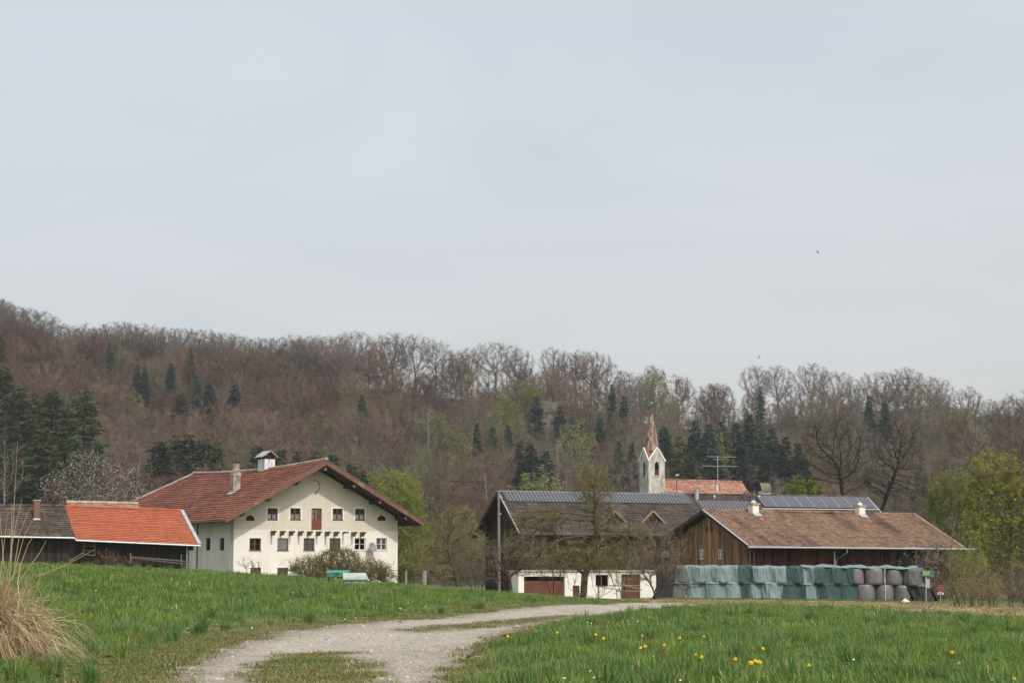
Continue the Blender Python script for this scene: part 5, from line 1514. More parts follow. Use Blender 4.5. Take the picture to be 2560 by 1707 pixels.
def scatter(name, P, rz, s, idx, sources, label=None, kind='stuff', cat=None, tilt=None):
    """one stuff object: instances of the source meshes on points"""
    col = bpy.data.collections.new(name + '_sources')
    for i_, me_ in enumerate(sources):
        so_ = bpy.data.objects.new('%s_%02d' % (name, i_), me_); col.objects.link(so_)
    me_ = bpy.data.meshes.new(name); me_.vertices.add(len(P)); me_.vertices.foreach_set('co', np.asarray(P, np.float32).ravel())
    at = me_.attributes.new('rot', 'FLOAT_VECTOR', 'POINT')
    rot = np.zeros((len(P), 3), np.float32); rot[:, 2] = rz
    if tilt is not None: rot[:, :2] = tilt
    at.data.foreach_set('vector', rot.ravel())
    s = np.asarray(s, np.float32)
    if s.ndim == 1: s = np.repeat(s[:, None], 3, 1)
    at = me_.attributes.new('scl', 'FLOAT_VECTOR', 'POINT'); at.data.foreach_set('vector', s.ravel())
    at = me_.attributes.new('pick', 'INT', 'POINT'); at.data.foreach_set('value', np.asarray(idx, np.int32))
    for sm in sources[0].materials: me_.materials.append(sm)
    ob = link(name, me_)
    g = bpy.data.node_groups.new(name, 'GeometryNodeTree')
    g.interface.new_socket('Geometry', in_out='INPUT', socket_type='NodeSocketGeometry')
    g.interface.new_socket('Geometry', in_out='OUTPUT', socket_type='NodeSocketGeometry')
    gi = g.nodes.new('NodeGroupInput'); go = g.nodes.new('NodeGroupOutput')
    ci = g.nodes.new('GeometryNodeCollectionInfo'); ci.inputs['Collection'].default_value = col
    ci.inputs['Separate Children'].default_value = True; ci.inputs['Reset Children'].default_value = True
    ip = g.nodes.new('GeometryNodeInstanceOnPoints'); ip.inputs['Pick Instance'].default_value = True
    def named(n_, ty):
        a = g.nodes.new('GeometryNodeInputNamedAttribute'); a.data_type = ty; a.inputs['Name'].default_value = n_; return a.outputs['Attribute']
    er = g.nodes.new('FunctionNodeEulerToRotation')
    g.links.new(named('rot', 'FLOAT_VECTOR'), er.inputs[0]); g.links.new(er.outputs[0], ip.inputs['Rotation'])
    g.links.new(named('scl', 'FLOAT_VECTOR'), ip.inputs['Scale']); g.links.new(named('pick', 'INT'), ip.inputs['Instance Index'])
    g.links.new(gi.outputs[0], ip.inputs['Points']); g.links.new(ci.outputs[0], ip.inputs['Instance']); g.links.new(ip.outputs[0], go.inputs[0])
    md = ob.modifiers.new('scatter', 'NODES'); md.node_group = g
    tag(ob, label, cat, kind=kind)
    return ob
wx, wy_, ws, wi = list(pts[rest, 0]), list(pts[rest, 1]), list(sc_[rest]), list(sp_ix[rest])
for k in range(520):                      # understorey along the ridge, full grown wood on the left one
    u = rngF.uniform(-.30, .30); Yv = rngF.uniform(585, 650); p_ = 1280 + FPX * u
    left_ = p_ < 860 + rngF.normal(0, 60)
    if not left_ and rngF.random() < .3: continue
    wx.append(u * Yv); wy_.append(Yv); ws.append(rngF.uniform(.7, 1.0) if left_ else rngF.uniform(.14, .32)); wi.append(int(rngF.choice([0, 1, 2, 3, 5]) if left_ else rngF.choice([2, 3, 4, 6])))
wx, wy_, ws = map(np.array, (wx, wy_, ws))
scatter('woodland', np.stack([wx, wy_, TZ(wx, wy_) - .2], 1), rngF.random(len(wx)) * 6.28, np.stack([ws * rngF.uniform(.95, 1.2, len(ws)), ws * rngF.uniform(.95, 1.2, len(ws)), ws], 1), wi, slope_lib,
        'leafless brown wood covering the upper slope of the hill', cat='wood')

# conifers: (px, top, distance, library, width, stand)
CON = [(-30, 960, 400, 2, 1.25, 'l'), (12, 905, 430, 2, 1.2, 'l'), (48, 955, 395, 2, 1.2, 'l'), (88, 975, 405, 3, 1.2, 'l'), (132, 962, 390, 2, 1.25, 'l'), (172, 1000, 380, 3, 1.2, 'l'), (212, 962, 398, 2, 1.3, 'l'),
       (110, 1060, 362, 2, 1.3, 'l'), (30, 1050, 365, 2, 1.3, 'l'), (190, 1080, 358, 3, 1.3, 'l'), (240, 1090, 372, 2, 1.1, 'l'), (0, 828, 520, 2, 1.0, 'l2'),
       (274, 850, 545, 0, 1.0, 'a'), (344, 905, 520, 0, .8, 'b'), (362, 908, 525, 1, .8, 'b'), (428, 903, 510, 0, 1.0, 'c'), (478, 862, 545, 2, 1.0, 'd'), (492, 930, 500, 0, 1.1, 'e'), (522, 952, 490, 0, 1.35, 'e'),
       (452, 978, 455, 1, 1.25, 'f'), (588, 956, 490, 0, 1.2, 'g'), (905, 980, 505, 0, .9, 'h'),
       (400, 1092, 385, 2, 1.5, 'm'), (438, 1080, 395, 2, 1.5, 'm'), (475, 1078, 392, 3, 1.6, 'm'), (510, 1086, 388, 2, 1.6, 'm'), (545, 1098, 380, 3, 1.5, 'm'),
       (645, 1105, 385, 0, 1.5, 'n'), (702, 1112, 380, 2, 1.5, 'n'), (745, 1120, 378, 3, 1.5, 'n'), (790, 1122, 376, 2, 1.5, 'n'), (835, 1128, 374, 0, 1.5, 'n'), (880, 1150, 368, 0, 1.4, 'n'), (908, 1168, 362, 2, 1.3, 'n'),
       (1192, 1050, 425, 0, .75, 'o'), (1232, 1058, 420, 2, 1.0, 'p'), (1270, 1056, 428, 0, 1.0, 'p'), (1300, 1090, 400, 2, 1.0, 'p'), (1342, 985, 470, 0, 1.15, 'q'), (1326, 1098, 385, 0, 1.4, 'r'), (1362, 1120, 375, 0, 1.4, 'r'),
       (1400, 1008, 455, 0, 1.05, 'q'), (1430, 1036, 440, 1, 1.05, 'q'), (1458, 1052, 430, 0, 1.0, 'q'), (1500, 1038, 445, 0, 1.05, 'q'), (1548, 1092, 400, 2, .9, 's'), (1578, 1100, 395, 0, .9, 's'), (1530, 955, 560, 0, .8, 't'), (1560, 985, 540, 0, .9, 't'),
       (1660, 1058, 435, 0, 1.1, 'u'), (1700, 1082, 420, 2, 1.1, 'u'), (1738, 1042, 440, 0, 1.1, 'u'), (1772, 1052, 430, 1, 1.1, 'u'), (1805, 1044, 438, 0, 1.1, 'u'), (1840, 1048, 432, 0, 1.1, 'u'), (1872, 1030, 445, 0, 1.15, 'u'),
       (1902, 1064, 425, 1, 1.1, 'u'), (1930, 1062, 425, 0, 1.1, 'u'), (1962, 1084, 415, 1, 1.15, 'u'), (1995, 1100, 408, 0, 1.1, 'u'), (1850, 1100, 385, 1, 1.2, 'u'), (1780, 1110, 390, 1, 1.2, 'u'), (1720, 1120, 385, 2, 1.2, 'u'), (1910, 1125, 380, 1, 1.2, 'u'),
       (2172, 986, 540, 0, .8, 'v'), (2212, 1000, 515, 0, 1.0, 'w'), (1900, 960, 590, 0, .7, 'x'), (2010, 1130, 385, 1, 1.2, 'y'), (2300, 1150, 360, 0, 1.1, 'z')]
CL = {'l': 'tall green spruce in the dense stand behind the blossom tree', 'l2': 'dark spruce cut by the left edge high on the hill', 'a': 'lone slender spruce high in the brown wood at the left', 'b': 'small dark spruce of the pair below the left skyline',
      'c': 'pointed spruce in the brown wood above the farmhouse ridge end', 'd': 'hazy spruce just below the skyline above the farmhouse', 'e': 'dark spruce of the close pair in the brown wood above the farmhouse', 'f': 'broad conical blue green spruce above the left end of the farmhouse roof',
      'g': 'single bushy spruce in the wood above the farmhouse chimney', 'h': 'small dark spruce in the wood above the farmhouse gable', 'm': 'low dark evergreen in the belt above the red roof hip', 'n': 'dark evergreen peeping over the farmhouse ridge',
      'o': 'narrow dark columnar spruce on the slope left of the timber house', 'p': 'spruce among bare trees above the timber house gable', 'q': 'spruce high on the slope above the timber house', 'r': 'low wide spruce behind the pollarded apple tree', 's': 'spruce left of the church tower',
      't': 'small spruce near the ridge left of the spire', 'u': 'dark blue green spruce in the dense stand right of the church', 'v': 'slim spruce on the ridge left of the right hand beeches', 'w': 'grey green spruce standing before the right ridge beeches',
      'x': 'thin ivy dark spruce among the ridge beeches above the rear house', 'y': 'spruce behind the lime green shrub', 'z': 'spruce low behind the right hand bare tree'}
cnt = {}
for c in CON: cnt[c[5]] = cnt.get(c[5], 0) + 1
for (px, yt, D, lb, wsc, st) in CON:
    if st not in 'l u m n'.split():      # singles stand higher up the slope, half sunk in the bare crowns
        want = 20.0 if st not in ('o', 'p', 'q', 'r') else 21.0
        for Dq in np.linspace(370, 610, 120):
            q = W(px, yt, Dq)
            if q.z - tz(q.x, Dq) <= want: D = float(Dq); break
    lb2 = {0: int(rngF.choice([0, 4])), 1: 1, 2: int(rngF.choice([2, 5])), 3: 3}[lb]
    far_tree('spruce_tree', spr_lib, px, yt, D, CL[st], ('spruces: ' + CL[st]) if cnt[st] > 1 else None, wsc * rngF.uniform(1.1, 1.45), 20.0, lb2)
# budding pale trees on the slope
for px, yt, D, wsc, pk, lab in ((1080, 1010, 500, .9, 0, 'pale budding tree low on the slope right of the farmhouse gable'), (1128, 1045, 470, 1.0, 0, 'pale green budding tree in mid slope beside the narrow spruce'), (1268, 985, 520, .9, 1, 'yellow green budding tree under the ridge above the timber house'),
                        (1322, 950, 560, 1.0, 1, 'lime green tree just under the ridge beside the open crowned beeches'), (1440, 1045, 470, .8, 0, 'pale olive tree between spruces above the timber house'), (1632, 912, 600, .9, 0, 'pale budding tree on the ridge behind the spire'),
                        (2400, 1005, 590, 1.0, 0, 'pale budding tree on the right ridge'), (1800, 1080, 432, .7, 1, 'slim yellowish tree within the spruce stand right of the church'), (1050, 1105, 430, .8, 0, 'pale bush in the brown wood above the green willow'), (1345, 1160, 365, 1.0, 0, 'grey green bush just above the timber house ridge')):
    far_tree('budding_tree', pale_lib, px, yt, D, lab, None, wsc, 13.0, pk)
# pale birch stems on the slope
M_birch = mat('birch_bark', (.19, .18, .165), (.27, .26, .24), 2, .9)
birch = make_beech(330, 14, 2.2, M_twig_grey, M_birch, .5, 200, 4, .018)
for px, yt, D in ((1068, 985, 490), (1392, 1075, 410), (250, 1085, 372), (232, 1110, 366), (345, 1095, 370), (1215, 1140, 375), (1420, 1130, 372), (2130, 1030, 470), (20, 1080, 352)):
    far_tree('birch_tree', [birch], px, yt, D, 'thin pale stemmed birch standing out of the brown wood', 'birches on the slope', 1.0, 14.0, 0)
# little house glimpsed on the ridge
q = W(1372, 1020, 575); zb_ = tz(q.x, 575)
hh = empty('ridge_house', (q.x, 575, zb_), R(25), 'small dark roofed house glimpsed between the ridge trees', 'house')
zt_ = W(1372, 1003, 575).z - zb_
MB().box(-4.5, 4.5, -3.5, 3.5, -1, zt_ - 3.2).build('wall', M_tower, hh)
v = MB(); v.prism([(-5.2, -4.2, zt_ - 3.4), (5.2, -4.2, zt_ - 3.4), (5.2, 0, zt_), (-5.2, 0, zt_)], (0, 0, -.15)); v.prism([(5.2, 4.2, zt_ - 3.4), (-5.2, 4.2, zt_ - 3.4), (-5.2, 0, zt_), (5.2, 0, zt_)], (0, 0, -.15)); v.build('roof', M_tile_brown, hh)
for k in (-2.5, 0, 2.5): MB().box(k - .5, k + .5, -3.54, -3.5, zt_ - 5, zt_ - 3.8).build('window', M_room, hh)
# far blue hill between the right trunks
P = np.array([W(px, py, 1700) for px, py in ((1500, 1085), (1800, 1075), (2100, 1062), (2240, 1030), (2340, 1024), (2460, 1030), (2560, 1050), (2900, 1060))])
xs = np.linspace(P[0, 0], P[-1, 0], 60); zs = np.interp(xs, P[:, 0], P[:, 2]) + vnoise(xs, xs * 0, 25, 3) * 5
V = []
for yy, f in ((1500, .0), (1600, .55), (1700, 1.0), (1900, .95)):
    V += [(x_, yy, 30 + (z_ - 30) * f + (vnoise(np.array([x_]), np.array([yy * 1.0]), 18, 4)[0] - .5) * 9 * (f > 0)) for x_, z_ in zip(xs, zs)]
i_ = (np.arange(3)[:, None] * 60 + np.arange(59)[None]).ravel()
tag(link('far_hill', fast_mesh('far_hill', V, [np.stack([i_, i_ + 1, i_ + 61, i_ + 60], 1)], mat('far_wood', (.035, .035, .028), (.07, .05, .042), .05, .95, coords='World'))), kind='structure')

# ------------------------------------------------------------------ village trees and shrubs
M_twig_oak = tree_mat('twig_oak', (0.045, 0.037, 0.029), (0.068, 0.055, 0.042), .15)
M_bark_oak = tree_mat('bark_oak', (0.02, 0.017, 0.014), (0.034, 0.028, 0.022), .15)
M_leaf_yolive = tree_mat('leaf_yellow_olive', (0.21, 0.215, 0.045), (0.29, 0.285, 0.07), 0.2, transl=0.4)
M_leaf_bush = tree_mat('leaf_bush', (0.14, 0.13, 0.05), (0.20, 0.18, 0.075), 0.2, transl=0.3)
def plant(name, label, D, base_px, ells, guide=None, stems=None, n_att=500, step=.28, kill=.42, infl=2.4, tip=.008, rmax=.22, wood=None, twig=None, twigs=4, tlen=(.25, .6),
          tr=.008, tup=.2, droop=0.0, spread=.7, leaf=None, leaf_n=0, leaf_s=.06, seed=1, cat='tree', group=None, depth=.85, up=.1, jit=.2, thin=.035, sink=.1, parts=('trunk', 'crown'), shell=.35, base_y=None, twig_lim=.03, rscale=1.0):
    """a plant laid out from where its crown stands: ells = [(px, py, rx, rz, share)] in photo pixels at distance D"""
    s = FPX / D
    X0 = W(base_px, 1450, D).x; z0 = tz(X0, D)
    rng = np.random.default_rng(seed)
    tot = sum(e[4] for e in ells); att = []
    for (ex, ey, rx, rz_, sh) in ells:
        q = W(ex, ey, D)
        att.append(ell_points(rng, (q.x - X0, rng.uniform(-.3, .3) * rx / s * .5, q.z - z0), (rx / s, rx / s * depth, rz_ / s), int(n_att * sh / tot), shell))
    att = np.concatenate(att); att = att[att[:, 2] > .15]
    roots, par = [], []
    for st in (stems or [guide or []]):
        pts_ = [(0.0, 0.0, -sink)] if not stems else [(rng.uniform(-.35, .35), rng.uniform(-.3, .3), -sink)]
        for (gx_, gy_) in st:
            q = W(gx_, gy_, D); pts_.append((q.x - X0, rng.uniform(-.1, .1), q.z - z0))
        # resample the guide
        P_ = [np.array(pts_[0])]
        for a, b_ in zip(pts_[:-1], pts_[1:]):
            a, b_ = np.array(a), np.array(b_); m = max(1, int(np.linalg.norm(b_ - a) / step))
            for i_ in range(1, m + 1): P_.append(a + (b_ - a) * i_ / m + rng.normal(0, .02, 3))
        o_ = len(roots)
        for i_, p_ in enumerate(P_): roots.append(p_); par.append(o_ + i_ - 1 if i_ else -1)
    N, pr = colonize(att, np.array(roots), np.array(par), step=step, infl=infl, kill=kill, up=up, seed=seed, jit=jit)
    ms = skeleton_meshes(name, N, pr, tip, rmax, wood or M_bark_dark, twig or M_twig_dark, twigs, tlen, tr, tup, spread, droop, leaf, leaf_n, leaf_s, seed, thin, twig_lim=twig_lim, rscale=rscale)
    return place(name, ms, (X0, D, z0), label=label, cat=cat, group=group, parts=parts)

plant('apple_tree', 'old mossy apple tree with drooping twigs before the timber house', 128, 1457,
      [(1482, 1208, 52, 54, 2.4), (1350, 1300, 85, 36, .8), (1495, 1290, 60, 45, .5), (1440, 1392, 140, 42, 1.2), (1575, 1345, 62, 50, .7), (1300, 1350, 50, 35, .3)],
      guide=[(1462, 1440), (1478, 1390), (1492, 1330), (1485, 1250)], n_att=2600, kill=.34, wood=M_bark_moss, twig=M_twig_olive, twigs=5, tr=.012, leaf=M_leaf_olive, leaf_n=9000, leaf_s=.035, droop=.55, tup=.1, rmax=.42, seed=11, tip=.013, tlen=(.25, .8), thin=.03, twig_lim=.04, rscale=1.5)
plant('fruit_tree', 'crooked fruit tree with leaning trunk beside the farmhouse meadow', 118, 1148,
      [(1138, 1305, 62, 48, 1.2), (1105, 1365, 55, 50, 1), (1175, 1355, 50, 45, .8), (1110, 1430, 45, 30, .4)], guide=[(1140, 1430), (1125, 1390), (1120, 1350)], n_att=1600, kill=.36, wood=M_bark_moss, twig=M_twig_olive, twigs=5, tr=.011, droop=.35, rmax=.34, tip=.012, seed=12, twig_lim=.04, thin=.03, rscale=1.6)
plant('plum_tree', 'dark many branched plum tree left of the white garage', 122, 1280,
      [(1255, 1400, 75, 55, 1.2), (1315, 1385, 60, 60, 1), (1230, 1440, 50, 25, .4)], guide=[(1272, 1445), (1262, 1420)], n_att=1300, kill=.36, wood=M_bark_dark, twig=M_twig_brown, twigs=5, tr=.011, rmax=.2, tip=.011, seed=13, twig_lim=.04, thin=.03, rscale=1.6)
plant('fruit_bush', 'dark vase shaped bush at the left end of the bales', 126, 1638,
      [(1640, 1395, 78, 68, 1.4), (1600, 1420, 40, 45, .5), (1690, 1370, 40, 45, .5)], stems=[[(1632, 1470)], [(1642, 1465)], [(1648, 1472)]], n_att=1300, kill=.36, twig=M_twig_brown, twigs=5, tr=.011, up=.15, rmax=.12, tip=.011, seed=14, twig_lim=.04, cat='bush', parts=('stems', 'twigs'))
plant('sucker_shrub', 'thin upright suckers around the apple trunk', 127, 1490, [(1500, 1450, 28, 42, 1), (1440, 1450, 30, 40, .8), (1540, 1460, 25, 30, .5)], stems=[[(1485, 1470)], [(1498, 1470)], [(1510, 1474)], [(1440, 1472)], [(1430, 1474)], [(1525, 1478)]], n_att=160, step=.25, twig=M_twig_dark, twigs=2, tr=.008, up=.3, rmax=.05, seed=15, cat='shrub', parts=('stems', 'twigs'))
plant('willow_tree', 'yellow green budding willow rising behind the farmhouse gable', 178, 1000,
      [(985, 1262, 85, 88, 2), (1030, 1340, 55, 80, 1), (1010, 1410, 60, 50, .7)], guide=[(1000, 1420), (990, 1360)], n_att=900, step=.4, kill=.6, infl=3, twig=M_twig_olive, twigs=5, tr=.013, tlen=(.4, 1.0), tup=.5, rmax=.25, leaf=M_leaf_lime, leaf_n=20000, leaf_s=.095, seed=16)
plant('blossom_tree', 'white blossoming cherry tree behind the low barn', 176, 250,
      [(205, 1180, 62, 50, 1.2), (320, 1215, 55, 45, 1.2), (140, 1225, 50, 40, .7), (250, 1240, 110, 35, 1.1), (270, 1170, 40, 30, .4)], guide=[(250, 1330), (245, 1290)], n_att=850, step=.35, kill=.55, infl=3, twig=M_twig_dark, twigs=4, tr=.011, tlen=(.3, .8), rmax=.2, leaf=M_blossom, leaf_n=4200, leaf_s=.055, seed=17)
plant('oak_tree', 'dark bare spreading tree behind the right end of the rear house', 215, 2112,
      [(2085, 1120, 95, 80, 2), (2030, 1170, 55, 50, .8), (2140, 1180, 55, 60, .8)], guide=[(2108, 1240), (2100, 1190)], n_att=950, step=.45, kill=.62, infl=3.4, wood=M_bark_oak, twig=M_twig_oak, twigs=4, tr=.017, tlen=(.5, 1.1), tup=.3, rmax=.4, seed=18, tip=.016, thin=.045, rscale=1.6)
plant('leaning_oak', 'dark bare tree with leaning forked trunk right of the collectors', 200, 2200,
      [(2245, 1120, 72, 78, 1.6), (2215, 1200, 80, 50, 1), (2290, 1210, 45, 50, .5)], guide=[(2205, 1270), (2232, 1200), (2245, 1160)], n_att=900, step=.42, kill=.6, infl=3.2, wood=M_bark_oak, twig=M_twig_oak, twigs=4, tr=.017, tlen=(.5, 1.1), tup=.3, rmax=.4, seed=19, tip=.016, thin=.045, rscale=1.6)
plant('light_willow', 'slender lime green willow beside the right end of the plank barn', 165, 2385,
      [(2385, 1275, 72, 95, 1.6), (2360, 1390, 70, 70, 1), (2430, 1370, 60, 90, 1)], stems=[[(2380, 1440), (2378, 1370)], [(2395, 1440), (2405, 1370)], [(2365, 1450), (2350, 1390)]], n_att=1100, step=.4, kill=.55, infl=3, twig=M_twig_olive, twigs=5, tr=.010, tlen=(.4, 1.1), tup=.8, spread=.5, up=.3, rmax=.14, leaf=M_leaf_lime, leaf_n=26000, leaf_s=.085, seed=20)
plant('maple_tree', 'olive leafed maple filling the right edge above the shrubs', 150, 2520,
      [(2500, 1215, 85, 85, 1.4), (2560, 1290, 90, 130, 1.6), (2470, 1330, 65, 90, 1), (2490, 1420, 60, 50, .5)], guide=[(2525, 1430), (2530, 1350), (2525, 1280)], n_att=1100, step=.4, kill=.6, infl=3, twig=M_twig_dark, twigs=4, tr=.010, tlen=(.4, .9), rmax=.25, leaf=M_leaf_yolive, leaf_n=19000, leaf_s=.11, seed=21)
for (bp, e1, lab, sd) in ((2450, [(2440, 1085, 75, 85, 1.5), (2400, 1150, 55, 60, .8)], 'tall bare brown tree above the lime willow', 22), (2545, [(2545, 1065, 72, 85, 1.5), (2570, 1150, 60, 70, .8)], 'tall bare reddish tree above the olive maple at the right edge', 23),
                          (2330, [(2320, 1190, 55, 60, 1), (2350, 1240, 60, 60, 1)], 'bare grey tree between leaning oak and lime willow', 24)):
    plant('ash_tree', lab, 255 + sd, bp, e1, guide=[(bp - 3, 1260), (bp, 1180)], n_att=800, step=.5, kill=.75, infl=4, twig=M_twig_brown if sd != 23 else M_twig_russet, twigs=5, tr=.018, tlen=(.5, 1.2), tup=.3, rmax=.3, seed=sd, tip=.015, thin=.06)
plant('lime_shrub', 'round lime green shrub left of the dark bare trees', 250, 2012, [(2012, 1222, 46, 30, 1), (1990, 1240, 40, 20, .5)], stems=[[(2005, 1250)], [(2020, 1250)]], n_att=350, step=.4, kill=.6, infl=3, twig=M_twig_olive, twigs=5, tr=.015, rmax=.12, leaf=M_leaf_lime, leaf_n=9000, leaf_s=.12, seed=25, cat='shrub', parts=('stems', 'twigs'))
plant('hazel_bush', 'wide brown and olive bush growing before the farmhouse wall', 122, 850,
      [(785, 1422, 66, 30, 1), (845, 1410, 66, 36, 1.3), (915, 1426, 62, 27, 1), (965, 1441, 32, 15, .4), (850, 1434, 110, 20, .8)], stems=[[(x_, 1446)] for x_ in (760, 800, 835, 865, 900, 940)], n_att=2600, step=.2, kill=.22, infl=1.6, twig=M_twig_olive, twigs=6, tr=.0085, tlen=(.15, .4), tup=.4, rmax=.05, leaf=M_leaf_bush, leaf_n=24000, leaf_s=.04, seed=26, cat='bush', parts=('stems', 'twigs'))
plant('small_bush', 'small leafless bush at the left foot of the farmhouse gable', 135, 625, [(622, 1412, 30, 16, 1), (640, 1420, 20, 12, .5)], stems=[[(615, 1430)], [(630, 1430)], [(640, 1432)]], n_att=160, step=.2, kill=.3, infl=1.6, twig=M_twig_brown, twigs=3, tr=.008, tup=.4, rmax=.04, seed=27, cat='bush', parts=('stems', 'twigs'))
plant('dry_shrub', 'reddish dry shrub before the barn under the orange roof', 128, 280, [(265, 1388, 22, 16, 1), (295, 1396, 25, 10, .8), (350, 1398, 20, 7, .3)], stems=[[(265, 1408)], [(290, 1410)], [(340, 1410)]], n_att=200, step=.15, kill=.22, infl=1.4, twig=tree_mat('twig_dry', (.19, .115, .08), (.27, .17, .12)), twigs=3, tr=.008, tlen=(.1, .3), rmax=.03, seed=28, cat='shrub', parts=('stems', 'twigs'))
o = place('young_spruce', make_spruce(431, 3.4, .75, M_needle_g, 2600), (W(2265, 1400, 137).x, 137, tz(W(2265, 1400, 137).x, 137)), label='small young spruce behind the right end of the bales', cat='tree', parts=('trunk', 'crown'))
_h = W(2265, 1376, 137).z - o.location.z; o.scale = (_h / 3.4,) * 3
plant('young_tree', 'young bare tree with straight pale stem right of the road signs', 121, 2377, [(2372, 1350, 65, 70, 1.3), (2330, 1390, 40, 40, .6), (2420, 1375, 45, 55, .7)], guide=[(2377, 1470), (2376, 1430), (2375, 1400)], n_att=420, step=.3, kill=.5, infl=2.6, wood=M_bark, twig=M_twig_grey, twigs=3, tr=.008, tlen=(.25, .6), tup=.5, up=.25, rmax=.09, seed=29)
SHR = [(2320, 134, [(2320, 1420, 38, 60, 1), (2300, 1470, 30, 30, .5)], M_twig_brown, 'budding shrub with pinkish buds right behind the green place sign', M_blossom),
       (2440, 116, [(2440, 1455, 50, 42, 1), (2470, 1480, 40, 25, .5)], M_twig_russet, 'reddish leafless shrub right of the young bare tree', None), (2525, 112, [(2530, 1450, 50, 50, 1), (2500, 1490, 35, 20, .4)], M_twig_brown, 'brown leafless thicket at the right edge above the stubble', None),
       (2400, 128, [(2400, 1440, 45, 55, 1)], M_twig_dark, 'dark twiggy shrub behind the young bare tree', None), (2480, 130, [(2485, 1420, 60, 60, 1)], M_twig_dark, 'dark thicket under the olive maple', None), (2350, 140, [(2345, 1420, 45, 70, 1)], M_twig_brown, 'twiggy brush at the corner of the plank barn', None),
       (2420, 122, [(2425, 1420, 55, 60, 1), (2460, 1470, 45, 30, .5)], M_twig_olive, 'olive green budding shrub below the lime willow', M_leaf_lime),
       (1050, 165, [(1045, 1395, 50, 55, 1), (1080, 1430, 50, 35, .6)], M_twig_olive, 'olive scrub between the farmhouse wall and the crooked fruit tree', None), (1190, 170, [(1190, 1410, 60, 60, 1), (1160, 1440, 50, 30, .6)], M_twig_brown, 'brown scrub behind the crooked fruit tree', None),
       (1110, 200, [(1110, 1360, 60, 75, 1), (1060, 1350, 50, 60, .6)], M_twig_brown, 'tall brown scrub far behind the crooked fruit tree', None), (1550, 134, [(1560, 1420, 60, 45, 1)], M_twig_olive, 'low olive scrub before the brown plank door', None),
       (1385, 134, [(1380, 1420, 55, 45, 1)], M_twig_olive, 'olive scrub before the slatted balcony', None), (2560, 170, [(2560, 1380, 60, 90, 1)], M_twig_brown, 'tall brown brush at the right edge behind the maple', None), (2440, 185, [(2440, 1350, 60, 90, 1)], M_twig_olive, 'olive brush behind the lime willow', None),
       (2300, 190, [(2300, 1300, 50, 70, 1)], M_twig_dark, 'dark brush behind the barn hip', None),
       (2385, 110, [(2385, 1478, 45, 28, 1), (2420, 1490, 35, 18, .5)], M_twig_brown, 'low brown brush at the foot of the young bare tree', None), (2480, 106, [(2480, 1490, 45, 25, 1)], M_twig_russet, 'low reddish brush above the stubble near the right edge', None),
       (2560, 104, [(2560, 1490, 50, 30, 1)], M_twig_dark, 'low dark brush cut by the right edge', None), (2430, 145, [(2430, 1460, 60, 40, 1)], M_twig_dark, 'dark undergrowth behind the reddish shrub', None), (2530, 142, [(2530, 1470, 60, 40, 1)], M_twig_brown, 'brown undergrowth behind the right thicket', None),
       (2360, 150, [(2350, 1470, 50, 30, 1)], M_twig_dark, 'dark undergrowth behind the no parking sign', None)]
for i, (bp, D, es, tw, lab, lf) in enumerate(SHR):
    plant('shrub', lab, D, bp, es, stems=[[(bp - 10, 1475)], [(bp, 1470)], [(bp + 12, 1474)], [(bp + 4, 1480)]], n_att=520, step=.3, kill=.42, infl=2.2, twig=tw, twigs=4, tr=.010, tlen=(.25, .65), tup=.4, up=.2, rmax=.06, seed=60 + i, cat='shrub', parts=('stems', 'twigs'), leaf=lf or M_leaf_olive, leaf_n=(6000 if lf is M_leaf_lime else 650) if lf else 400, leaf_s=.04)
# low scrub along the foot of the slope where the valley floor would show
k = 0
for px in list(range(860, 1240, 42)) + list(range(2210, 2640, 34)) + list(range(-40, 140, 40)):
    D = 225 + 90 * rngF.random(); X = W(px, 1400, D).x
    place('scrub_tree', slope_lib[int(rngF.choice([2, 3, 4]))], (X, D, tz(X, D) - .3), (rngF.uniform(.45, .7),) * 3, rngF.random() * 6, 'low brown tree on the valley floor before the wooded slope', 'tree', 'low trees on the valley floor')

# ------------------------------------------------------------------ wrapped bales under nets
M_wrap = mat('grey_wrap', (0.125, 0.125, 0.13), (0.17, 0.17, 0.175), 3, .38, bump=.8, bscale=5, obj_rnd=.12, spec=.5)
def bale_mesh(seed, r=.645, h=1.1):
    rng = random.Random(seed); n = 36
    prof = [(0.02, 0)] + [(r - .13, 0.0), (r - .05, .03), (r - .005, .11), (r, .3), (r + .012, .55), (r, .8), (r - .005, .96), (r - .045, 1.06), (r - .14, 1.1), (0.02, 1.11)]
    ph = [rng.uniform(0, 6) for _ in range(4)]; V, Fq = [], []
    for i, (rr, z) in enumerate(prof):
        for j in range(n):
            t = 2 * math.pi * j / n
            w_ = .012 * math.sin(5 * t + ph[0] + z * 3) + .008 * math.sin(11 * t + ph[1] - z * 7) + .006 * math.sin(z * 30 + 3 * t + ph[2])
            f = min(1, rr / r)
            V.append(((rr + w_ * f) * math.cos(t), (rr + w_ * f) * math.sin(t), z * h / 1.1 + .01 * math.sin(3 * t + ph[3]) * f))
    for i in range(len(prof) - 1):
        for j in range(n): Fq.append((i * n + j, i * n + (j + 1) % n, (i + 1) * n + (j + 1) % n, (i + 1) * n + j))
    return fast_mesh('bale', V, [np.array(Fq)], M_wrap, smooth=True)
bm_ = [bale_mesh(s_) for s_ in range(4)]
BD = 133.0
def bale_x(px): return W(px, 1470, BD).x
bot = [(1662 + 47.6 * (i + .5)) for i in range(14)]; topb = [(1679 + 48.2 * (i + .5)) for i in range(13)]
BALES = []
def base_z(x): return tz(x, BD) + .0
h_b = 1.07
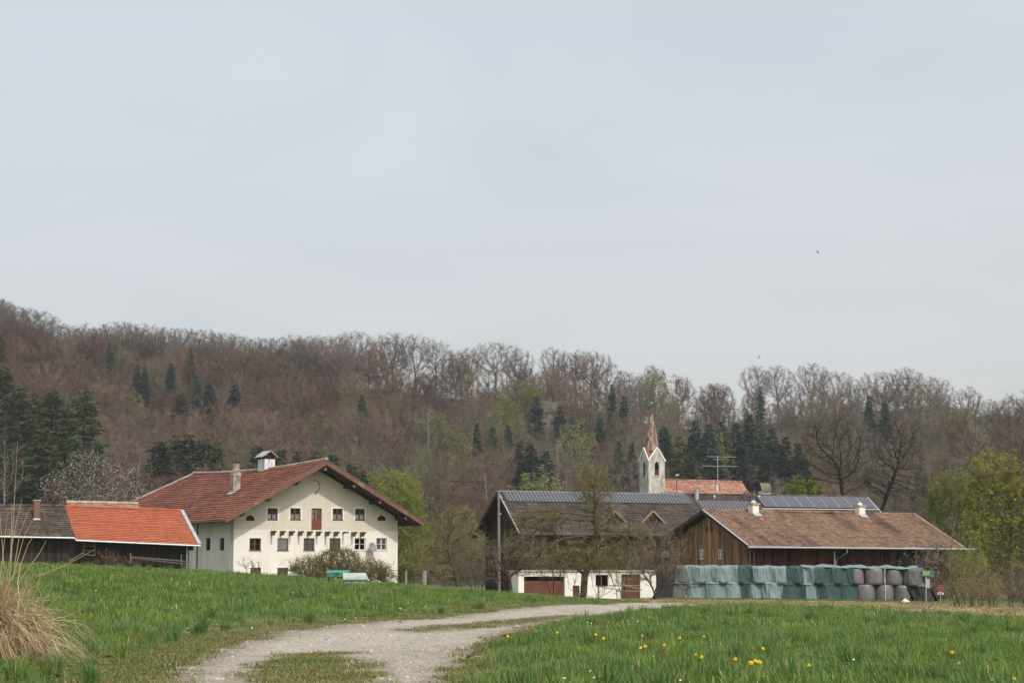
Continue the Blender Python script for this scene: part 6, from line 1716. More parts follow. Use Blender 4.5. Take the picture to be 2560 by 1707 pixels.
for row, lst in ((0, bot), (1, topb)):
    for i, px in enumerate(lst):
        x = bale_x(px); z = base_z(x) + row * (h_b + .01); y = BD + .12 * math.sin(i * 2.3 + row)
        BALES.append((x, y, z, row))
        n_ = len(lst)
        if row == 0: lab = ('grey wrapped bale in the bottom row, number %d from the right end' % (n_ - i)) if i >= 10 else 'netted bale in the bottom row of the stack'
        else: lab = ('grey wrapped bale in the top row, number %d from the right end' % (n_ - i)) if i >= 9 else 'netted bale in the top row of the stack'
        netted = (row == 0 and i < 10) or (row == 1 and i < 9)
        o = place('wrapped_bale', bm_[(i * 3 + row) % 4], (x, y, z), rz=rngF.random() * 6.28, label=lab, cat='bale', group=('netted bales, %s row' % ('top' if row else 'bottom')) if netted else 'grey wrapped bales')
# net: front surface draped over the bales
M_net_pale = mat('net_pale_teal', (0.145, 0.205, 0.205), (0.205, 0.27, 0.27), 2.2, .8, bump=.9, bscale=3.5, stretch=(2.2, 2.2, .6), c3=(.14, .19, .21), c3scale=.8)
M_net_dark = mat('net_dark_teal', (0.03, 0.064, 0.064), (0.05, 0.09, 0.088), 2.2, .85, bump=.9, bscale=3.5, stretch=(2.2, 2.2, .6))
M_net_black = mat('net_black', (0.022, 0.024, 0.026), (0.045, 0.048, 0.05), 2.5, .85, bump=.25, bscale=30)
M_net_grey = mat('net_grey', (0.085, 0.088, 0.09), (0.125, 0.13, 0.132), 2.5, .8, bump=.9, bscale=3.5, stretch=(2.2, 2.2, .6))
BA = np.array([(b[0], b[1], b[2]) for b in BALES])
def front_depth(x, z):
    """y of the front of the bale stack at (x, z): pulled tight across the gaps"""
    out = np.full(np.shape(x), BD - .40)
    for bx_, by_, bz_ in BA:
        dx = np.abs(x - bx_); r_ = .66
        zz = (z - bz_) / h_b
        edge = np.clip(np.minimum(zz, 1 - zz) / .12, -1, 1)
        rr = r_ - .07 * (1 - np.clip(edge, 0, 1)) ** 2
        ok = (dx < rr) & (zz > -.02) & (zz < 1.02)
        y = by_ - np.sqrt(np.maximum(rr ** 2 - dx ** 2, 0))
        out = np.where(ok, np.minimum(out, y), out)
    return out
def net_panel(name, x0, x1, z0f, z1f, m, seed, parent, over=.9, nx=None, off=.035, slant0=0.0, slant1=0.0, flare=0.0):
    """net between photo columns x0..x1; t 0..1 runs up the front, 1..1.35 over the top"""
    xa, xb = bale_x(x0), bale_x(x1); nx = nx or max(10, int((xb - xa) / .045)); nt_ = 56; ntop = 10 if over else 0
    rng = np.random.default_rng(seed)
    s = np.linspace(0, 1, nx); T = np.linspace(0, 1, nt_)
    S, TT = np.meshgrid(s, T)
    Xg = xa + (xb - xa) * S + slant0 * (1 - TT) * (1 - S) + slant1 * (1 - TT) * S
    zb_ = np.array([base_z(x_) for x_ in np.linspace(xa - 1, xb + 1, 12)]); zb_ = np.interp(Xg, np.linspace(xa - 1, xb + 1, 12), zb_)
    Z = zb_ + z0f + (z1f - z0f) * TT
    Yg = front_depth(Xg, Z)
    # net spans gaps: smooth the depth sideways and down, keep it in front
    for _ in range(14):
        Yp = np.pad(Yg, 1, mode='edge')
        sm = (Yp[1:-1, :-2] + Yp[1:-1, 2:] + Yp[:-2, 1:-1] + Yp[2:, 1:-1] + 2 * Yg) / 6
        Yg = np.minimum(sm, front_depth(Xg, Z))
    # hanging folds
    ph = rng.uniform(0, 6, 5); amp = rng.uniform(.5, 1.2)
    fold = .035 * np.sin(Xg * 9 + ph[0] + 1.4 * np.sin(Z * 2 + ph[1])) + .026 * np.sin(Xg * 21 + Z * 4 + ph[2]) + .02 * np.sin(Xg * 5 - Z * 6 + ph[3]) * vnoise(Xg, Z, .5, seed)
    Yg = Yg - off - np.abs(fold) * amp - flare * (1 - TT) ** 2
    V = np.stack([Xg, Yg, Z], -1)
    if over:
        k = np.linspace(0, 1, ntop + 1)[1:]
        last = V[-1]
        rows = []
        for kk in k:
            r_ = last.copy(); r_[:, 1] += kk * over; r_[:, 2] += .05 * np.sin(kk * 2.2) + .03 * np.sin(r_[:, 0] * 4 + ph[4]) + .02 * np.sin(r_[:, 0] * 11 + kk * 5) * kk
            rows.append(r_)
        V = np.concatenate([V, np.array(rows)], 0)
    nr = V.shape[0]
    i_ = (np.arange(nr - 1)[:, None] * nx + np.arange(nx - 1)[None]).ravel()
    me_ = fast_mesh(name, V.reshape(-1, 3), [np.stack([i_, i_ + 1, i_ + nx + 1, i_ + nx], 1)], m, smooth=True)
    return link(name, me_, parent)
H2_ = 2 * h_b + .06
X0n = bale_x(1720)
net = empty('silage_net', (bale_x(1900), BD - .7, base_z(bale_x(1900))), 0, 'teal protective net in pale and dark panels draped over the bale stack', 'net')
def keep_parent(o, p):
    o.parent = p; o.matrix_parent_inverse = Matrix.Translation(-p.location)
PANELS = [  # lower row then upper row: (x0, x1, dark, slant left, slant right)
    (1716, 1764, 0, -.25, .05), (1764, 1800, 0, .05, 0), (1800, 1846, 0, 0, .1), (1846, 1874, 1, -.15, .1), (1874, 1904, 0, 0, 0), (1904, 1956, 0, 0, -.2), (1956, 2012, 1, -.2, -.05), (2012, 2038, 0, 0, .05), (2038, 2090, 1, 0, 0), (2090, 2139, 1, 0, 0)]
UP = [(1712, 1760, 0, .2, 0), (1760, 1792, 0, 0, 0), (1792, 1824, 0, 0, .05), (1824, 1844, 0, 0, 0), (1844, 1880, 1, 0, .05), (1880, 1922, 0, .05, 0), (1922, 1962, 0, 0, 0), (1962, 2003, 1, 0, .1), (2003, 2032, 0, .1, 0), (2032, 2078, 1, 0, 0), (2078, 2130, 1, 0, 0)]
for i, (a, b_, dk, s0, s1) in enumerate(PANELS):
    keep_parent(net_panel('net_panel', a - 1, b_ + 1, .02, h_b + .02, M_net_dark if dk else M_net_pale, 70 + i, net, over=0, off=.03 + .012 * (i % 3), slant0=s0, slant1=s1, flare=.12), net)
for i, (a, b_, dk, s0, s1) in enumerate(UP):
    keep_parent(net_panel('net_panel', a - 1, b_ + 1, h_b - .04, H2_, M_net_dark if dk else M_net_pale, 90 + i, net, over=.85, off=.045 + .012 * (i % 3), slant0=s0, slant1=s1, flare=.05), net)
# loose top edge of the net over the grey bales
v = MB(); 
xs = np.linspace(bale_x(2000), bale_x(2292), 90); rngN = np.random.default_rng(5)
V = []
for j, (dy, dz) in enumerate(((-.62, -.03), (-.58, .06), (-.4, .12), (-.15, .14), (.2, .10), (.6, .05))):
    for x_ in xs:
        w_ = .05 * math.sin(x_ * 3.1) + .035 * math.sin(x_ * 7.3 + j) + .02 * math.sin(x_ * 15 + j * 2)
        V.append((x_, BD + dy + .04 * math.sin(x_ * 6 + j), base_z(x_) + H2_ + dz + w_ * (.4 + .6 * (j > 0))))
i_ = (np.arange(5)[:, None] * 90 + np.arange(89)[None]).ravel()
keep_parent(link('net_edge', fast_mesh('net_edge', V, [np.stack([i_, i_ + 1, i_ + 91, i_ + 90], 1)], M_net_pale, smooth=True)), net)
# dark nets at both ends
blk = empty('dark_end_net', (bale_x(1680), BD - .7, base_z(bale_x(1680))), 0, 'blackish net sloping off the left end of the bale stack', 'net')
keep_parent(net_panel('net_panel', 1664, 1718, .02, h_b + .02, M_net_grey, 120, blk, over=0, off=.05, slant1=.05, flare=.12), blk)
keep_parent(net_panel('net_panel', 1682, 1712, h_b - .03, H2_ + .02, M_net_grey, 121, blk, over=.8, off=.06, slant1=.35, flare=.05), blk)
zz = base_z(bale_x(1660)); xa, xb, xc = bale_x(1624), bale_x(1668), bale_x(1686)
nx = 22; V = []
for j in range(22):
    t = j / 21
    for i_2 in range(nx):
        s = i_2 / (nx - 1)      # s: from back to front
        x_ = xa + (xc - xa) * t ** .9 + .05 * math.sin(s * 9 + t * 4); y_ = BD + .9 - 1.75 * s * (1 - .1 * t) - .15 * (1 - t) + .04 * math.sin(t * 14 + s * 5)
        z_ = zz - .05 + (H2_ + .08) * t ** 1.05 + .03 * math.sin(s * 12 + t * 9)
        V.append((x_, y_, z_))
i_ = (np.arange(21)[:, None] * nx + np.arange(nx - 1)[None]).ravel()
keep_parent(link('net_flap', fast_mesh('net_flap', V, [np.stack([i_, i_ + 1, i_ + nx + 1, i_ + nx], 1)], M_net_black, smooth=True)), blk)
V = []
for j in range(22):     # gore between flap and first bale, facing the camera
    t = j / 21
    for i_2 in range(10):
        s = i_2 / 9
        x_ = (xa + (xc - xa) * t ** .9) * (1 - s) + (bale_x(1690 - 14 * (1 - t))) * s; y_ = BD - .85 + .18 * s * (1 - s) - .12 * (1 - t) * (1 - s); z_ = zz - .05 + (H2_ + .08) * t ** 1.05
        V.append((x_, y_ + .03 * math.sin(s * 14 + t * 5), z_))
i_ = (np.arange(21)[:, None] * 10 + np.arange(9)[None]).ravel()
keep_parent(link('net_gore', fast_mesh('net_gore', V, [np.stack([i_, i_ + 1, i_ + 11, i_ + 10], 1)], M_net_black, smooth=True)), blk)
keep_parent(MB().tube([(bale_x(1672), BD - .8, zz + h_b), (bale_x(1710), BD - .82, zz + h_b - .03), (bale_x(1752), BD - .78, zz + h_b + .02)], .035, 6).build('net_rope', M_net_grey), blk)
rgt = empty('right_end_net', (bale_x(2300), BD - .7, base_z(bale_x(2300))), 0, 'crumpled charcoal net hanging off the right end of the bale stack', 'net')
keep_parent(net_panel('net_panel', 2268, 2306, h_b - .05, H2_ + .02, M_net_grey, 130, rgt, over=.8, off=.05, slant1=.25, flare=.1), rgt)
keep_parent(net_panel('net_panel', 2262, 2328, .0, h_b + .03, M_net_black, 131, rgt, over=0, off=.06, slant0=.6, slant1=.1, flare=.2), rgt)
zz = base_z(bale_x(2320)); V = []
for j in range(22):
    t = j / 21
    for i_2 in range(nx):
        s = i_2 / (nx - 1)
        x_ = bale_x(2346) + (bale_x(2302) - bale_x(2346)) * t ** .7 + .04 * math.sin(s * 11 + t * 6); y_ = BD - .75 + 1.5 * s + .03 * math.sin(t * 13); z_ = zz - .05 + H2_ * t
        V.append((x_, y_, z_))
i_ = (np.arange(21)[:, None] * nx + np.arange(nx - 1)[None]).ravel()
keep_parent(link('net_flap', fast_mesh('net_flap', V, [np.stack([i_, i_ + 1, i_ + nx + 1, i_ + nx], 1)], M_net_black, smooth=True)), rgt)
# strings of pale clips and light heaps
M_pale = mat('pale_chalk', (.6, .58, .55), (.72, .7, .67), 5, .9)
v = MB(); rr_ = random.Random(3); xx_ = bale_x(2208)
for k in range(26):
    z_ = base_z(xx_) + .05 + 2.1 * k / 26; v.box(xx_ - .02 + rr_.uniform(-.02, .02), xx_ + .03, BD - .70, BD - .66, z_, z_ + rr_.uniform(.03, .07))
v.tube([(xx_, BD - .67, base_z(xx_)), (xx_ + .01, BD - .67, base_z(xx_) + 2.15)], .012, 4)
tag(v.build('clip_string', M_pale), 'string of pale clips hanging down between the grey bales', 'string')
xx_ = bale_x(1650); v = MB()
for k in range(30):
    t = k / 30; v.box(bale_x(1632 + 36 * t) + rr_.uniform(-.06, .06) - .05, bale_x(1632 + 36 * t) + .04 + rr_.uniform(0, .05), BD - 1.06, BD - .98, base_z(xx_) + .35 + 1.2 * t + rr_.uniform(-.1, .1), base_z(xx_) + .45 + 1.2 * t)
hp = MB(); n = 16
def heap(px, D, r, h, name, lab):
    x_ = W(px, 1500, D).x; z_ = tz(x_, D); rg = random.Random(int(px)); V, Fq = [(0, 0, h)], []
    for i_3 in range(1, 5):
        for j in range(n):
            t = 2 * math.pi * j / n; f = i_3 / 4
            V.append((r * f * math.cos(t) * rg.uniform(.85, 1.1), r * f * .6 * math.sin(t) * rg.uniform(.85, 1.1), h * (1 - f) ** 1.2 * rg.uniform(.8, 1.1) - (.04 if i_3 == 4 else 0)))
    m_ = MB(); m_.add(V, [(0, 1 + j, 1 + (j + 1) % n) for j in range(n)] + [(1 + (i_3 - 1) * n + j, 1 + i_3 * n + j, 1 + i_3 * n + (j + 1) % n, 1 + (i_3 - 1) * n + (j + 1) % n) for i_3 in range(1, 4) for j in range(n)])
    tag(m_.build(name, M_pale, loc=(x_, D, z_)), lab, 'heap')
heap(2263, 130.5, .42, .3, 'chalk_heap', 'small white heap at the foot of the grey bales')
heap(1615, 129.5, .35, .1, 'white_scrap', 'flat white scrap at the foot of the dark left net')

# ------------------------------------------------------------------ signs
def text_mesh(txt, size, m, name, parent, loc, rot):
    cu_ = bpy.data.curves.new(name, 'FONT'); cu_.body = txt; cu_.size = size; cu_.align_x = 'CENTER'; cu_.align_y = 'CENTER'; cu_.extrude = .003
    tmp = bpy.data.objects.new('tmp', cu_); COL.objects.link(tmp)
    dg = bpy.context.evaluated_depsgraph_get(); me_ = bpy.data.meshes.new_from_object(tmp.evaluated_get(dg))
    bpy.data.objects.remove(tmp)
    me_.materials.clear(); me_.materials.append(m)
    o_ = link(name, me_, parent, loc); o_.rotation_euler = rot
    return o_
M_sgreen = mat('sign_green', (.0, .19, .115), (.0, .21, .13), 2, .45)
M_syellow = mat('sign_yellow', (.75, .62, .12), rough=.5)
M_sred = mat('sign_red', (.50, .03, .03), rough=.45); M_sblue = mat('sign_blue', (.03, .07, .30), rough=.45); M_swhite = mat('sign_white', (.72, .72, .7), rough=.5); M_sblack = mat('sign_black', (.03, .03, .03), rough=.6)
SD = 130.0
a = W(2304, 1425.5, SD); b_ = W(2333.5, 1439, SD); wS = (b_.x - a.x); hS = a.z - b_.z; cxs = (a.x + b_.x) / 2; czs = (a.z + b_.z) / 2
gzs = tz(cxs, SD)
sg = empty('place_sign', (cxs - .12, SD, gzs), R(-6), 'green place name sign with yellow lettering at the right end of the bales', 'sign')
MB().tube([(0, .03, -.3), (0, .03, czs - gzs + hS / 2)], .035, 8).build('post', M_zinc, sg)
MB().box(.12 - wS / 2, .12 + wS / 2, -.03, -.01, czs - gzs - hS / 2, czs - gzs + hS / 2).build('sign_panel', M_sgreen, sg)
v = MB(); z0_, z1_ = czs - gzs - hS / 2, czs - gzs + hS / 2
for q_ in ((.12 - wS / 2, .12 + wS / 2, z1_ - .03, z1_ - .018), (.12 - wS / 2, .12 + wS / 2, z0_ + .018, z0_ + .03)): v.box(q_[0] + .02, q_[1] - .02, -.034, -.0305, q_[2], q_[3])
v.build('sign_border', M_syellow, sg)
text_mesh('Zell', .27, M_syellow, 'sign_text', sg, (.04, -.034, czs - gzs + .005), (math.pi / 2, 0, 0))
MB().box(-.02, .26, .0, .02, czs - gzs - .95, czs - gzs - .35).build('back_plate', M_zinc, sg)
text_mesh('3', .2, M_swhite, 'plate_number', sg, (.12, -.006, czs - gzs - .62), (math.pi / 2, 0, 0))
a = W(2351, 1469, 125.0); gz2 = tz(a.x, 125); rS2 = 8.2 / (FPX / 125)
s2 = empty('no_parking_sign', (a.x, 125, gz2), R(8), 'round red and blue no parking sign with white plate on a post', 'sign')
MB().tube([(0, .03, -.3), (0, .03, a.z - gz2 + .1)], .03, 8).build('post', M_zinc, s2)
def disc(r0, r1, y, m, nm):
    v = MB(); n_ = 28; pts_ = []
    for r_ in (r0, r1):
        pts_ += [(r_ * math.cos(2 * math.pi * j / n_), y, r_ * math.sin(2 * math.pi * j / n_)) for j in range(n_)]
    pts_ += [(r1 * math.cos(2 * math.pi * j / n_), y + .012, r1 * math.sin(2 * math.pi * j / n_)) for j in range(n_)]
    fs_ = [(n_ + j, n_ + (j + 1) % n_, (j + 1) % n_, j) for j in range(n_)] + [(2 * n_ + j, 2 * n_ + (j + 1) % n_, n_ + (j + 1) % n_, n_ + j) for j in range(n_)]
    if r0 < .001: pass
    v.add(pts_, fs_); o_ = v.build(nm, m, s2, loc=(0, 0, a.z - gz2)); return o_
disc(.0005, rS2 * .80, -.004, M_sblue, 'blue_field'); disc(rS2 * .76, rS2, -.008, M_sred, 'red_ring')
for t in (R(45), R(-45)):
    v = MB(); dxx, dzz = math.cos(t), math.sin(t); k = rS2 * .78
    v.beam((-dxx * k, -.012, a.z - gz2 - dzz * k), (dxx * k, -.012 - .003 * (t > 0), a.z - gz2 + dzz * k), .004, rS2 * .22, up=(-dzz, 0, dxx)); v.build('red_bar', M_sred, s2)
zpl = W(2351, 1482.5, 125).z - gz2
MB().box(-.2, .2, -.012, 0.0, zpl - .075, zpl + .065).build('white_plate', M_swhite, s2)
v = MB()
for k in range(9): v.box(-.15 + k * .034, -.13 + k * .034, -.015, -.0125, zpl - .025, zpl + .02 + .01 * (k % 2))
v.build('plate_lettering', M_sblack, s2)

# ------------------------------------------------------------------ pole, cable, fences, boxes, birds
q = W(1248, 1428, 142.0); zt_ = W(1247, 1226, 142.0).z; gz_ = tz(q.x, 142)
pole = MB().tube([(q.x, 142, gz_ - .5), (q.x - .02, 142, (gz_ + zt_) / 2), (q.x - .05, 142, zt_)], [.115, .105, .09], 10).build('utility_pole', mat('pole_wood', (.15, .142, .13), (.21, .20, .18), 3, .9, stretch=(2, 2, .3)))
tag(pole, 'tall weathered wooden utility pole before the timber house gable', 'pole')
MB().box(q.x - .02, q.x + .16, 141.86, 141.9, zt_ - 1.7, zt_ - 1.62).build('pole_bracket', M_zinc, pole)
def cable(pts_, sag_, r_, name, lab):
    path = []
    for (p_, q_) in zip(pts_[:-1], pts_[1:]):
        for k in range(25):
            t = k / 24; c_ = p_.lerp(q_, t); c_.z -= sag_ * 4 * t * (1 - t); path.append(c_)
    tag(MB().tube(path, r_, 4).build(name, M_sblack), lab, 'cable')
cable([W(905, 1166, 160), W(1247, 1205, 152), W(1605, 1232, 320)], .4, .016, 'overhead_cable', 'thin overhead cable running from the farmhouse gable past the church tower')
# two old hive boxes in the grass before the bush
def gp(px, py, D): return W(px, py, D)
M_lid = mat('green_sheet', (.05, .22, .155), (.08, .29, .21), 3, .55, c3=(.03, .12, .09), c3scale=2); M_palebox = mat('pale_green_paint', (.34, .40, .34), (.45, .50, .44), 3, .7, c3=(.24, .29, .25), c3scale=1.5)
a, b_ = gp(816, 1425, 76), gp(873, 1428, 76); zl = gp(845, 1440, 76).z; gz_ = tz(a.x, 76)
hv = empty('green_lidded_stand', (a.x, 76, gz_), 0, 'wooden stand with bright green corrugated lid in the meadow', 'stand')
wL = b_.x - a.x
v = MB(); nn = 16
for k in range(nn):
    x0_ = wL * k / nn; v.prism([(x0_, -.35, a.z - gz_ - .10), (x0_ + wL / nn * .5, -.35, a.z - gz_ - .085), (x0_ + wL / nn, -.35, a.z - gz_ - .10), (x0_ + wL / nn, .35, a.z - gz_), (x0_ + wL / nn * .5, .35, a.z - gz_ + .015), (x0_, .35, a.z - gz_)], (0, 0, -.012))
v.build('lid', M_lid, hv)
MB().box(.05, wL - .08, -.32, -.28, a.z - gz_ - .24, a.z - gz_ - .12).build('front_board', M_lid, hv)
for x_ in (.05, wL - .1):
    for y_ in (-.3, .28): MB().box(x_, x_ + .05, y_, y_ + .05, -.2, a.z - gz_ - .12).build('leg', M_plank_grey, hv)
a, b_ = gp(857, 1431, 72), gp(919, 1450, 72); gz_ = tz(a.x, 72)
bx_ = empty('pale_green_box', (a.x, 72, gz_), R(5), 'low pale green wooden box with sloping lid beside the green lidded stand', 'box')
wL = b_.x - a.x; zt_ = a.z - gz_
v = MB(); v.prism([(.02, -.5, zt_ - .22), (wL + .02, -.5, zt_ - .22), (wL - .08, .25, zt_), (.0, .25, zt_)], (0, 0, -.03)); v.build('lid', M_palebox, bx_)
MB().box(.08, wL - .03, -.44, .22, -.1, zt_ - .26).build('body', M_palebox, bx_)
v = MB()
for k in (.33, .66): v.box(wL * k, wL * k + .05, -.46, -.442, .0, zt_ - .27)
v.build('batten', M_plank_grey, bx_)
# fence posts with wire right of the farmhouse
M_post = mat('post_wood', (.22, .20, .165), (.31, .28, .235), 4, .9)
fen = empty('wire_fence', (W(1040, 1450, 100).x, 100, tz(W(1040, 1450, 100).x, 100)), 0, 'wire fence on grey posts right of the farmhouse wall', 'fence')
prev = None
for px, yt, D, w_ in ((975, 1424, 104, .05), (1015, 1425, 102, .06), (1061, 1426, 98, .11), (905, 1432, 110, .05)):
    p_ = W(px, yt, D); g_ = tz(p_.x, D)
    o_ = MB().tube([(p_.x, D, g_ - .3), (p_.x, D, p_.z)], w_, 7).build('post', M_post); keep_parent(o_, fen)
for pa, pb in (((905, 1433, 110), (975, 1425, 104)), ((975, 1425, 104), (1015, 1426, 102)), ((1015, 1426, 102), (1061, 1427, 98))):
    keep_parent(MB().tube([W(*pa), W(*pb)], .012, 4).build('wire', M_beam), fen)
# rail fence by the brown door
rf = empty('rail_fence', (W(1570, 1480, 134).x, 134, tz(W(1570, 1480, 134).x, 134)), 0, 'broken wooden rail fence before the brown plank door', 'fence')
for px, yt in ((1559, 1452), (1496, 1466)):
    p_ = W(px, yt, 134); keep_parent(MB().tube([(p_.x, 134, tz(p_.x, 134) - .3), p_], .05, 6).build('post', M_post), rf)
for (x0_, y0_, x1_, y1_) in ((1522, 1463, 1600, 1463), (1490, 1464, 1552, 1474), (1548, 1457, 1606, 1474), (1540, 1476, 1600, 1477)):
    keep_parent(MB().tube([W(x0_, y0_, 133.8), W((x0_ + x1_) / 2, (y0_ + y1_) / 2 + .6, 133.7), W(x1_, y1_, 133.8)], [.045, .04, .03], 6).build('rail', M_post), rf)
# birds
M_bird = mat('bird_black', (.02, .02, .022), (.03, .03, .033), 5, .7)
def bird(px, py, D, span, rz, rx, ry, lab):
    p_ = W(px, py, D)
    o_ = MB().lathe([(.01, -.5), (.06, -.42), (.13, -.15), (.14, .1), (.09, .32), (.07, .4), (.02, .5)], 8).build('bird', M_bird, smooth=True, loc=p_)
    o_.scale = (span / 2.2,) * 3
    o_.rotation_euler = (rx, ry, rz)
    for sx in (-1, 1):
        v = MB(); pr_ = [(sx * .05, .04, .22), (sx * .5, .22, .30), (sx * 1.1, .12, .02), (sx * .85, .1, -.12), (sx * .45, .18, -.14), (sx * .05, .04, -.18)]
        v.prism(pr_, (0, .025, 0)); v.build('wing', M_bird, o_)
    MB().prism([(-.05, 0, -.4), (.05, 0, -.4), (.16, .02, -.85), (-.16, .02, -.85)], (0, .02, 0)).build('tail', M_bird, o_)
    tag(o_, lab, 'bird')
bird(2044, 630, 260, .62, R(25), R(70), R(40), 'dark bird flying high in the open sky')
bird(1898, 893, 300, .95, R(35), R(80), R(-42), 'dark bird gliding just above the ridge trees')

# ------------------------------------------------------------------ grass, flowers, gravel
def grass_mat(name, a, b_, c_, transl=.35, scale=.5):
    m = mat(name, a, b_, scale, .6, coords='World', c3=c_, c3scale=.28, c3pos=(.5, .7), obj_rnd=.28, spec=.25, transl=transl)
    return m
M_grass = grass_mat('grass_green', (0.14, 0.215, 0.038), (0.195, 0.28, 0.058), (0.12, 0.21, 0.06))
M_grass_b = grass_mat('grass_deep', (0.095, 0.185, 0.048), (0.135, 0.235, 0.065), (0.15, 0.23, 0.085))
M_grass_dry = grass_mat('grass_verge', (0.155, 0.175, 0.052), (0.22, 0.215, 0.08), (0.125, 0.175, 0.04))
M_straw = grass_mat('straw', (0.30, 0.235, 0.13), (0.42, 0.34, 0.20), (0.25, 0.18, 0.10), .2, 3.0)
def clump(seed, n, rad, lmin, lmax, w, m, lean=.45, straw=None):
    rng = np.random.default_rng(seed)
    th = rng.random(n) * 2 * np.pi; r_ = rad * np.sqrt(rng.random(n))
    B = np.stack([r_ * np.cos(th), r_ * np.sin(th), np.full(n, -.01)], 1)
    az_ = rng.random(n) * 2 * np.pi; ln = rng.uniform(lmin, lmax, n); le = lean * rng.uniform(.2, 1.3, n)
    D_ = np.stack([np.cos(az_), np.sin(az_), np.zeros(n)], 1); S_ = np.stack([-np.sin(az_), np.cos(az_), np.zeros(n)], 1)
    ts = np.array([0, .4, .75, 1.0]); ws = np.array([.8, 1.0, .7, 0])
    V = []
    for t, ww in zip(ts, ws):
        c_ = B + D_ * (ln * le * t ** 1.8)[:, None] + np.array([0, 0, 1.0]) * (ln * (t - .28 * le * t ** 2.2))[:, None]
        if ww > 0: V += [c_ - S_ * w * ww * .5, c_ + S_ * w * ww * .5]
        else: V.append(c_)
    V = np.stack(V, 1).reshape(-1, 3); b0 = np.arange(n)[:, None] * 7
    q = np.concatenate([b0 + np.array([[0, 1, 3, 2]]), b0 + np.array([[2, 3, 5, 4]])]); t3 = b0 + np.array([[4, 5, 6]])
    mi = None; mats = [m]
    if straw is not None:
        isd = rng.random(n) < .09; mats = [m, straw]; mi = np.concatenate([isd, isd, isd]).astype(int)
    return fast_mesh('grass_clump', V, [q, t3], mats, mi=mi, smooth=True)
near_src = [clump(500 + i, 58, .18, .07, .195, .0085, [M_grass, M_grass_b][i % 2], straw=M_straw if i % 3 == 0 else M_grass_dry) for i in range(6)]
far_src = [clump(520 + i, 54, .28, .075, .22, .014, [M_grass, M_grass_b, M_grass][i % 3], straw=M_straw if i == 0 else M_grass_dry) for i in range(5)]
verge_src = [clump(540 + i, 60, .2, .025, .075, .008, M_grass_dry, lean=1.0, straw=M_straw) for i in range(4)]
rngG = np.random.default_rng(42)
def sample(n, y0, y1, umax=.35):
    Y = np.sqrt(rngG.random(n) * (y1 ** 2 - y0 ** 2) + y0 ** 2); X = rngG.uniform(-umax, umax, n) * Y
    return X, Y
def track_info(X, Y):
    jx = (vnoise(X, Y, .35, 3) - .5) * .5; jy = (vnoise(X, Y, .7, 8) - .5) * .6
    ins = in_poly(X + jx, Y + jy, TRACK); d = dist_poly(X, Y, TRACK)
    mid = np.zeros(len(X), bool)
    for pl in MIDW: mid |= in_poly(X + jx * 1.2, Y + jy * 1.2, pl)
    return ins, d, mid
def grow(name, n, y0, y1, src, dens, s0, s1, lab):
    X, Y = sample(n, y0, y1)
    ins, d, mid = track_info(X, Y); st_ = in_poly(X, Y + (vnoise(X, Y, 2.0, 9) - .5) * 3, STRIP)
    left = X < np.interp(Y, [12, 20, 50, 130], [-2.0, -2.0, 1.0, 8.0])
    lush = np.clip((d - np.where(left, .5, .1)) / np.where(left, 2.6, .8), 0, 1)
    patch = vnoise(X, Y, 3.2, 21)
    lush = np.clip(lush * (.75 + .5 * patch), 0, 1)
    g = ~ins & ~st_
    vmask = (g & (rngG.random(n) > lush)) | (mid)
    lmask = g & ~vmask & (rngG.random(n) < .95)
    Z = TZ(X, Y)
    sc2 = (s0 + (s1 - s0) * lush) * rngG.uniform(.7, 1.25, n) * (.6 + .8 * vnoise(X, Y, 1.4, 31) * vnoise(X, Y, 5.0, 32) ** .5) * np.where(left, 1.12, .92)
    for nm, msk, so_, k in ((name, lmask, src, 1.0), (name + '_verge', vmask, verge_src, 1.0)):
        P = np.stack([X[msk], Y[msk], Z[msk]], 1); s = sc2[msk] * k if so_ is src else (k * rngG.uniform(.7, 1.3, msk.sum()))
        scatter(nm, P, rngG.random(len(P)) * 6.28, s, rngG.integers(0, len(so_), len(P)), so_, lab if so_ is src else 'short dry verge grass beside and on the gravel track', cat='grass')
grow('meadow_grass', 11000, 12, 34, near_src, 1, .65, 1.05, 'green meadow grass in the foreground')
grow('meadow_grass_far', 30500, 34, 112, far_src, 1, .6, 1.0, 'green meadow grass on the rise')
# taller tufts and broad leaved weeds break up the sward
tuft_src = [clump(580 + i, 70, .10, .18, .42, .010, M_grass_b if i else M_grass, lean=.55, straw=M_straw) for i in range(3)]
def weed(seed):
    rg = np.random.default_rng(seed); v = MB()
    for j in range(11):
        t = j * 2.4 + rg.uniform(-.3, .3); L_ = rg.uniform(.06, .13); w_ = L_ * .32; el = rg.uniform(.25, .9); c_, s2 = math.cos(t), math.sin(t)
        P_ = lambda a, b_, z: (c_ * a - s2 * b_, s2 * a + c_ * b_, z)
        v.add([P_(0, 0, .01), P_(L_ * .5, -w_, L_ * el * .7), P_(L_, 0, L_ * el * .8), P_(L_ * .5, w_, L_ * el * .7)], [(0, 1, 2, 3)])
    return v.mesh('weed', M_grass_b)
weed_src = [weed(i) for i in range(3)]
X, Y = sample(2600, 12, 90); ins, d, mid = track_info(X, Y); k = ~ins & ~in_poly(X, Y, STRIP) & (d > .4) & (vnoise(X, Y, 2.5, 51) > .45)
X, Y = X[k], Y[k]; scatter('grass_tufts', np.stack([X, Y, TZ(X, Y)], 1), rngG.random(len(X)) * 6.28, rngG.uniform(.5, 1.0, len(X)), rngG.integers(0, 3, len(X)), tuft_src, 'taller tufts of grass standing in the meadow', cat='grass')
X, Y = sample(1500, 12, 60); ins, d, mid = track_info(X, Y); k = ~ins & ~in_poly(X, Y, STRIP) & (d > .6)
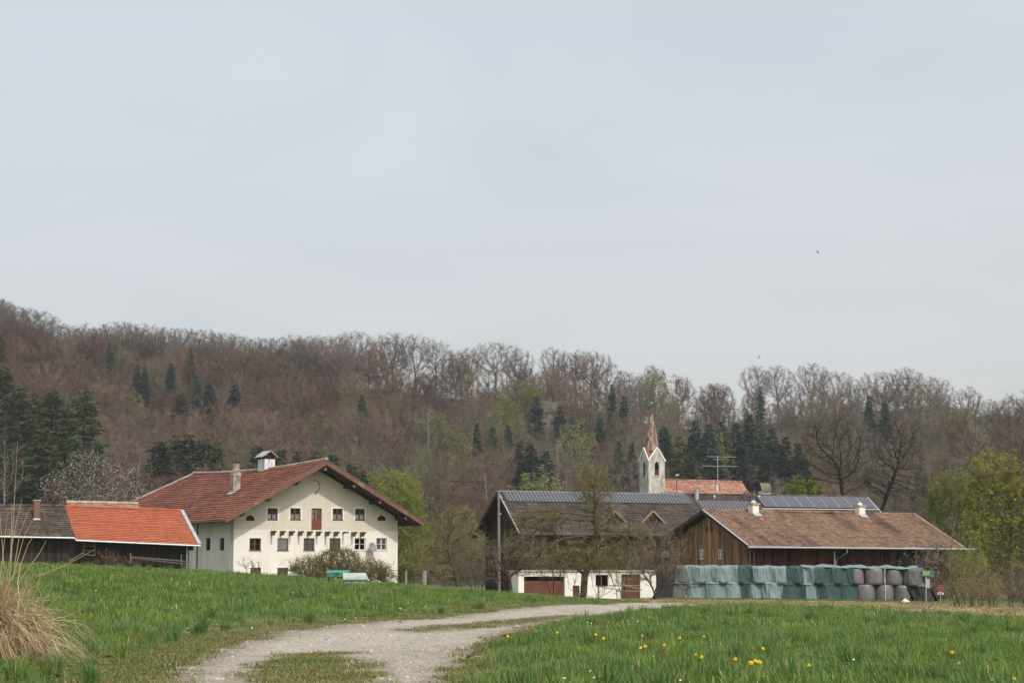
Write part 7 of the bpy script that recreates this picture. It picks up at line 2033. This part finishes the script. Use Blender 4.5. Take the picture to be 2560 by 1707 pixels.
X, Y = X[k], Y[k]; scatter('meadow_weeds', np.stack([X, Y, TZ(X, Y) + .05], 1), rngG.random(len(X)) * 6.28, rngG.uniform(.3, .65, len(X)), rngG.integers(0, 3, len(X)), weed_src, 'broad leaved weeds between the grass', cat='weeds')
# fringe at the foot of the bales and on the verge of the stubble
n = 1500; px_ = rngG.uniform(1560, 2360, n); Yv = rngG.normal(131.2, .5, n); Xv = np.array([W(p_, 1500, y_).x for p_, y_ in zip(px_, Yv)])
scatter('bale_fringe_grass', np.stack([Xv, Yv, TZ(Xv, Yv)], 1), rngG.random(n) * 6, rngG.uniform(.4, .9, n), rngG.integers(0, 5, n), far_src, 'strip of fresh grass at the foot of the bales', cat='grass')
n = 6200; Y = np.sqrt(rngG.random(n) * (132 ** 2 - 66 ** 2) + 66 ** 2); X = rngG.uniform(.03, .38, n) * Y
k = in_poly(X, Y, STRIP); X, Y = X[k], Y[k]
scatter('stubble', np.stack([X, Y, TZ(X, Y)], 1), rngG.random(len(X)) * 6, rngG.uniform(.7, 1.5, len(X)), rngG.integers(0, 2, len(X)), [clump(560, 30, .3, .04, .10, .025, M_straw, lean=1.0), clump(561, 30, .3, .03, .08, .02, M_grass_dry, lean=1.0)], 'straw coloured stubble on the tilled strip', cat='stubble')
# stones of the track
M_stone = mat('track_stone', (.31, .28, .235), (.41, .375, .32), 5, .9, obj_rnd=.4)
def stone(seed):
    rg = random.Random(seed); v = MB(); V = [(0, 0, .6)]; n_ = 6
    for zz_, rr2 in ((.35, .8), (-.1, 1.0)):
        for j in range(n_): V.append((rr2 * math.cos(j * 1.047 + rg.random() * .4) * rg.uniform(.8, 1.1), rr2 * math.sin(j * 1.047 + rg.random() * .4) * rg.uniform(.7, 1.0), zz_ * rg.uniform(.8, 1.2)))
    v.add(V, [(0, 1 + j, 1 + (j + 1) % n_) for j in range(n_)] + [(1 + j, 1 + n_ + j, 1 + n_ + (j + 1) % n_, 1 + (j + 1) % n_) for j in range(n_)])
    return v.mesh('stone', M_stone)
st_src = [stone(i) for i in range(4)]
X, Y = sample(64000, 13, 75, .28); ins, d, mid = track_info(X, Y)
w_ = ins & ~mid & (rngG.random(len(X)) < .35 + .5 * vnoise(X, Y, 1.1, 4)); X, Y = X[w_], Y[w_]
scatter('gravel_stones', np.stack([X, Y, TZ(X, Y) + .008], 1), rngG.random(len(X)) * 6, np.exp(rngG.normal(math.log(.0125), .4, len(X))), rngG.integers(0, 4, len(X)), st_src, 'loose pale stones on the gravel track', cat='gravel')

# flowers
M_yel = mat('dandelion_yellow', (.80, .56, .01), (.85, .64, .02), 5, .6); M_stemg = mat('flower_stem', (.14, .17, .05), rough=.6); M_dais = mat('daisy_white', (.78, .78, .76), rough=.6)
def petals(nrings, r_, h, m, name, seed):
    v = MB(); rg = random.Random(seed)
    for k in range(nrings):
        rr2 = r_ * (1 - .3 * k); n_ = 14 - 2 * k
        for j in range(n_):
            t = 2 * math.pi * (j + .5 * (k % 2)) / n_ + rg.uniform(-.08, .08); dt = .9 * math.pi / n_; l_ = rr2 * rg.uniform(.88, 1.08); z_ = h * (.3 + .35 * k)
            v.add([(.15 * r_ * math.cos(t), .15 * r_ * math.sin(t), h * .3 + h * .2 * k), (l_ * .8 * math.cos(t - dt), l_ * .8 * math.sin(t - dt), z_), (l_ * math.cos(t), l_ * math.sin(t), z_ - h * .05), (l_ * .8 * math.cos(t + dt), l_ * .8 * math.sin(t + dt), z_)], [(0, 1, 2, 3)])
    v.lathe([(.02 * r_, -h * .5), (.28 * r_, -.2 * h), (.36 * r_, h * .3), (.3 * r_, h * .9), (.04 * r_, h * 1.15)], 8)
    return v.mesh(name, m)
dan_head = [petals(3, .0175, .02, M_yel, 'flower_head', i) for i in range(3)]
dai_head = petals(1, .014, .008, M_dais, 'flower_head', 7)
stem_me = MB().tube([(0, 0, 0), (.004, .002, .5), (0, 0, 1)], .0028, 5).mesh('stem', M_stemg)
leafp = MB()
for j in range(6):
    t = j * 1.05; leafp.add([(0, 0, .0), (.05 * math.cos(t - .25), .05 * math.sin(t - .25), .03), (.12 * math.cos(t), .12 * math.sin(t), .02), (.05 * math.cos(t + .25), .05 * math.sin(t + .25), .03)], [(0, 1, 2, 3)])
leaf_me = leafp.mesh('leaf_rosette', M_grass)
def flower(name, px, py, hgt, heads, label, group, sc3=1.0):
    X_, Y_ = ground_hit(px, py + 12)
    for _ in range(3):
        py2 = py + hgt * FPX / Y_; X_, Y_ = ground_hit(px, py2)
    o_ = empty(name, (X_, Y_, tz(X_, Y_)), rngG.random() * 6.28); tag(o_, label, 'flower', group); o_.scale = (sc3,) * 3
    s_m = link('stem', stem_me, o_); s_m.scale = (1, 1, hgt / sc3)
    h_ = link('flower_head', heads, o_, (0, 0, hgt / sc3)); h_.rotation_euler = (R(38) + rngG.normal(0, .25), rngG.normal(0, .25), -o_.rotation_euler.z + rngG.normal(0, .3))
    if name == 'dandelion': link('leaf_rosette', leaf_me, o_)
DAN_R = [(1489, 1588), (1509, 1597), (1607, 1591), (1613, 1617), (1602, 1621), (1700, 1596), (1661, 1615), (1760, 1593), (1740, 1640), (1755, 1645), (1839, 1650), (1908, 1623), (1878, 1659), (1889, 1656), (1899, 1658), (2024, 1667), (2382, 1632), (2537, 1700), (1623, 1543), (1393, 1583), (1269, 1592)]
for i, (px, py) in enumerate(DAN_R):
    big = (px, py) in ((1878, 1659), (1889, 1656), (1899, 1658))
    flower('dandelion', px, py, .22, dan_head[i % 3], 'yellow dandelion in the tight cluster of three in the right meadow' if big else 'single yellow dandelion scattered in the right meadow', 'clustered dandelions' if big else 'dandelions of the right meadow', 1.15 if big else 1.0)
for i, (px, py) in enumerate([(732, 1482), (834, 1494), (1000, 1522), (1020, 1507), (1064, 1516), (239, 1477)]):
    flower('dandelion', px, py, .3, dan_head[i % 3], 'single yellow dandelion in the left meadow', 'dandelions of the left meadow', 1.35)
flower('dandelion', 778, 1630, .1, dan_head[0], 'lone dandelion on the gravel track by the grassy middle', None)
for i, (px, py) in enumerate([(1469, 1555), (1478, 1557), (1521, 1554), (1568, 1552), (1595, 1553), (1425, 1579), (1412, 1696), (1485, 1695), (1476, 1679), (1702, 1702), (1634, 1641), (2026, 1512), (2135, 1649), (2399, 1658), (1343, 1578), (862, 1548), (889, 1545), (630, 1569)]):
    flower('daisy', px, py, .15, dai_head, 'small white daisy in the grass beside the track', 'daisies', 1.15 if py < 1600 else .85)

# ------------------------------------------------------------------ dry tussock at the left edge
TD = 23.5
tx, ty = W(18, 1600, TD).x, TD
tzz = tz(tx, ty)
tus = empty('dry_grass_tussock', (tx, ty, tzz), 0, 'big tussock of dead tan grass at the left edge of the track', 'grass tussock')
rngT = np.random.default_rng(9)
def blades(n, c, base_r, ln, lean, w, m, name, seed, outward=None, zb0=0.0):
    rng = np.random.default_rng(seed)
    B = np.zeros((n, 3)); B[:, 0] = c[0] + rng.normal(0, base_r, n); B[:, 1] = c[1] + rng.normal(0, base_r * .8, n); B[:, 2] = rng.uniform(-.05, .2, n) + zb0
    az_ = rng.random(n) * 2 * np.pi
    L_ = rng.uniform(*ln, n); le = rng.uniform(*lean, n)
    D_ = np.stack([np.cos(az_), np.sin(az_) * .8, np.zeros(n)], 1); S_ = np.stack([-np.sin(az_), np.cos(az_), np.zeros(n)], 1) + rng.normal(0, .3, (n, 3)); S_ /= np.linalg.norm(S_, axis=1)[:, None]
    k = 7; V = []
    kink = rng.normal(0, .03, (n, k, 3))
    for i_ in range(k):
        t = i_ / (k - 1); ww = w * (1 - t) ** .5
        c_ = B + D_ * (L_ * le * t ** 1.5)[:, None] + np.array([0, 0, 1.0]) * (L_ * (t * (1.05 - .2 * le) - .95 * le * t ** 2.6))[:, None] + kink[:, i_] * t
        c_[:, 2] = np.maximum(c_[:, 2], .02 + .03 * rng.random(n))
        V += [c_ - S_ * ww * .5, c_ + S_ * ww * .5]
    V = np.stack(V, 1).reshape(-1, 3); b0 = np.arange(n)[:, None] * 2 * k
    q = np.concatenate([b0 + np.array([[2 * i_, 2 * i_ + 1, 2 * i_ + 3, 2 * i_ + 2]]) for i_ in range(k - 1)])
    rn = np.tile(rng.random(n), k - 1)
    return link(name, fast_mesh(name, V, [q], m, smooth=True, fattr={'rnd': rn}), tus)
M_tan = mat('dead_grass_tan', (.40, .31, .185), (.54, .44, .28), 2.5, .7, rnd=.5, transl=.25, coords='World'); M_rust = mat('dead_grass_rust', (.30, .20, .115), (.40, .28, .165), 2.5, .7, rnd=.45, transl=.2, coords='World')
blades(3200, (-.34, 0), .26, (.6, 1.6), (.3, 1.1), .010, M_tan, 'dead_blades', 1)
blades(2200, (-.1, -.15), .22, (.4, 1.15), (.6, 1.25), .0095, M_tan, 'dead_blades', 2)
blades(2200, (-.38, 0), .22, (.8, 1.35), (.15, .75), .010, M_tan, 'dead_blades', 5)
blades(900, (-.4, -.1), .25, (.4, 1.4), (.3, 1.0), .008, M_rust, 'rusty_blades', 3)
blades(500, (-.1, -.5), .3, (.25, .6), (.5, 1.2), .007, M_rust, 'low_litter', 4)
def tpt(px, py, dy=0.0):
    p_ = W(px, py, TD + dy); return (p_.x - tx, dy, p_.z - tzz)
for i, pth in enumerate([((20, 1480), (28, 1400), (36, 1250), (44, 1104)), ((15, 1470), (24, 1395), (40, 1310), (55, 1245)), ((0, 1450), (8, 1380), (18, 1290)), ((25, 1440), (28, 1340), (30, 1257)), ((30, 1450), (60, 1340), (82, 1300)), ((45, 1430), (70, 1360), (100, 1315)),
                         ((10, 1420), (4, 1340), (-4, 1250)), ((35, 1420), (50, 1330), (72, 1275)), ((0, 1475), (50, 1420), (100, 1404), (150, 1420), (172, 1445)), ((95, 1440), (150, 1418), (205, 1390), (238, 1372)), ((50, 1450), (100, 1380), (116, 1350))]):
    v = MB(); v.tube([tpt(x_, y_, -.1 + .06 * (i % 4)) for x_, y_ in pth], [.006 - .004 * k / (len(pth) - 1) for k in range(len(pth))], 5)
    v.build('dry_stalk', M_tan if i != 8 else M_rust, tus)

# ------------------------------------------------------------------ air
HZ = MB().box(-1400, 1400, -80, 2100, -4, 175)
hm_ = bpy.data.materials.new('haze_air'); hm_.use_nodes = True
t_ = hm_.node_tree; t_.nodes.remove(t_.nodes['Principled BSDF'])
pv = t_.nodes.new('ShaderNodeVolumePrincipled'); pv.inputs['Density'].default_value = 0.00013; pv.inputs['Color'].default_value = (.86, .91, 1.0, 1); pv.inputs['Anisotropy'].default_value = 0.2
t_.links.new(pv.outputs[0], t_.nodes['Material Output'].inputs['Volume'])
hz_o = HZ.build('haze', hm_); hz_o['kind'] = 'stuff'
